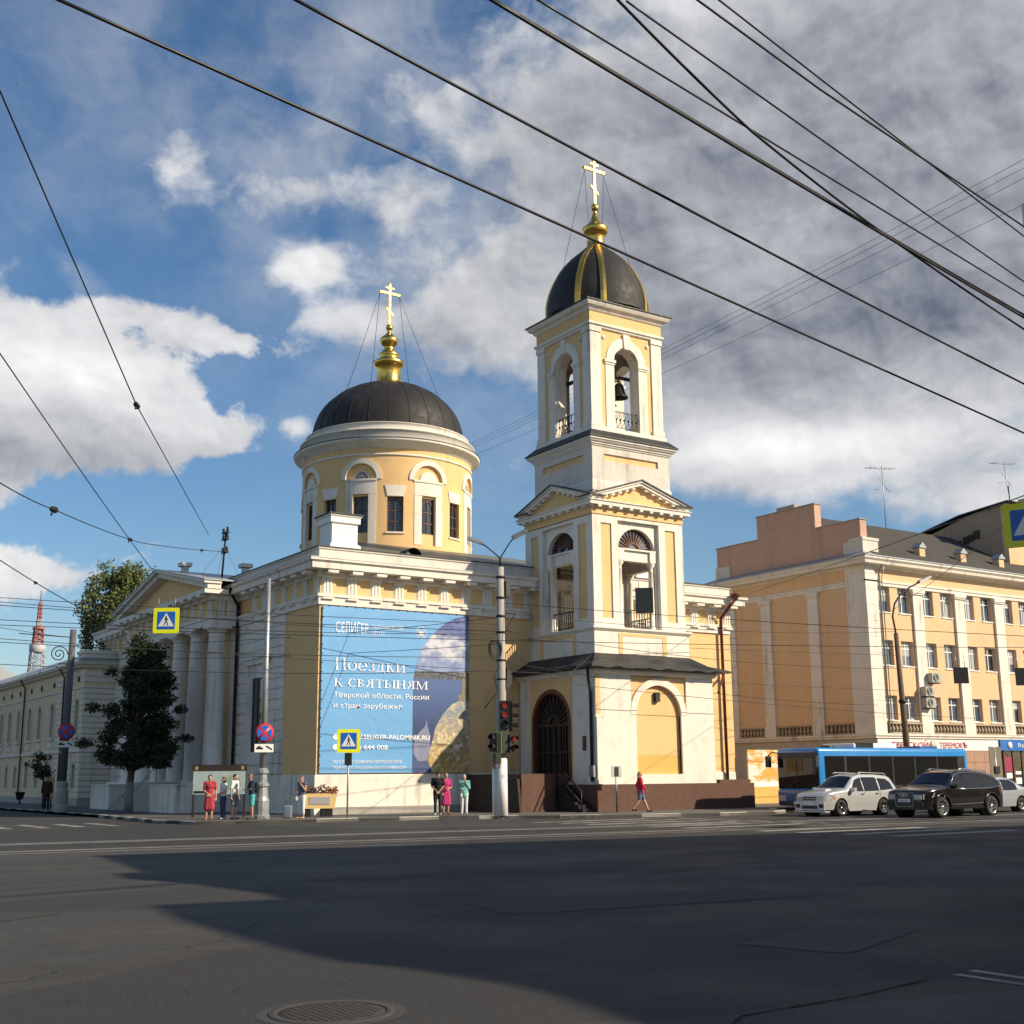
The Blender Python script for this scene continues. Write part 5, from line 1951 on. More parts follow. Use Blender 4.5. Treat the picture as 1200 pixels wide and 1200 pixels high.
# ================================================================== SIGNS, POLES, FURNITURE
def cross_sign(name, label, loc, rz, s=.9, post=None, group=None, back=False):
    """square pedestrian crossing sign with fluorescent border; sign faces local -y"""
    t = thing(name, label, 'crossing sign', loc, rz, group)
    def RR(h, r=.06):
        out = []
        for cx, cz, a0 in ((h - r, -h + r, -PI / 2), (h - r, h - r, 0), (-h + r, h - r, PI / 2), (-h + r, -h + r, PI)):
            for i in range(4):
                a = a0 + PI / 2 * i / 3
                out.append((cx + r * math.cos(a), cz + r * math.sin(a)))
        return out
    h = s / 2
    part('border', MB().prism(RR(h), 'y', -.012, .012), SIGNY, t)
    part('panel', MB().prism(RR(h * .70, .03), 'y', -.016, -.0121), SIGNB, t)
    w = h * .62
    part('triangle', MB().prism([(-w, -h * .46), (w, -h * .46), (0, h * .6)], 'y', -.019, -.0161), SIGNW, t)
    q = MB()
    k = h * .92
    def limb(p, r, wd):
        a, c = Vector(p), Vector(r)
        d = (c - a).normalized()
        n_ = Vector((-d.y, d.x)) * wd
        q.prism([tuple((a - n_) * k), tuple((c - n_) * k), tuple((c + n_) * k), tuple((a + n_) * k)], 'y', -.022, -.0191)
    q.prism([(.0 * k + .055 * k * math.cos(i * PI / 4), .36 * k + .055 * k * math.sin(i * PI / 4)) for i in range(8)], 'y', -.022, -.0191)
    limb((0, .29), (.02, -.02), .06)
    limb((.02, 0), (.17, -.42), .04)
    limb((0, 0), (-.17, -.42), .04)
    limb((0, .26), (.17, .02), .028)
    limb((0, .26), (-.15, .04), .028)
    part('walking_figure', q, SIGNK, t)
    q = MB()
    q.box(-h * .66, h * .66, -.0215, -.0162, -h * .62, -h * .5)
    part('kerb_bar', q, SIGNB, t)
    part('back_plate', MB().box(-h * .9, h * .9, .0121, .03, -h * .9, h * .9), STEEL, t)
    return t, h


t, h = cross_sign('crossing_sign', 'crossing sign hung on wires in front of the church portico', (-8.9, -6.3, 7.25), math.radians(-33), .92)
part('hanger', MB().tube([(-.3, 0, h), (-.3, 0, h + .35)], .012, 5).tube([(.3, 0, h), (.3, 0, h + .35)], .012, 5), STEEL, t)
t, h = cross_sign('crossing_sign', 'crossing sign on a thin post in front of the blue banner', (-.72, -4.6, 3.1), math.radians(-24), .92)
part('post', MB().tube([(0, .05, -3.0), (0, .05, -.4)], .035, 8), STEEL, t)
part('junction_box', MB().box(-.14, .14, -.02, .12, -.95, -.47), BLACK, t)
t, h = cross_sign('crossing_sign', 'crossing sign hanging high at the right edge above the street', (-.48, -35.24, 6.62), math.radians(-63), .92)
part('hanger', MB().tube([(-.3, 0, h), (-.3, 0, h + .4)], .012, 5).tube([(.3, 0, h), (.3, 0, h + .4)], .012, 5), STEEL, t)
# black backplates of the hanging signals
def hang_box(label, loc, w, hh, rz):
    t = thing('hanging_signal', label, 'traffic signal', loc, rz, 'signal boards hung over the street')
    part('board', MB().box(-w / 2, w / 2, 0, .04, -hh / 2, hh / 2), mat('dark_signal_board', (.03, .034, .036), .6), t)
    q = MB()
    for i in range(3):
        q.lathe([(.0, 0), (.11, 0), (.12, .1), (.11, .16)], 12)
        for k_ in range(len(q.v) - 48, len(q.v)):
            x, y, z = q.v[k_]
            q.v[k_] = (x, z + .04, y + (i - 1) * .27 * hh / .9)
    part('signal_head', q, BLACK, t)
    part('hanger', MB().tube([(-w * .3, .02, hh / 2), (-w * .3, .02, hh / 2 + .45)], .012, 5).tube([(w * .3, .02, hh / 2), (w * .3, .02, hh / 2 + .45)], .012, 5), STEEL, t)
hang_box('dark back of a hanging signal in the open tower arch', (6.34, -14.76, 8.02), .66, .95, math.radians(-40))
hang_box('dark square signal board hanging over the street before a peach facade pilaster', (15.5, -21.5, 5.1), .52, .58, math.radians(-40))
hang_box('dark square signal board cut by the right edge of the picture', (16.7, -23.2, 4.98), .52, .62, math.radians(-40))
# main concrete pole with lamps and traffic lights
pole = thing('lamp_pole', 'tall concrete lamp pole with white painted foot and traffic lights by the tower', 'lamp post', (4.75, -7.4, .12))
pole.scale = (.96, .96, .96)
b = MB().tube([(0, 0, 2.35), (0, 0, 4), (0, 0, 10.5)], [.235, .215, .15], 16)
part('shaft', b, CONCRETE, pole)
part('painted_foot', MB().tube([(0, 0, 0), (0, 0, 2.35)], [.255, .237], 16), PAINTW, pole)
b = MB().tube([(0, 0, 10.5), (0, 0, 10.95)], .06, 8)
b.tube([(0, 0, 10.9), (-.55, .25, 11.4), (-.78, .35, 11.55)], .03, 6)
b.tube([(0, 0, 10.9), (.38, -.2, 11.6), (.55, -.28, 11.82)], .03, 6)
arm = part('lamp_arm', b, IRON, pole)
lh = MB()
lh.prism([(-.36, -.05), (.3, -.03), (.36, .02), (.28, .08), (-.3, .1), (-.38, .04)], 'y', -.13, .13)
lhm = lh.mesh('lamp_head', STEEL)
o_ = part('lamp_head', lhm, None, pole, (-1.0, .45, 11.62))
o_.rotation_euler = (0, .35, math.radians(-25))
o_ = part('lamp_head', lhm, None, pole, (.78, -.4, 11.95))
o_.rotation_euler = (.5, -.5, math.radians(-25))
b = MB()
for z in (10.0, 9.1, 8.3, 7.6, 6.4, 5.6):
    b.lathe([(.19, z), (.21, z + .02), (.21, z + .08), (.19, z + .1)], 14)
part('clamp', b, IRON, pole)
b = MB()
for k_ in range(4):
    pts = []
    for i in range(26):
        a = i / 25 * 2 * PI * 1.2 + k_
        pts.append((-.42 + (.22 + .04 * k_) * math.cos(a), -.2, 6.9 + (.30 + .05 * k_) * math.sin(a)))
    b.tube(pts, .018, 5)
b.tube([(-.2, -.2, 6.2), (-.45, -.2, 5.7), (-.3, -.2, 5.1), (-.7, -.2, 4.7), (-.95, -.2, 4.4)], .03, 5)
b.tube([(.2, -.15, 7.8), (.75, -.1, 8.6), (.8, 0, 9.4)], .015, 5)
part('cable_coil', b, BLACK, pole)
b = MB()
part('junction_box', MB().box(.16, .38, -.2, .2, 9.2, 9.9), BLACK, pole)
b.prism([(.12, 5.2), (.42, 5.45), (.45, 5.8), (.2, 6.15)], 'y', -.2, .1)
part('junction_box', b, BLACK, pole)
# three-lamp head and pedestrian heads, facing the camera
RED_L = glow('lit_red_lens', (.60, .07, .04), .22)
DIMR = mat('unlit_red_lens', (.14, .03, .025), .3)
DIMG = mat('unlit_green_lens', (.03, .05, .05), .3)
def signal(label, loc, rz, lenses, w=.34, step=.34, border=None):
    t = thing('traffic_light', label, 'traffic light', loc, rz, 'traffic lights on the concrete pole')
    n_ = len(lenses)
    part('case', MB().box(-w / 2, w / 2, -.1, .12, -step * n_ / 2, step * n_ / 2), BLACK, t)
    for i, mm_ in enumerate(lenses):
        z = step * (n_ - 1) / 2 - i * step
        q = MB()
        q.lathe([(0, .03), (.07, .022), (.115, 0)], 16)
        q.v = [(x, -.101 - zz, y + z) for x, y, zz in q.v]
        part('lens', q, mm_, t)
        q = MB()
        q.lathe([(.125, 0), (.125, .2)], 14, a0=-.3, a1=PI + .3)
        q.v = [(x, -.1 - zz, y + z) for x, y, zz in q.v]
        part('visor', q, BLACK, t)
    if border:
        part('border', MB().prism(rect(-w / 2 - .1, w / 2 + .1, -step * n_ / 2 - .08, step * n_ / 2 + .08), 'y', .121, .14), border, t)
    part('bracket', MB().tube([(0, .12, .2), (.0, .3, .2)], .03, 6).tube([(0, .12, -.2), (.0, .3, -.2)], .03, 6), IRON, t)
yaw = math.radians(-24)
signal('upper three lamp traffic light on the pole with two lenses showing red', (4.64, -7.78, 4.1), yaw, [RED_L, RED_L, DIMG], .36, .37)
signal('side traffic light seen edge on at the right of the concrete pole', (5.1, -7.55, 4.05), yaw + 1.25, [DIMR, DIMR, DIMG], .36, .40)
signal('lower pedestrian traffic light showing a red lens on the right of the pole', (5.04, -7.8, 2.96), yaw + .25, [RED_L, DIMR], .38, .36)
signal('pedestrian signal with a green board on the left of the pole', (4.16, -7.78, 2.99), yaw - .7, [DIMR, DIMR], .34, .36, mat('green_backboard', (.35, .5, .12), .5))
part('cabinet', MB().box(-.22, .1, -.42, -.2, 2.55, 3.9), BLACK, pole)
part('lower_box', MB().box(-.5, -.25, -.35, -.1, 2.1, 2.6), BLACK, pole)
wp = thing('white_post', 'short white painted post standing beside the concrete lamp pole', 'post', (4.5, -7.25, .12))
part('tube', MB().tube([(0, 0, 0), (0, 0, 1.85)], .095, 12), PAINTW, wp)
part('cap', MB().tube([(0, 0, 1.851), (0, 0, 1.9)], .1, 12), STEEL, wp)
# small sign seen edge-on by the dark steps
sp = thing('small_sign_post', 'thin grey post with a small sign seen from behind near the brown plinth', 'sign post', (11.0, -6.9, .12))
part('post', MB().tube([(0, 0, 0), (0, 0, 1.85)], .04, 8), STEEL, sp)
part('plate', MB().box(-.28, .28, -.03, -.012, 1.45, 1.95), mat('grey_sign_back', (.45, .46, .46), .5, .4), sp)
part('bracket', MB().box(-.1, .1, -.06, -.031, 1.5, 1.9), BLACK, sp)
# no-stopping signs
def nostop(parent, z, s=.34, y=-.2):
    q = MB()
    q.lathe([(0, 0), (s, 0), (s, .02), (0, .02)], 32)
    q.v = [(x, y - zz, yy + z) for x, yy, zz in q.v]
    part('red_disc', q, SIGNR, parent)
    q = MB()
    for k_ in range(4):
        a0, a1 = PI / 2 * k_ - PI / 4 + .13, PI / 2 * k_ + PI / 4 - .13
        pts = [(.13 * s / .34 * math.cos((a0 + a1) / 2) * .5, .13 * s / .34 * math.sin((a0 + a1) / 2) * .5)] + [(s * .80 * math.cos(a0 + (a1 - a0) * i / 8), s * .80 * math.sin(a0 + (a1 - a0) * i / 8)) for i in range(9)]
        q.prism([(p[0], p[1] + z) for p in pts], 'y', y - .026, y - .0205)
    part('blue_sector', q, SIGNB, parent)
    part('tow_plate', MB().box(-s, s, y - .02, y, z - s - .38, z - s - .06), SIGNW, parent)
    q = MB()
    q.box(-s * .85, -s * .1, y - .024, y - .0205, z - s - .27, z - s - .2)
    q.prism([(s * .1, z - s - .15), (s * .3, z - s - .12), (s * .85, z - s - .25), (s * .8, z - s - .31)], 'y', y - .024, y - .0205)
    q.prism([(-s * .75, z - s - .2), (-s * .3, z - s - .2), (-s * .35, z - s - .14), (-s * .65, z - s - .14)], 'y', y - .024, y - .0205)
    part('tow_symbol', q, SIGNK, parent)
lp = thing('sign_pole', 'slender steel pole with no stopping sign and heavy grey cast foot beside the shaded wall', 'pole', (-3.75, -3.2, .12), math.radians(-15))
b = MB()
b.lathe([(.36, 0), (.36, .12), (.31, .16), (.30, .7), (.25, .85), (.22, 1.2), (.28, 1.24), (.28, 1.34), (.2, 1.4), (.18, 1.7), (.25, 1.74), (.25, 1.84), (.14, 1.95)], 12, smooth=False)
part('cast_foot', b, mat('grey_cast_paint', (.30, .32, .33), .5, .3, var=.2, fine=10, streak=.3), lp)
part('shaft', MB().tube([(0, 0, 1.9), (0, 0, 5.5), (0, 0, 9.5)], [.13, .115, .09], 12), STEEL, lp)
nostop(lp, 3.3, .37)
lq = thing('sign_pole', 'dark pole with scrolled bracket and no stopping sign by the old yellow house', 'pole', (-6.35, 16.9, .12), math.radians(-8))
b = MB()
b.lathe([(.42, 0), (.42, .2), (.34, .3), (.32, 1.0), (.26, 1.2), (.3, 1.26), (.3, 1.4), (.2, 1.5)], 12, smooth=False)
part('cast_foot', b, CONCRETE, lq)
part('shaft', MB().tube([(0, 0, 1.4), (-.0, 0, 5), (.05, 0, 9.3)], [.2, .19, .16], 12), mat('dark_pole_paint', (.10, .10, .11), .7, streak=.3), lq)
b = MB()
pts = []
for i in range(30):
    a = i / 29 * 4.2 * PI
    r_ = .45 - .4 * i / 29
    pts.append((-.6 + r_ * math.cos(a), 0, 8.0 + r_ * math.sin(a)))
b.tube(pts, .03, 5)
b.tube([(0, 0, 8.9), (-2.6, 0, 9.0)], .025, 5)
b.tube([(0, 0, 7.5), (-.6, 0, 7.5)], .03, 5)
part('scroll_bracket', b, IRON, lq)
nostop(lq, 4.0, .42, -.24)
# street lamp before the office building
rl_ = thing('street_lamp', 'brown leaning street lamp with curved arm before the peach facade', 'lamp post', (31.9, -5.6, .12))
part('shaft', MB().tube([(0, 0, 0), (-.06, 0, 3.4), (-.25, 0, 9.0)], [.19, .17, .12], 12), mat('rusty_brown_pole', (.11, .075, .05), .8, var=.25, streak=.4), rl_)
part('curved_arm', MB().tube([(-.25, 0, 9.0), (-.42, 0, 9.9), (-.3, -.1, 10.6), (.2, -.2, 11.2), (.9, -.3, 11.6), (1.6, -.4, 11.9)], .05, 8), IRON, rl_)
o_ = part('lamp_head', lhm, None, rl_, (1.95, -.45, 12.05))
o_.rotation_euler = (0, -.4, -.2)
o_.scale = (1.3, 1, 1)
part('collar', MB().lathe([(.15, 5.2), (.2, 5.22), (.2, 5.4), (.15, 5.42)], 12, (-.13, 0)), IRON, rl_)
rs = thing('sign_board_back', 'grey double sign board seen from behind beside the dark shop door', 'sign post', (34.2, -9.3, 0))
part('post', MB().tube([(0, 0, 0), (0, 0, 2.9)], .05, 8), STEEL, rs)
part('board', MB().box(-.5, -.08, -.03, 0, 1.1, 2.95).box(.08, .5, -.03, 0, 1.1, 2.95), mat('olive_sign_back', (.17, .15, .10), .7, streak=.3), rs)
part('lamp_box', MB().box(-.2, .2, -.1, -.031, 1.6, 1.95), BLACK, rs)
# information board
ib = thing('map_board', 'map board with dark header standing before the portico stairs', 'information board', (-4.15, .4, .12), math.radians(-30))
part('frame', MB().box(-1.32, -1.22, -.05, .05, 0, 2.1).box(1.22, 1.32, -.05, .05, 0, 2.1).box(-1.36, 1.36, -.06, .06, 1.86, 2.12), mat('dark_brown_frame', (.035, .022, .016), .6), ib)
part('map_panel', MB().box(-1.3, 1.3, -.075, -.051, .92, 1.855), mat('pale_map_print', (.42, .52, .50), .4, var=.25, scale=1.6, fine=5), ib)
part('map_print', MB().prism([(.1, 1.2), (.5, 1.1), (1.1, 1.25), (1.0, 1.6), (.5, 1.7), (.2, 1.5)], 'y', -.078, -.0755), mat('green_map_print', (.28, .42, .30), .4, var=.3, scale=4), ib)
part('map_strip', MB().box(-1.25, -.3, -.078, -.0755, .96, 1.06), SIGNK, ib)
part('header_emblem', MB().box(-1.22, -1.08, -.064, -.0605, 1.92, 2.06).box(1.08, 1.22, -.064, -.0605, 1.92, 2.06), mat('gold_print', (.45, .33, .12), .5), ib)
ib.scale = (.82, 1, 1)
# flower planter
pt = thing('flower_planter', 'yellow street planter full of red and orange flowers against the church wall', 'planter', (-.85, -2.2, .12), math.radians(-18))
part('trough', MB().prism([(-.62, .32), (.62, .32), (.72, .92), (-.72, .92)], 'y', -.3, .3), mat('cream_yellow_paint', (.72, .50, .22), .6, var=.06, streak=.2), pt)
part('front_panel', MB().box(-.42, .42, -.32, -.301, .48, .78), mat('grey_panel', (.36, .36, .36), .5), pt)
part('foot', MB().box(-.6, -.35, -.25, .25, 0, .318).box(.1, .55, -.25, .25, 0, .318), IRON, pt)
for nm, cc, n_ in (('leaves', mat('planter_leaves', (.06, .075, .03), .7, var=.4), 220), ('red_flowers', mat('dark_red_flowers', (.22, .03, .03), .7, var=.4), 160), ('orange_flowers', mat('orange_flowers', (.50, .14, .05), .7, var=.4), 60)):
    q = MB()
    for i in range(n_):
        x = random.uniform(-.72, .72) if nm != 'orange_flowers' else random.uniform(.35, .78)
        q.leaf((x, random.uniform(-.32, .32), .92 + random.random() ** 1.5 * (.30 + .06 * math.sin(x * 9))), .06)
    part(nm, q, cc, pt)['kind'] = 'stuff'
# litter bin by the old house
lb = thing('litter_bin', 'small dark litter bin on the pavement by the old house wall', 'bin', (-3.2, 40.5, .12))
part('bowl', MB().lathe([(.2, .3), (.32, .75), (.36, .75), (.36, .8), (.3, .8)], 14), IRON, lb)
part('stand', MB().tube([(0, 0, 0), (0, 0, .4)], .06, 8), IRON, lb)
# old insulator mast on the church roof
im = thing('insulator_mast', 'old leaning insulator mast on the church roof behind the portico', 'mast', (-.2, 11.8, 11.6))
part('pole', MB().tube([(0, 0, 0), (.15, 0, 2.9)], .05, 6), IRON, im)
q = MB()
for z in (1.75, 2.45, 2.8):
    q.box(.02, .24, -.32, .32, z - .03, z + .03)
    for y in (-.28, .28):
        q.lathe([(.05, z + .03), (.08, z + .1), (.05, z + .2), (.08, z + .24), (0, z + .3)], 8, (.12, y))
part('insulator_arm', q, IRON, im)
q = MB()
for a in (.4, 2.3, 4.2):
    q.tube([(.1, 0, 2.2), (1.4 * math.cos(a), 1.4 * math.sin(a), .3)], .008, 4)
part('guy_wire', q, IRON, im)

# ================================================================== TREES
def leaf_mat(name, c0, c1):
    m = bpy.data.materials.new(name)
    m.use_nodes = True
    q = G(m.node_tree)
    bs = m.node_tree.nodes['Principled BSDF']
    pos = q.n('ShaderNodeNewGeometry').outputs['Position']
    q.put(bs.inputs['Base Color'], q.mix(q.rng(q.noise(pos, 2.5, 3, .7), .3, .7), c0, c1))
    bs.inputs['Roughness'].default_value = .6
    bs.inputs['Specular IOR Level'].default_value = .3
    bs.inputs['Transmission Weight'].default_value = 0
    return m
BARK = mat('grey_bark', (.075, .062, .050), .95, var=.35, scale=3, fine=14, bump=.6, bscale=25)
LIME = mat('limewashed_bark', (.22, .215, .20), .95, var=.25, scale=3, bump=.5, bscale=25)


def tree(name, label, base, lean, clumps, nleaf, size, lm, trunk_r, trunk_h, cat='tree', wash=0.0, branches=True):
    t = thing(name, label, cat, base)
    pts = [(lean[0] * f * f, lean[1] * f * f, trunk_h * f) for f in (0, .12, .3, .5, .75, 1)]
    rs = [trunk_r * 1.25, trunk_r, trunk_r * .92, trunk_r * .8, trunk_r * .5, trunk_r * .2]
    tr = part('trunk', MB().tube(pts, rs, 10), BARK, t)
    if wash:
        part('limewash', MB().tube([(0, 0, 0), (lean[0] * .01, 0, wash)], [trunk_r * 1.3, trunk_r * 1.04], 10), LIME, tr)
    lb = MB()
    lf = MB()
    for (cx, cy, cz, rx, ry, rz_) in clumps:
        f = max(.25, min(.95, (cz - rz_ * .5) / trunk_h * .8))
        p0 = Vector((lean[0] * f * f, lean[1] * f * f, trunk_h * f))
        c = Vector((cx, cy, cz))
        mid = p0.lerp(c, .5) + Vector((random.uniform(-.2, .2), random.uniform(-.2, .2), .15))
        lb.tube([p0, mid, c], [trunk_r * .4, trunk_r * .25, trunk_r * .08], 6)
        for _ in range(5):
            d = Vector((random.gauss(0, 1), random.gauss(0, 1), random.gauss(0, .8))).normalized()
            e = c + Vector((d.x * rx, d.y * ry, d.z * rz_)) * .85
            lb.tube([mid.lerp(c, .6), c.lerp(e, .5) + Vector((0, 0, .08)), e], [trunk_r * .14, trunk_r * .08, trunk_r * .03], 4)
        vol = rx * ry * rz_
        for _ in range(int(nleaf * vol ** .75)):
            d = Vector((random.gauss(0, 1), random.gauss(0, 1), random.gauss(0, 1))).normalized()
            r_ = random.random() ** .45 * (1 + .22 * math.sin(d.x * 5 + cx) * math.sin(d.z * 6 + cz))
            if math.sin(d.x * 9 + cx * 3) * math.sin(d.y * 8 + cy) * math.sin(d.z * 9 + cz * 2) > .42:
                continue
            lf.leaf(c + Vector((d.x * rx * r_, d.y * ry * r_, d.z * rz_ * r_)), size)
    if branches:
        part('branch', lb, BARK, t)
    cr = part('crown', lf, lm, t)
    return t


random.seed(21)
LIND = leaf_mat('dark_linden_leaves', (.012, .022, .008), (.035, .055, .017))
BIR = leaf_mat('birch_leaves', (.07, .10, .03), (.19, .21, .075))
cl_ = []
# linden: narrow ragged crown, widest low down
for i in range(80):
    f = random.random() ** 1.2
    z = 2.35 + f * 5.6
    wdt = 1.75 * math.sin(min(1, .30 + (1 - f) * 1.15) * PI / 2 * .98) * (1.0 if f < .75 else .72)
    a = random.random() * 2 * PI
    r_ = wdt * math.sqrt(random.random()) * .95
    cl_.append((r_ * math.cos(a) + .35, r_ * math.sin(a), z, random.uniform(.45, .8), random.uniform(.45, .8), random.uniform(.28, .5)))
cl_.append((2.3, -1.2, 3.5, .42, .42, .22))
cl_.append((2.0, -1.0, 4.9, .4, .4, .25))
cl_.append((-1.75, .8, 5.0, .4, .4, .28))
cl_.append((1.55, .2, 6.3, .4, .35, .25))
cl_.append((-1.3, -.3, 6.7, .4, .35, .25))
cl_.append((-2.05, .9, 3.3, .5, .4, .3))
cl_.append((.1, 0, 8.2, .5, .5, .55))
tree('linden_tree', 'dark dense linden tree with limewashed trunk in front of the portico columns', (-4.6, 11.25, .12), (.7, .1), cl_, 2100, .085, LIND, .17, 7.6, wash=1.45)
cl_ = []
for i in range(95):
    f = random.random()
    z = 7.0 + f * 8.9
    wdt = 3.4 * math.sqrt(max(.05, 1 - abs(f - .30) ** 1.3 * 1.15))
    a = random.random() * 2 * PI
    r_ = wdt * math.sqrt(random.random())
    cl_.append((r_ * math.cos(a), r_ * math.sin(a) * .8, z, random.uniform(.5, .95), random.uniform(.5, .95), random.uniform(.8, 1.4)))
tree('birch_tree', 'tall drooping green birch tree rising behind the portico pediment', (2.3, 38.2, .12), (-.5, .3), cl_, 620, .13, BIR, .24, 15)
cl2 = [(x + 3.2, y + 1.5, z - 2.2, a, b_, c) for (x, y, z, a, b_, c) in cl_[::2]]
tree('birch_tree', 'lower birch tree half hidden behind the portico roof', (6.0, 38.5, .12), (.5, .2), [(x - 2.6, y - 1.5, z + .2, a, b_, c) for (x, y, z, a, b_, c) in cl2], 520, .16, BIR, .2, 12)
cl_ = [(random.uniform(-.55, .55), random.uniform(-.55, .55), random.uniform(1.7, 3.1), .38, .38, .32) for i in range(12)]
cl_.append((-1.0, .2, 2.5, .3, .3, .2))
tree('young_tree', 'small young street tree by the shaded old house facade', (-4.7, 27.8, .12), (.1, 0), cl_, 900, .09, LIND, .05, 2.6)
br = thing('yellow_board', 'pale yellow board standing under the small young tree', 'board', (-4.95, 25.4, .12))
part('panel', MB().box(-.28, .28, -.05, .05, .55, 1.75), mat('pale_yellow_board', (.45, .36, .14), .7), br)
part('leg', MB().box(-.18, -.1, -.03, .03, 0, .55).box(.1, .18, -.03, .03, 0, .55), IRON, br)

# ================================================================== OVERHEAD WIRES
def wire(label, pts, r, sag=0.0, fittings=(), group=None, n=24):
    t = thing('overhead_wire', label, 'wire', pts[0], 0, group)
    P = [Vector(p) - Vector(pts[0]) for p in pts]
    out = []
    for i in range(len(P) - 1):
        for j in range(n):
            f = j / n
            v = P[i].lerp(P[i + 1], f)
            v.z -= sag * 4 * f * (1 - f)
            out.append(v)
    out.append(P[-1])
    part('cable', MB().tube(out, r, 6), BLACK, t)
    for (f, s) in fittings:
        v = out[int(f * (len(out) - 1))]
        d = (out[min(len(out) - 1, int(f * (len(out) - 1)) + 1)] - v).normalized()
        q = MB()
        q.tube([v - d * s, v - d * s * .4, v, v + d * s * .5, v + d * s], [s * .1, s * .22, s * .1, s * .25, s * .1], 8)
        q.tube([v + Vector((0, 0, s * .15)), v - d * s * .7 - Vector((0, 0, s * .45))], s * .07, 5)
        part('insulator', q, IRON, t)
    return t


wire('long black cable crossing from the upper left past the dome and tower to the right', [(-21.48, -41.21, 7.5), (-2.78, -37.35, 7.5)], 0.0152, 0.0)
wire('long black cable crossing just above the tower cross', [(-19.89, -42.18, 7.5), (-5.45, -39.11, 7.5)], 0.0144, .04)
wire('thick black cable above the tower sweeping to the right edge, lower strand', [(-18.27, -42.41, 7.98), (-6.9, -40.12, 7.98)], 0.0160, .02)
wire('thick black cable above the tower sweeping to the right edge, upper strand', [(-18.2, -42.33, 8.06), (-6.7, -40.06, 8.05)], 0.0144, .03)
wire('thin black cable running straight above the thick pair over the tower', [(-17.77, -42.36, 8.2), (-6.86, -40.19, 8.25)], 0.0112, .0)
wire('slack black cable dipping across the thick pair at the upper right', [(-17.34, -42.98, 8.0), (-14.72, -41.94, 8.02), (-11.79, -41.09, 8.0), (-6.33, -39.74, 8.0)], 0.0144, .02)
wire('second black cable beside the slack one at the upper right', [(-17.1, -42.9, 8.05), (-11.0, -41.3, 8.25), (-6.3, -40.3, 8.2)], 0.0104, .0)
wire('black cable highest at the upper right corner', [(-17.2, -43.75, 7.6), (-15.28, -43.34, 7.6), (-10.56, -42.48, 7.6)], 0.0104, 0)
wire('black cable just under the highest one at the upper right corner', [(-16.96, -43.74, 7.7), (-14.68, -43.21, 7.7), (-10.02, -42.14, 7.7)], 0.0088, 0)
wire('steep wire with dark insulators falling from the left edge to the roof mast', [(-20.01, -30.34, 12.9), (-14.19, -19.37, 11.07), (-1.9, 9.3, 13.7)], .017, .0, ((.5, .32),))
wire('steep plain wire falling from the left edge to the portico pediment', [(-17.98, -20.54, 11.71), (-4.2, 9.6, 11.3)], .018, .1)
wire('trolley span wire with three insulators left of the portico roof', [(-17.74, -20.58, 8.45), (-14.55, -13.07, 9.43), (-8.73, -2.21, 10.77), (-.1, 11.8, 13.4)], .016, .06, ((.33, .42), (.62, .3), (.9, .26)))
wire('short slack wire at the far left above the tower mast', [(-15.79, -10.77, 8.34), (-8.0, 4.0, 8.3)], .016, .1, ((.3, .2),))
P0 = lambda z: (4.75, -7.4, z)
span = [
    ('thin wire from far left passing above the banner lettering to the middle of the street', (-22.0, 1.5, 8.6), (2.91, -12.16, 6.9), 1),
    ('thin wire from far left tied to the concrete pole above the banner photo', (-22.0, 1.0, 7.9), P0(7.4), 0),
    ('low thin wire running past the signs to the right edge of the street', (-22.0, 1.2, 7.5), (30.0, -24.0, 6.6), 0),
    ('thin wire from far left to the street lamp before the peach facade', (-22, 2.2, 8.9), (31.5, -5.6, 7.9), 0),
    ('lowest thin wire from far left to the street lamp before the peach facade', (-24, -2, 7.0), (31.5, -5.6, 6.0), 0),
    ('upper wire between the scrolled bracket pole and the concrete pole', (-6.3, 16.9, 8.6), P0(8.1), 0),
    ('upper wire between the concrete pole and the street lamp', P0(8.3), (31.6, -5.6, 9.2), 0),
    ('lower wire between the concrete pole and the street lamp', P0(7.6), (31.7, -5.6, 7.2), 0),
    ('lower wire between the scrolled bracket pole and the concrete pole', (-6.3, 16.9, 7.9), P0(7.0), 0),
    ('thin wire crossing the printed heading of the banner', (-22, -4, 6.6), P0(6.45), 0),
    ('thin wire from the concrete pole to the corner quoins of the peach building', P0(6.3), (36, -.3, 5.6), 0),
    ('thin wire crossing the banner just below its heading', (-22, -1, 6.2), P0(5.9), 0),
    ('lowest thin wire from the concrete pole past the tower base to the right', P0(5.7), (38, -6, 4.6), 0),
    ('short wire from the left edge to the scrolled bracket pole', (-22, 3, 9.4), (-6.3, 16.9, 9.0), 1)]
for i, (lab, p, q_, ft) in enumerate(span):
    wire(lab, [p, q_], .013, .22 + .07 * (i % 4), ((.46, .15),) if ft else ())
wire('taut black wire from the tower foot rising over the pink gable to the hanging sign', [(24.0, -1.0, 11.0), (-.3, -35.3, 7.3)], .013, .05)
wire('second taut black wire across the slate roof to the hanging sign', [(31.4, -5.6, 10.3), (-.2, -35.3, 7.15)], 0.0104, .08)
wire('pale slack cord looping from the pole to the skirt roof of the tower', [(4.9, -7.5, 4.5), (10.0, -6.7, 6.9)], .013, .35)
for nm, z0, z1 in (('highest', 36.57, 37.87), ('second', 36.29, 37.33), ('third', 36.0, 36.68), ('lowest', 35.14, 35.05)):
    wire(nm + ' of four faint distant wires slanting up to the right behind the tower', [(44.38, 61.01, z0), (40.85, -10.93, z1)], .014, .4)
for (x, y, z, r0, nm) in ((-9.3, -5.6, 8.2, 0, ''),):
    wire('carrier wire of the crossing sign before the portico', [(-22, -1.2, 8.4), (4.75, -7.4, 7.8)], .012, .12)
wire('carrier wire of the dark signal boards over the street', [(4.75, -7.4, 8.7), (20, -30, 5.6)], .012, .15)

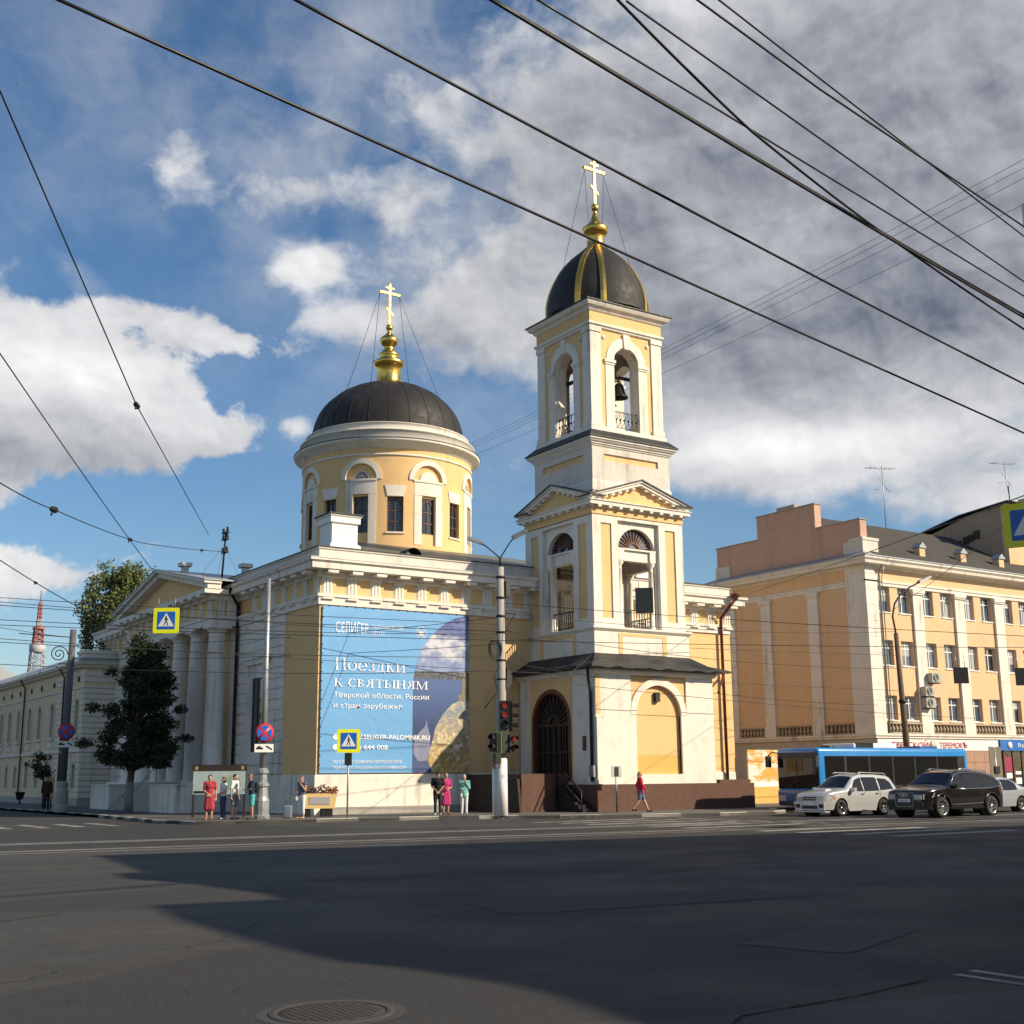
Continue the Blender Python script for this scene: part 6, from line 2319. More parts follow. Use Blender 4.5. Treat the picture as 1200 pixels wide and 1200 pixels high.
# ================================================================== HOUSE ACROSS THE STREET (right of the frame; it shades the crossing)
cb = thing('corner_house', 'tall corner house across the street outside the right edge of the picture', 'building', (0, 0, 0))
cb.location = (-2.45, -37.65, 0)
cb.rotation_euler = (0, 0, math.radians(-9.5))
b = MB()
sky_ = [(0, 0.0), (0, 12.44), (-5.6, 12.3), (-6.0, 12.72), (-7.4, 12.7), (-8.1, 12.09), (-10.35, 11.38), (-12.2, 11.5), (-12.6, 12.94), (-14.6, 12.9), (-16.7, 12.6), (-18.1, 12.3), (-18.3, 12.0), (-19.2, 11.56), (-20.9, 11.3), (-40, 11.3), (-40, 0)]
b.prism(sky_, 'x', 0, 46)
part('wall', b, PEACH, cb)
wq = MB().box(-.6, .6, -.05, .02, 0, 1.9).mesh('window', PAINTW)
wp_ = MB().box(-.5, .5, .021, .03, .1, 1.8).mesh('pane', GLASSL)
for i in range(14):
    for z in (1.4, 5.2, 9.0):
        w_ = part('window', wq, None, cb, (2 + i * 3.1, .02, z))
        part('pane', wp_, None, w_)
        if i < 8:
            w_ = part('window', wq, None, cb, (-.02, -2 - i * 3.1, z), PI / 2)
            part('pane', wp_, None, w_)
part('cornice', MB().box(-.35, 46.3, .001, .35, 11.8, 12.3).box(-.35, -.001, -21, .35, 10.7, 11.2), WHITE, cb)
nb = thing('terrace_house', 'second house across the street outside the right edge of the picture', 'building', (44.5, -47.0, 0))
part('wall', MB().box(0, 70, -14, 0, 0, 12.5), YELLOW, nb)
part('roof', MB().prism([(-14.6, 12.5), (.6, 12.5), (-7, 15.5)], 'x', -.4, 70.4), ROOFDARK, nb)
for i in range(20):
    for z in (1.4, 5.2, 9.0):
        w_ = part('window', wq, None, nb, (2 + i * 3.3, .02, z))
        part('pane', wp_, None, w_)

# ================================================================== VEHICLES
CARGLASS = mat('car_glass', (.010, .011, .012), .03, 0, var=.2, fine=0, spec=.5)
CHROME = mat('chrome', (.62, .63, .64), .18, 1.0, var=.05, fine=0)
LENS = mat('headlight_lens', (.45, .47, .48), .12, .3, var=.3, scale=9, fine=0, spec=1.0)
AMBER = mat('amber_lens', (.55, .16, .03), .25)
TAIL = mat('tail_lens', (.35, .02, .015), .2)


def lerp_tab(tab, x):
    if x <= tab[0][0]:
        return tab[0][1]
    for (a, u), (c, w) in zip(tab, tab[1:]):
        if x <= c:
            return u + (w - u) * (x - a) / (c - a)
    return tab[-1][1]


class Car:
    """x forward, y left, z up; body shell lofted from a roof line, a plan taper and wheel arches"""
    def __init__(s, L, Wd, top, belt, sill, xf, xr, wr, tumble=.20, archr=None, tapf=.20, tapr=.14):
        s.L, s.hw, s.top, s.belt, s.sill, s.xf, s.xr, s.wr = L, Wd / 2, top, belt, sill, xf, xr, wr
        s.tumble, s.ar, s.tapf, s.tapr = tumble, archr or wr + .065, tapf, tapr

    def ztop(s, x):
        return lerp_tab(s.top, x)

    def zbelt(s, x):
        return lerp_tab(s.belt, x)

    def zlow(s, x):
        z = s.sill
        for xw in (s.xf, s.xr):
            d = abs(x - xw)
            if d < s.ar:
                z = max(z, s.wr + math.sqrt(s.ar ** 2 - d * d))
        return z

    def plan(s, x):
        e = s.L / 2
        k = 1.0
        if x > e - .75:
            k -= s.tapf * ((x - e + .75) / .75) ** 2.3
        if x < -e + .6:
            k -= s.tapr * ((-e + .6 - x) / .6) ** 2.3
        return s.hw * k

    def y(s, x, z):
        b_ = s.zbelt(x)
        v = s.plan(x)
        if z > b_:
            v -= s.tumble * (z - b_) / .55
        else:
            f = (z - s.sill) / max(.1, b_ - s.sill)
            v *= .955 + .045 * math.sin(min(1, max(0, f)) * PI * .78)
        return v

    def body(s, mt, parent):
        e = s.L / 2
        xs = sorted(set([round(-e + s.L * i / 54, 3) for i in range(55)] + [round(xw + s.ar * math.cos(PI * i / 14), 3) for xw in (s.xf, s.xr) for i in range(15)] + [p[0] for p in s.top]))
        xs = [x for i, x in enumerate(xs) if i == 0 or x - xs[i - 1] > .008]
        q = MB()
        vs, fs = [], []
        NR = 11
        NT = 9
        for x in xs:
            zl, zt = s.zlow(x), s.ztop(x)
            zb = min(s.zbelt(x), zt - .05)
            zb = max(zb, zl + .02)
            col = []
            for i in range(6):
                col.append(zl + (zb - zl) * i / 5)
            for i in range(1, NR - 5):
                f = i / (NR - 6)
                col.append(zb + (zt - zb) * (f if zt - zb > .2 else f ** .8))
            side = []
            for i, z in enumerate(col):
                yy = s.y(x, z)
                if i == NR - 1:
                    yy -= .07
                elif i == NR - 2:
                    yy -= .02
                side.append((yy, z))
            ye = side[-1][0]
            topp = [(ye * math.cos(PI * i / (NT + 1)), zt + .045 * math.sin(PI * i / (NT + 1)) * min(1, ye)) for i in range(1, NT + 1)]
            ring = side + topp + [(-a, z) for a, z in reversed(side)]
            vs += [(x, a, z) for a, z in ring]
        K = 2 * NR + NT
        for j in range(len(xs) - 1):
            for i in range(K - 1):
                fs.append((j * K + i, (j + 1) * K + i, (j + 1) * K + i + 1, j * K + i + 1))
        fs.append(tuple(range(K)))
        fs.append(tuple((len(xs) - 1) * K + i for i in range(K - 1, -1, -1)))
        q.add(vs, fs, True)
        me = q.mesh('body', mt)
        me.set_sharp_from_angle(angle=math.radians(32))
        part('body', me, None, parent)
        # black inner floor and wheel wells
        u = MB()
        u.box(-e + .15, e - .15, -s.hw * .80, s.hw * .80, s.sill + .02, s.sill + .35)
        for xw in (s.xf, s.xr):
            for sg in (-1, 1):
                o = len(u.v)
                u.lathe([(0, 0), (s.ar + .02, 0), (s.ar + .02, .3), (0, .3)], 20)
                u.v[o:] = [(xw + a, sg * (s.hw * .62) + sg * c * .8, s.wr + b_) for a, b_, c in u.v[o:]]
        part('underbody', u, BLACK, parent)

    def patch(s, poly, off=.012, side=1, mb=None):
        """flat piece following the body side; poly in (x,z)"""
        mb = mb or MB()
        pts = [(x, side * (s.y(x, z) + off), z) for x, z in poly]
        f = tuple(range(len(pts)))
        return mb.add(pts, [f if side < 0 else f[::-1]])

    def deck(s, x0, x1, k0, k1, off, mb=None, n=8):
        """piece lying on the top line between two stations (windscreen)"""
        mb = mb or MB()
        vs = []
        for x, k in ((x0, k0), (x1, k1)):
            zt = s.ztop(x)
            ye = (s.y(x, zt) - .07) * k
            for i in range(n + 1):
                yy = ye - 2 * ye * i / n
                vs.append((x + off * .6, yy, zt + off + .045 * math.cos(yy / max(.1, ye) * PI / 2)))
        return mb.add(vs, [(i, i + 1, n + 2 + i, n + 1 + i) for i in range(n)], True)

    def wheels(s, parent, spokes, rim, width=.24, rr=.68):
        ty = MB()
        r = s.wr
        ty.lathe([(r * rr, -.5 * width), (r * .95, -.5 * width), (r, -.35 * width), (r, .35 * width), (r * .95, .5 * width), (r * rr, .5 * width)], 32)
        ri = MB()
        ri.lathe([(r * rr, .5 * width), (r * (rr - .05), .49 * width), (r * (rr - .06), .1 * width), (0, .1 * width)], 32)
        rim_m = MB()
        rim_m.lathe([(r * (rr + .01), .51 * width), (r * (rr - .05), .515 * width), (r * (rr - .06), .3 * width)], 32)
        rim_m.lathe([(0, .5 * width), (r * .16, .49 * width), (r * .17, .3 * width)], 16)
        for i in range(spokes):
            a = 2 * PI * i / spokes
            c_, s_ = math.cos(a), math.sin(a)
            w0, w1 = r * (.10 if spokes < 8 else .055), r * (.13 if spokes < 8 else .045)
            rim_m.add([(r * .1 * c_ - w0 * s_, r * .1 * s_ + w0 * c_, .49 * width), (r * .1 * c_ + w0 * s_, r * .1 * s_ - w0 * c_, .49 * width),
                       (r * (rr - .03) * c_ + w1 * s_, r * (rr - .03) * s_ - w1 * c_, .47 * width), (r * (rr - .03) * c_ - w1 * s_, r * (rr - .03) * s_ + w1 * c_, .47 * width),
                       (r * (rr - .03) * c_ + w1 * s_, r * (rr - .03) * s_ - w1 * c_, .25 * width), (r * (rr - .03) * c_ - w1 * s_, r * (rr - .03) * s_ + w1 * c_, .25 * width)],
                      [(0, 1, 2, 3), (1, 2, 4, 1)[:3] + (1,), (3, 2, 4, 5)][0:1] + [(3, 2, 4, 5)])
        tm, dm_, rm = ty.mesh('tyre', RUBBER), ri.mesh('rim_well', BLACK), rim_m.mesh('rim', rim)
        for xw in (s.xf, s.xr):
            for sg in (-1, 1):
                w_ = part('wheel', tm, None, parent, (xw, sg * (s.hw - width * .52), r))
                w_.rotation_euler = (-sg * PI / 2, random.random() * 2 if False else .3 * xw, 0)
                part('rim_well', dm_, None, w_)
                part('rim', rm, None, w_)


def front_quad(car, y0, y1, z0, z1, off, mb=None, bow=.0):
    mb = mb or MB()
    x = car.L / 2 + off
    return mb.box(x - .03, x, y0, y1, z0, z1)


def mirror(car, parent, m_, x, z):
    for sg in (-1, 1):
        q = MB()
        y = sg * (car.y(x, z))
        q.prism([(x - .06, z - .07), (x + .08, z - .08), (x + .1, z + .02), (x + .03, z + .09), (x - .06, z + .08)], 'y', min(y, y + sg * .25), max(y, y + sg * .25))
        part('mirror', q, m_, parent)


# --- silver estate
SILVER = mat('silver_car_paint', (.56, .57, .58), .26, .35, var=.03, fine=0, coat=.8)
hd_ang = PI                               # vehicles head towards -X (left in the picture)
sv = thing('silver_estate_car', 'silver estate car with dark grille and open window at the head of the queue', 'car', (16.7, -14.7, 0), PI + .03)
c = Car(4.45, 1.74, [(-2.225, .98), (-2.17, 1.16), (-1.98, 1.47), (-1.75, 1.545), (-1.0, 1.60), (-.1, 1.60), (.28, 1.52), (.98, 1.06), (1.05, 1.03), (1.6, .96), (2.0, .88), (2.17, .78), (2.225, .66)],
        [(-2.3, .97), (0, .93), (1.0, .90), (2.3, .84)], .26, 1.36, -1.2, .325)
c.body(SILVER, sv)
for side in (-1, 1):
    for poly in ([(.80, .96), (.30, 1.42), (-.02, 1.50), (-.02, .96)], [(-.09, .96), (-.09, 1.50), (-.85, 1.50), (-.98, 1.46), (-.98, .97)], [(-1.07, .98), (-1.07, 1.46), (-1.55, 1.43), (-1.78, 1.30), (-1.9, 1.02)]):
        part('side_window', c.patch(poly, .012, side), CARGLASS, sv)
    q = MB()
    c.patch([(-.05, .32), (-.05, .95), (-.03, .95), (-.03, .32)], .004, side, q)
    c.patch([(-1.0, .75), (-1.0, .96), (-1.02, .96), (-1.02, .75)], .004, side, q)
    c.patch([(.92, .55), (.86, .94), (.88, .94), (.94, .55)], .004, side, q)
    part('door_gap', q, BLACK, sv)
    q = MB()
    c.patch([(.7, .80), (.7, .83), (.5, .83), (.5, .80)], .03, side, q) if False else c.patch([(.16, .82), (.16, .86), (-.02 + .03, .86), (.01, .82)], .02, side, q)
    c.patch([(-.72, .83), (-.72, .87), (-.9, .87), (-.9, .83)], .02, side, q)
    part('door_handle', q, CHROME, sv)
    part('side_skirt', c.patch([(.92, .20), (.92, .34), (-.74, .36), (-.74, .20)], .02, side), SILVER, sv)
    part('headlight', c.patch([(2.2, .62), (2.2, .76), (1.98, .82), (1.78, .80), (1.86, .64)], .012, side), LENS, sv)
    part('indicator', c.patch([(1.78, .66), (1.78, .78), (1.68, .77), (1.7, .67)], .013, side), AMBER, sv)
    part('tail_light', c.patch([(-2.2, .75), (-2.2, 1.0), (-2.0, 1.0), (-2.02, .78)], .012, side), TAIL, sv)
for y0 in (-.70, .36):
    part('headlight', front_quad(c, y0, y0 + .34, .60, .76, .012), LENS, sv)
part('windscreen', c.deck(.95, .31, .93, .90, .012), CARGLASS, sv)
part('grille', front_quad(c, -.33, .33, .62, .76, .012), BLACK, sv)
part('grille_bar', front_quad(c, -.34, .34, .68, .70, .02), CHROME, sv)
part('bumper', front_quad(c, -.74, .74, .24, .56, .03), SILVER, sv)
q = MB()
front_quad(c, -.40, .40, .30, .42, .034, q)
front_quad(c, .48, .70, .34, .48, .034, q)
front_quad(c, -.70, -.48, .34, .48, .034, q)
part('intake', q, BLACK, sv)
part('lip', MB().box(2.0, 2.28, -.8, .8, .17, .22), SILVER, sv)
part('number_plate', front_quad(c, -.26, .26, .45, .56, .05), SIGNW, sv)
part('bonnet_scoop', MB().prism([(1.25, 1.01), (1.62, .965), (1.62, 1.03), (1.5, 1.06), (1.25, 1.04)], 'y', -.3, .3), SILVER, sv)
q = MB()
for sg in (-1, 1):
    q.tube([(.1, sg * .62, 1.64), (-.1, sg * .63, 1.69), (-1.6, sg * .62, 1.64), (-1.75, sg * .6, 1.58)], .022, 6)
part('roof_rail', q, STEEL, sv)
mirror(c, sv, SILVER, .72, 1.02)
c.wheels(sv, 5, CHROME, .21)
# --- black SUV
NERO = mat('black_car_paint', (.005, .005, .006), .18, .0, var=.1, fine=0, coat=.35)
bk = thing('black_suv', 'large black sport utility car with chrome window line beside the silver estate', 'car', (18.2, -18.35, 0), PI + .02)
c2 = Car(5.0, 1.98, [(-2.5, 1.02), (-2.42, 1.22), (-2.1, 1.50), (-1.5, 1.66), (-.7, 1.735), (.1, 1.72), (.5, 1.62), (1.15, 1.18), (1.25, 1.14), (1.9, 1.06), (2.3, .97), (2.45, .86), (2.5, .72)],
         [(-2.6, 1.10), (0, 1.04), (1.2, 1.02), (2.6, .92)], .30, 1.56, -1.50, .385, .24, .45, .24, .2)
c2.body(NERO, bk)
for side in (-1, 1):
    polys = ([(1.02, 1.08), (.50, 1.50), (.10, 1.60), (.06, 1.07)], [(0, 1.07), (.04, 1.60), (-.7, 1.62), (-.9, 1.60), (-.9, 1.08)], [(-.97, 1.08), (-.97, 1.59), (-1.5, 1.53), (-1.95, 1.33), (-2.05, 1.16)])
    for poly in polys:
        part('side_window', c2.patch(poly, .012, side), CARGLASS, bk)
    q = MB()
    line = [(1.1, 1.06), (.52, 1.545), (.1, 1.65), (-.75, 1.67), (-1.55, 1.575), (-2.0, 1.36), (-2.12, 1.13), (-1.4, 1.055), (0, 1.045), (1.1, 1.06)]
    q.tube([(x, side * (c2.y(x, z) + .012), z) for x, z in line], .014, 5)
    part('chrome_window_line', q, CHROME, bk)
    for xw in (c2.xf, c2.xr):
        q = MB()
        q.tube([(xw + (c2.ar + .03) * math.cos(a), side * (c2.y(xw + (c2.ar + .03) * math.cos(a), .7) + .005), c2.wr + (c2.ar + .03) * math.sin(a)) for a in [PI * i / 16 for i in range(17)]], .032, 6)
        part('wheel_arch_lip', q, NERO, bk)
    q = MB()
    c2.patch([(.03, .40), (.03, 1.04), (.05, 1.04), (.05, .40)], .004, side, q)
    c2.patch([(-.95, .8), (-.95, 1.05), (-.93, 1.05), (-.93, .8)], .004, side, q)
    part('door_gap', q, BLACK, bk)
    part('door_trim', c2.patch([(.98, .46), (.98, .49), (-.98, .53), (-.98, .50)], .012, side), CHROME, bk)
    q = MB()
    for x in (.2, -.75):
        c2.patch([(x, .93), (x, .97), (x - .2, .98), (x - .2, .94)], .02, side, q)
    part('door_handle', q, NERO, bk)
    part('headlight', c2.patch([(2.46, .68), (2.44, .86), (2.15, .93), (1.95, .92), (2.05, .76)], .014, side), LENS, bk)
    part('tail_light', c2.patch([(-2.46, .85), (-2.44, 1.12), (-2.15, 1.13), (-2.2, .92)], .014, side), TAIL, bk)
for y0 in (-.76, .44):
    part('headlight', front_quad(c2, y0, y0 + .32, .68, .85, .014), LENS, bk)
part('windscreen', c2.deck(1.13, .52, .93, .90, .012), CARGLASS, bk)
q = MB()
front_quad(c2, -.40, .40, .40, .92, .016, q)
part('grille', q, BLACK, bk)
q = MB()
for z in (.40, .90):
    front_quad(c2, -.42, .42, z, z + .03, .026, q)
for y in (-.42, .39):
    front_quad(c2, y, y + .03, .40, .93, .026, q)
for i in range(9):
    front_quad(c2, -.36 + i * .088, -.348 + i * .088, .43, .90, .02, q)
part('grille_frame', q, mat('dark_chrome', (.2, .2, .2), .25, .9), bk)
q = MB()
for i in range(4):
    o = len(q.v)
    q.lathe([(.055, -.006), (.055, .006), (.072, .006), (.072, -.006), (.055, -.006)], 16)
    q.v[o:] = [(2.535 + cc, -.135 + i * .09 + a, .83 + b_) for a, b_, cc in q.v[o:]]
part('badge_ring', q, CHROME, bk)
part('number_plate', front_quad(c2, -.27, .27, .58, .70, .04), SIGNW, bk)
o_ = text('А264ОН', .075, SIGNK, bk, None, name='plate_lettering')
o_.rotation_euler = (0, 0, PI / 2)
o_.location = (2.546, -.2, .605)
q = MB()
front_quad(c2, -.82, -.5, .40, .58, .012, q)
front_quad(c2, .5, .82, .40, .58, .012, q)
part('intake', q, BLACK, bk)
q = MB()
for sg in (-1, 1):
    q.tube([(.2, sg * .68, 1.75), (-.1, sg * .69, 1.80), (-1.5, sg * .67, 1.73), (-1.7, sg * .66, 1.66)], .02, 6)
part('roof_rail', q, CHROME, bk)
mirror(c2, bk, NERO, .95, 1.14)
c2.wheels(bk, 10, CHROME, .27, .72)
# --- pale saloon cut by the right edge
sl_ = thing('pale_saloon_car', 'pale blue grey saloon car cut off by the right edge behind the black one', 'car', (23.6, -16.2, 0), PI + .02)
c3 = Car(4.5, 1.74, [(-2.25, .86), (-2.2, .98), (-1.5, 1.03), (-1.2, 1.2), (-.7, 1.40), (-.1, 1.44), (.25, 1.38), (.95, .98), (1.05, .95), (1.7, .88), (2.1, .78), (2.25, .62)],
         [(-2.3, .90), (0, .88), (2.3, .80)], .24, 1.36, -1.28, .31)
PALE = mat('pale_blue_car_paint', (.42, .47, .52), .25, .4, var=.03, fine=0, coat=.8)
c3.body(PALE, sl_)
for side in (-1, 1):
    for poly in ([(.78, .92), (.28, 1.28), (0, 1.35), (0, .91)], [(-.07, .91), (-.07, 1.35), (-.65, 1.33), (-.98, 1.18), (-1.05, .92)]):
        part('side_window', c3.patch(poly, .012, side), CARGLASS, sl_)
    part('headlight', c3.patch([(2.22, .56), (2.2, .72), (1.95, .76), (1.85, .62)], .012, side), LENS, sl_)
part('windscreen', c3.deck(.92, .28, .93, .9, .012), CARGLASS, sl_)
part('headlight', front_quad(c3, .36, .7, .54, .70, .014), LENS, sl_)
part('headlight', front_quad(c3, -.7, -.36, .54, .70, .014), LENS, sl_)
part('grille', front_quad(c3, -.32, .32, .56, .68, .014), BLACK, sl_)
part('intake', front_quad(c3, -.6, .6, .3, .44, .016), BLACK, sl_)
part('bumper_trim', front_quad(c3, -.7, .7, .46, .49, .02), CHROME, sl_)
mirror(c3, sl_, PALE, .72, .96)
c3.wheels(sl_, 5, CHROME, .2)

# --- city bus
BUSB = mat('blue_bus_paint', (.015, .22, .58), .3, 0, var=.05, fine=0, coat=.6)
BUSD = mat('dark_blue_bus_paint', (.016, .085, .26), .3, 0, var=.05, fine=0, coat=.6)
bus = thing('city_bus', 'blue low floor city bus with white roof units waiting behind the cars', 'bus', (18.6, -10.25, 0), PI)
BL, BWd, BH = 10.4, 2.5, 2.78
def rbox(x0, x1, y0, y1, z0, z1, bev, seg=4):
    bm = bmesh.new()
    bmesh.ops.create_cube(bm, size=1.0)
    for v in bm.verts:
        v.co = ((x0 + x1) / 2 + v.co.x * (x1 - x0), (y0 + y1) / 2 + v.co.y * (y1 - y0), (z0 + z1) / 2 + v.co.z * (z1 - z0))
    bmesh.ops.bevel(bm, geom=bm.edges[:], offset=bev, segments=seg, affect='EDGES', profile=.5)
    bm.verts.index_update()
    q = MB()
    q.add([v.co[:] for v in bm.verts], [[v.index for v in f.verts] for f in bm.faces], True)
    bm.free()
    return q
# local x forward; nose at x=0, tail at -BL
me = rbox(-BL, 0, -BWd / 2, BWd / 2, .28, BH, .16).mesh('body', BUSB)
me.set_sharp_from_angle(angle=math.radians(40))
part('body', me, None, bus)
W2 = BWd / 2
part('front_lower_panel', rbox(-.5, .03, -W2 - .012, W2 + .012, .26, .98, .10), BUSD, bus)
part('windscreen', rbox(-.35, .035, -W2 + .03, W2 - .03, .98, 2.62, .12), CARGLASS, bus)
part('destination_display', MB().box(.02, .045, -.95, .95, 2.32, 2.56), mat('dim_display', (.03, .028, .025), .5), bus)
part('windscreen_divider', MB().box(.03, .05, -.02, .02, 1.0, 2.3), BLACK, bus)
q = MB()
q.tube([(.06, .9, 1.0), (.07, .2, 1.12), (.06, -.2, 1.35)], .014, 5)
q.tube([(.06, -.9, 1.0), (.07, -.4, 1.1), (.06, -.1, 1.2)], .014, 5)
part('wiper', q, BLACK, bus)
for sg in (-1, 1):
    q = MB()
    q.box(-.2, .045, min(sg * .72, sg * 1.16), max(sg * .72, sg * 1.16), .48, .72)
    part('headlight', q, LENS, bus)
    q = MB()
    q.tube([(-.15, sg * 1.05, 2.55), (.25, sg * 1.25, 2.62), (.35, sg * 1.42, 2.45)], .03, 6)
    q.box(.26, .42, sg * 1.42 - .11, sg * 1.42 + .11, 1.95, 2.45)
    part('mirror', q, BLACK, bus)
part('bumper', MB().box(-.1, .05, -1.1, 1.1, .30, .44), BLACK, bus)
part('number_plate', MB().box(.05, .058, -.26, .26, .34, .45), SIGNW, bus)
for sg in (1, -1):
    x = -.42
    widths = [1.25, .14, 1.45, .1, 1.5, .1, 1.45, .1, 1.5, .1, 1.45]
    for i, w in enumerate(widths):
        if i % 2 == 0 and x - w > -BL + .2:
            q = MB().box(x - w, x, min(sg * W2, sg * (W2 + .014)), max(sg * W2, sg * (W2 + .014)), 1.12 if i else .95, 2.40)
            part('side_window', q, CARGLASS, bus)
        elif i % 2:
            q = MB().box(x - w, x, min(sg * W2, sg * (W2 + .010)), max(sg * W2, sg * (W2 + .010)), 1.12, 2.40)
            part('window_pillar', q, BLACK, bus)
        x -= w
    q = MB().box(-BL + .3, -.42, min(sg * W2, sg * (W2 + .006)), max(sg * W2, sg * (W2 + .006)), .95, 2.42)
    part('window_band', q, BLACK, bus)
# passengers' side print seen through the glass is left to the glass; roof equipment
part('roof_unit', rbox(-5.6, -2.7, -.95, .95, BH - .02, BH + .22, .08), PAINTW, bus)
q = MB()
for i in range(16):
    q.box(-4.0 + i * .075, -3.96 + i * .075, -.97, .97, BH + .02, BH + .23)
part('roof_grille', q, BLACK, bus)
part('roof_hatch', rbox(-8.9, -7.6, -.7, .7, BH - .02, BH + .12, .05), BUSD, bus)
part('roof_vent', rbox(-2.2, -1.8, -.3, .3, BH - .02, BH + .12, .05), BLACK, bus)
bw = Car(10, 2.5, [(0, 1)], [(0, 1)], .3, -2.6, -8.0, .46)
q = MB()
for xw in (bw.xf, bw.xr):
    for sg in (-1, 1):
        o = len(q.v)
        q.lathe([(0, 0), (.56, 0), (.56, .3), (0, .3)], 24)
        q.v[o:] = [(xw + a, sg * (W2 - .28) + sg * cc, .46 + b_) for a, b_, cc in q.v[o:]]
part('wheel_well', q, BLACK, bus)
bw.hw = W2 + .03
bw.wheels(bus, 6, STEEL, .28, .6)

# ================================================================== PEOPLE
def capsule(mb, a, c, ra, rc, n=10, flat=1.0):
    """tapered limb with rounded ends"""
    a, c = Vector(a), Vector(c)
    d = c - a
    L = max(d.length, 1e-5)
    d = d / L
    pts, rs = [], []
    for i in range(4):
        t = -math.cos(PI / 2 * i / 4)
        pts.append(a + d * ra * t)
        rs.append(max(.001, ra * math.sqrt(max(0, 1 - t * t))))
    for i in range(5):
        f = i / 4
        pts.append(a + d * L * f)
        rs.append(ra + (rc - ra) * f)
    for i in range(1, 5):
        t = math.sin(PI / 2 * i / 4)
        pts.append(c + d * rc * t)
        rs.append(max(.001, rc * math.sqrt(max(0, 1 - t * t))))
    mb.tube(pts, rs, n)


def ellipsoid(mb, c, r, rot=None):
    vs, fs = [], []
    n, k = 14, 10
    for j in range(k + 1):
        t = PI * j / k
        for i in range(n):
            a = 2 * PI * i / n
            p = Vector((r[0] * math.sin(t) * math.cos(a), r[1] * math.sin(t) * math.sin(a), r[2] * math.cos(t)))
            if rot:
                p = rot @ p
            vs.append(Vector(c) + p)
    for j in range(k):
        for i in range(n):
            fs.append((j * n + i, (j + 1) * n + i, (j + 1) * n + (i + 1) % n, j * n + (i + 1) % n))
    mb.add(vs, fs, True)


def fuse(mb, voxel, smooth=2):
    """one continuous surface out of overlapping pieces"""
    me = mb.mesh('tmp')
    o = bpy.data.objects.new('tmp', me)
    COL.objects.link(o)
    r = o.modifiers.new('r', 'REMESH')
    r.mode = 'VOXEL'
    r.voxel_size = voxel
    if smooth:
        s_ = o.modifiers.new('s', 'SMOOTH')
        s_.factor = .5
        s_.iterations = smooth
    dg = bpy.context.evaluated_depsgraph_get()
    out = bpy.data.meshes.new_from_object(o.evaluated_get(dg))
    bpy.data.objects.remove(o)
    bpy.data.meshes.remove(me)
    out.polygons.foreach_set('use_smooth', [True] * len(out.polygons))
    return out


def cloth(name, col, rough=.9):
    return mat(name, col, rough, var=.12, scale=7, fine=30, bump=.2, bscale=40)
SKIN = mat('skin', (.52, .30, .20), .55, var=.06, fine=20)
SKIN_T = mat('tanned_skin', (.42, .22, .14), .55, var=.06, fine=20)


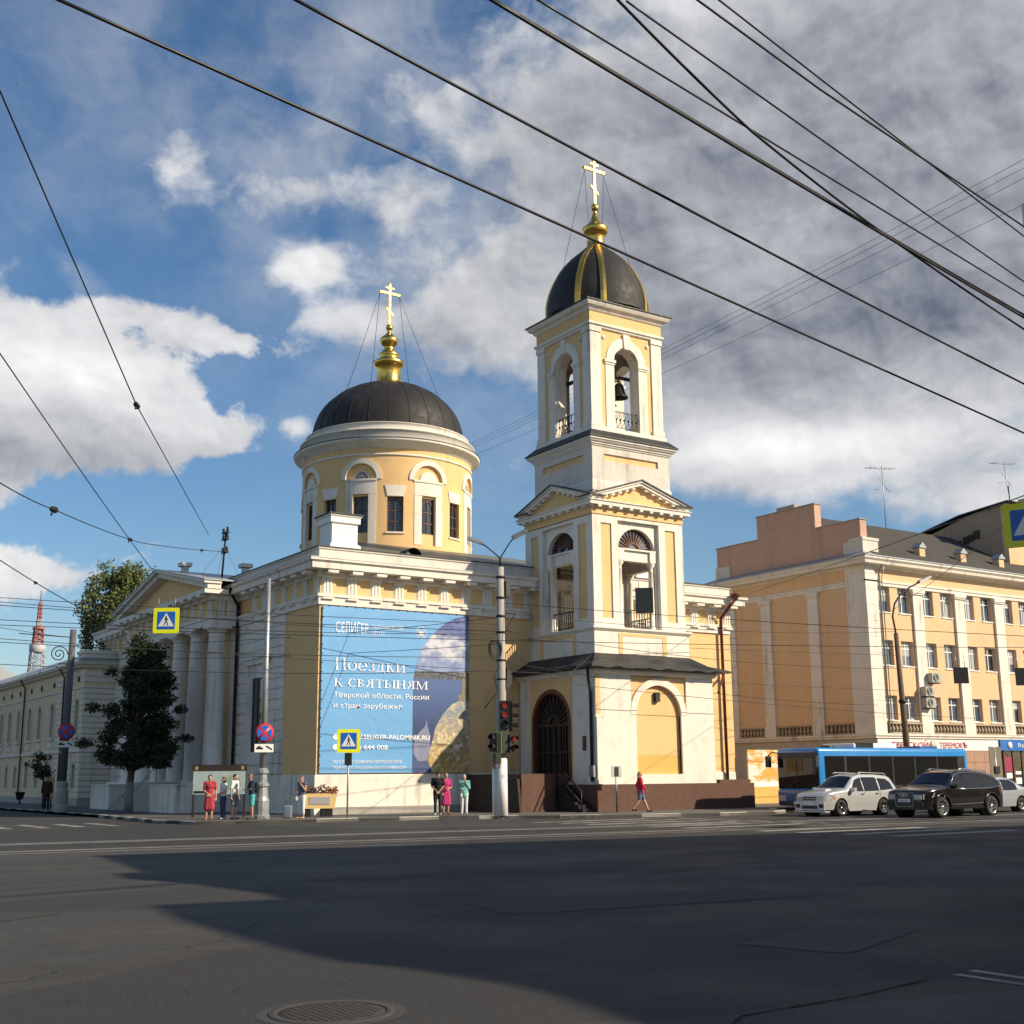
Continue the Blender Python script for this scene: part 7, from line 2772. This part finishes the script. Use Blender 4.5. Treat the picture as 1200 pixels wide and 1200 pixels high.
def person(label, loc, rz, H, clothes, arms, legs=None, hair=('short', (.05, .035, .025)), build=1.0, skin=None, lean=(0, 0), group=None, head=(0, 0)):
    """faces local -y. joints in metres for a 1.72 m figure, scaled to H. arms = [(elbow, wrist)] left (+x) then right"""
    t = thing('person', label, 'person', loc, rz, group)
    k = H / 1.72
    t.scale = (k, k, k)
    lx, ly = lean
    sh = [Vector((.175 * build + lx, ly, 1.405)), Vector((-.175 * build + lx, ly, 1.405))]
    hip = [Vector((.09, 0, .90)), Vector((-.09, 0, .90))]
    if legs is None:
        legs = [((.095, -.01, .49), (.10, .02, .085)), ((-.095, -.01, .49), (-.10, .02, .085))]
    legs = [(Vector(a), Vector(b_)) for a, b_ in legs]
    arms = [(Vector(a), Vector(b_)) for a, b_ in arms]
    neck = Vector((lx, ly + .01, 1.46))
    hd = Vector((lx + head[0], ly - .015 + head[1], 1.605))
    B_ = MB()
    # torso
    ellipsoid(B_, (0, 0, .93), (.155 * build, .105 * build, .12))
    ellipsoid(B_, (lx * .4, ly * .4, 1.10), (.135 * build, .095 * build, .17))
    ellipsoid(B_, (lx * .85, ly * .85, 1.29), (.165 * build, .105 * build, .16))
    capsule(B_, sh[0], sh[1], .055, .055)
    capsule(B_, (lx, ly, 1.38), hd - Vector((0, -.015, .06)), .055, .05)
    ellipsoid(B_, hd, (.073, .092, .112))
    ellipsoid(B_, hd + Vector((0, -.03, -.055)), (.052, .058, .055))
    capsule(B_, hd + Vector((0, -.088, .012)), hd + Vector((0, -.106, -.022)), .009, .014, 8)
    for sg in (-1, 1):
        ellipsoid(B_, hd + Vector((sg * .076, .008, -.01)), (.012, .022, .032))
    for i in range(2):
        e, w = arms[i]
        capsule(B_, sh[i], e, .047, .037)
        capsule(B_, e, w, .036, .025)
        d = (w - e).normalized()
        s1 = d.orthogonal().normalized()
        across = Vector((1, 0, 0)) - d * d.x
        across = across.normalized() if across.length > .2 else s1
        palm_n = d.cross(across).normalized()
        kn = w + d * .085
        for j in range(4):
            off = across * (-.030 + .02 * j)
            capsule(B_, w + d * .02 + off * .6, kn + off, .015, .012, 7)
            L = (.062, .074, .07, .054)[j]
            m1 = kn + off + d * L * .55 + palm_n * .010
            capsule(B_, kn + off, m1, .0105, .0098, 7)
            capsule(B_, m1, m1 + d * L * .40 + palm_n * .022, .0098, .0088, 7)
        th = w + d * .03 - across * .028
        t2 = th + d * .035 - across * .028
        capsule(B_, th, t2, .0125, .011, 7)
        capsule(B_, t2, t2 + d * .03 + palm_n * .012, .0108, .0092, 7)
        kn_, an = legs[i]
        capsule(B_, hip[i], kn_, .083 * build, .053)
        capsule(B_, kn_, kn_.lerp(an, .35), .053, .055)
        capsule(B_, kn_.lerp(an, .3), an, .055, .034)
        fwd = Vector((.02 if i == 0 else -.02, -.15, -.045))
        if an.z > .2:
            fwd = Vector((0, -.06, -.15))
        capsule(B_, an + Vector((0, .03, -.04)), an + fwd, .036, .028)
    me = fuse(B_, .0105, 1)
    me.materials.append(skin or SKIN)
    body = part('body', me, None, t)
    q = MB()
    for sg in (-1, 1):
        ellipsoid(q, hd + Vector((sg * .03, -.079, .008)), (.011, .008, .008))
    part('eye', q, mat('eye_dark', (.03, .025, .02), .3), t)
    q = MB()
    ellipsoid(q, hd + Vector((0, -.084, -.058)), (.022, .008, .007))
    part('mouth', q, mat('lips', (.35, .12, .10), .5), t)
    # hair
    hk, hc = hair
    hm = mat('hair_%02d%02d%02d' % tuple(int(v * 99) for v in hc), hc, .7, var=.3, scale=20, fine=60)
    q = MB()
    ellipsoid(q, hd + Vector((0, .016, .030)), (.083, .096, .098))
    if hk == 'long':
        capsule(q, hd + Vector((0, .06, 0)), hd + Vector((0, .085, -.24)), .075, .055)
    elif hk == 'bob':
        ellipsoid(q, hd + Vector((0, .03, -.03)), (.092, .085, .10))
    if hk == 'cap':
        capsule(q, hd + Vector((0, -.05, .055)), hd + Vector((0, -.13, .045)), .045, .04)
    part('hat' if hk == 'cap' else 'hair', fuse(q, .014, 1), None, t).data.materials.append(hm)
    # clothes
    for kind, col, nm in clothes:
        cm_ = cloth(nm, col)
        q = MB()
        g_ = .018
        if kind in ('tee', 'shirt', 'vest', 'jacket', 'dress', 'long_dress'):
            x = g_ + (.012 if kind == 'jacket' else 0)
            ellipsoid(q, (lx * .4, ly * .4, 1.10), (.135 * build + x, .095 * build + x, .19))
            ellipsoid(q, (lx * .85, ly * .85, 1.29), (.165 * build + x, .105 * build + x, .16))
            ellipsoid(q, (0, 0, .97), (.158 * build + x, .108 * build + x, .12))
            capsule(q, sh[0], sh[1], .055 + x, .055 + x)
            if kind != 'vest':
                for i in range(2):
                    e, w = arms[i]
                    if kind == 'jacket':
                        capsule(q, sh[i], e, .06 + x * .5, .05 + x * .5)
                        capsule(q, e, e.lerp(w, .9), .05 + x * .5, .04 + x * .4)
                    else:
                        capsule(q, sh[i], sh[i].lerp(e, .75), .058 + x * .4, .055 + x * .3)
            if kind == 'jacket':
                capsule(q, (0, 0, .98), (0, 0, .84), .15, .155)
            if kind in ('dress', 'long_dress'):
                zl = .47 if kind == 'long_dress' else .60
                capsule(q, (.06, 0, .92), (.085, .0, zl), .125, .13)
                capsule(q, (-.06, 0, .92), (-.085, .0, zl), .125, .13)
                capsule(q, (0, 0, .92), (0, 0, zl), .12, .13)
        elif kind in ('trousers', 'shorts', 'skirt', 'cropped'):
            ellipsoid(q, (0, 0, .93), (.155 * build + .014, .105 * build + .016, .13))
            end = {'trousers': 1.0, 'cropped': .72, 'shorts': .0, 'skirt': .0}[kind]
            for i in range(2):
                kn_, an = legs[i]
                if kind == 'skirt':
                    capsule(q, hip[i], hip[i].lerp(kn_, .55), .11, .12)
                    capsule(q, (0, 0, .88), (0, 0, .74), .11, .1)
                else:
                    capsule(q, hip[i], kn_ if kind != 'shorts' else hip[i].lerp(kn_, .82), .10 * build, .072 if kind != 'shorts' else .085)
                    if end:
                        capsule(q, kn_, kn_.lerp(an, end * .95), .070, .056)
        elif kind == 'shoes':
            for i in range(2):
                kn_, an = legs[i]
                fwd = Vector((.02 if i == 0 else -.02, -.16, -.045)) if an.z <= .2 else Vector((0, -.06, -.16))
                capsule(q, an + Vector((0, .03, -.035)), an + fwd, .044, .038)
        elif kind == 'backpack':
            ellipsoid(q, (lx * .8, .20 + ly, 1.20), (.15, .11, .22))
            capsule(q, sh[0] + Vector((-.05, -.05, .05)), (lx + .12, .1, 1.1), .025, .025)
            capsule(q, sh[1] + Vector((.05, -.05, .05)), (lx - .12, .1, 1.1), .025, .025)
        elif kind == 'bag':
            w = arms[1][1]
            ellipsoid(q, (w.x - .04, w.y + .03, min(w.z, .92) - .12), (.055, .13, .10))
            capsule(q, (w.x - .02, w.y + .02, min(w.z, .92) - .04), sh[1] + Vector((0, 0, .05)), .012, .012)
        elif kind == 'handbag':
            w = arms[1][1]
            ellipsoid(q, (w.x, w.y - .05, w.z - .05), (.11, .04, .07))
        part(kind, fuse(q, .014, 2), None, t).data.materials.append(cm_)
    return t


DOWN = [((.23, .02, 1.13), (.24, -.03, .88)), ((-.23, .02, 1.13), (-.24, -.03, .88))]
FOLD = [((.23, .0, 1.12), (.04, -.17, 1.06)), ((-.23, .0, 1.12), (-.04, -.17, .98))]
CLASP = [((.24, .0, 1.13), (.05, -.15, .93)), ((-.24, .0, 1.13), (-.04, -.15, .93))]
PHONE = [((.22, -.02, 1.14), (.10, -.20, 1.30)), ((-.23, .02, 1.13), (-.2, -.1, .92))]
CHIN = [((.22, -.03, 1.13), (.06, -.15, 1.38)), ((-.22, .02, 1.12), (-.1, -.16, 1.08))]
Z = .12
NAVY, WHT = (.02, .028, .06), (.72, .72, .72)
cam_rz = math.radians(-33)
person('woman in a red dress and dark glasses holding a small purse at the kerb', (-6.0, -3.55, Z), cam_rz + .15, 1.70,
       [('long_dress', (.42, .04, .06), 'red_dress'), ('shoes', (.25, .12, .08), 'tan_sandals'), ('handbag', (.45, .30, .16), 'tan_purse')], [DOWN[0], ((-.22, .0, 1.12), (-.02, -.18, .98))], None, ('long', (.018, .012, .010)))
person('woman in white top and jeans standing close behind a man in a white shirt', (-5.15, -2.75, Z), cam_rz - .9, 1.62,
       [('tee', WHT, 'white_top'), ('trousers', (.05, .07, .14), 'blue_jeans'), ('shoes', (.5, .5, .5), 'pale_shoes')], FOLD, None, ('bob', (.12, .07, .04)))
person('man in white tee shirt and grey shorts beside the map board', (-4.85, -3.15, Z), cam_rz + 1.2, 1.72,
       [('tee', WHT, 'white_tee'), ('shorts', (.16, .19, .19), 'grey_shorts'), ('shoes', (.06, .06, .06), 'dark_shoes')], DOWN, None, ('short', (.05, .03, .02)))
person('man with black backpack and turquoise shorts looking down at his hands', (-4.55, -3.35, Z) if False else (-4.38, -3.75, Z), cam_rz + -1.15, 1.72,
       [('tee', NAVY, 'navy_shirt'), ('shorts', (.10, .42, .42), 'turquoise_shorts'), ('shoes', (.06, .05, .05), 'dark_shoes'), ('backpack', (.012, .012, .015), 'black_backpack')], [((.2, -.1, 1.14), (.06, -.25, 1.14)), ((-.2, -.1, 1.14), (-.06, -.25, 1.12))], None, ('short', (.20, .14, .09)), 1.08, SKIN_T, (0, -.04), None, (0, -.04))
person('woman in white cropped trousers with shoulder bag and hand to her face by the planter', (-2.55, -4.3, Z), cam_rz - .5, 1.62,
       [('vest', (.12, .13, .20), 'grey_blue_vest'), ('cropped', WHT, 'white_trousers'), ('bag', (.42, .42, .40), 'pale_shoulder_bag')], CHIN, None, ('short', (.25, .15, .08)), 1.02, SKIN)
person('man in black shirt and cap with hands clasped before the banner', (3.35, -4.7, Z), cam_rz + .1, 1.76,
       [('tee', (.008, .008, .010), 'black_shirt'), ('trousers', (.02, .024, .035), 'dark_jeans'), ('shoes', (.55, .55, .55), 'white_trainers')], CLASP, None, ('cap', (.010, .010, .010)), 1.1, SKIN_T)
person('woman in a magenta dress with a handbag beside the man in black', (3.95, -4.35, Z), cam_rz + .35, 1.70,
       [('long_dress', (.48, .03, .16), 'magenta_dress'), ('shoes', (.35, .08, .08), 'red_shoes'), ('bag', (.28, .20, .12), 'brown_bag')], [FOLD[0], ((-.22, .02, 1.12), (-.2, -.1, .92))], None, ('short', (.30, .18, .08)))
person('elderly woman in turquoise jacket and white trousers with a white bag', (4.75, -4.5, Z), cam_rz + .1, 1.62,
       [('jacket', (.16, .42, .38), 'turquoise_jacket'), ('trousers', WHT, 'white_trousers'), ('shoes', (.6, .6, .6), 'white_shoes'), ('bag', (.66, .65, .62), 'white_bag')], CHIN, None, ('short', (.48, .46, .44)), 1.08)
person('blonde woman in red jacket and denim shorts striding past the tower', (11.5, -7.9, Z), math.radians(58), 1.70,
       [('jacket', (.60, .015, .05), 'red_jacket'), ('shorts', (.10, .16, .26), 'denim_shorts'), ('shoes', (.05, .03, .03), 'brown_shoes')], [((.22, .12, 1.14), (.2, .02, .92)), ((-.22, -.06, 1.13), (-.2, -.2, .95))],
       [((.10, -.17, .52), (.09, -.34, .085)), ((-.09, .06, .50), (-.09, .34, .13))], ('long', (.50, .36, .18)), 1.0, SKIN)
person('figure in dark clothes standing left of the scrolled bracket pole', (-6.3, 20.2, Z), cam_rz + .4, 1.74,
       [('jacket', (.05, .015, .02), 'dark_red_jacket'), ('trousers', (.015, .015, .018), 'black_trousers'), ('shoes', (.02, .02, .02), 'black_shoes')], DOWN, None, ('bob', (.02, .015, .012)))
person('figure in black clothes standing right of the scrolled bracket pole', (-5.2, 21.5, Z), cam_rz - .5, 1.78,
       [('jacket', (.012, .012, .014), 'black_jacket'), ('trousers', (.012, .012, .014), 'black_trousers'), ('shoes', (.02, .02, .02), 'black_shoes')], DOWN, None, ('short', (.03, .02, .015)))
# small suitcase by the woman with the shoulder bag
sc_ = thing('shopping_bag', 'grey blue bag standing on the kerb beside the woman in white trousers', 'bag', (-3.15, -4.35, .12), cam_rz)
part('bag', rbox(-.17, .17, -.1, .1, .03, .52, .05), cloth('grey_blue_cloth', (.18, .21, .25)), sc_)
part('handle', MB().tube([(-.1, 0, .5), (-.1, 0, .66), (.1, 0, .66), (.1, 0, .5)], .012, 6), BLACK, sc_)
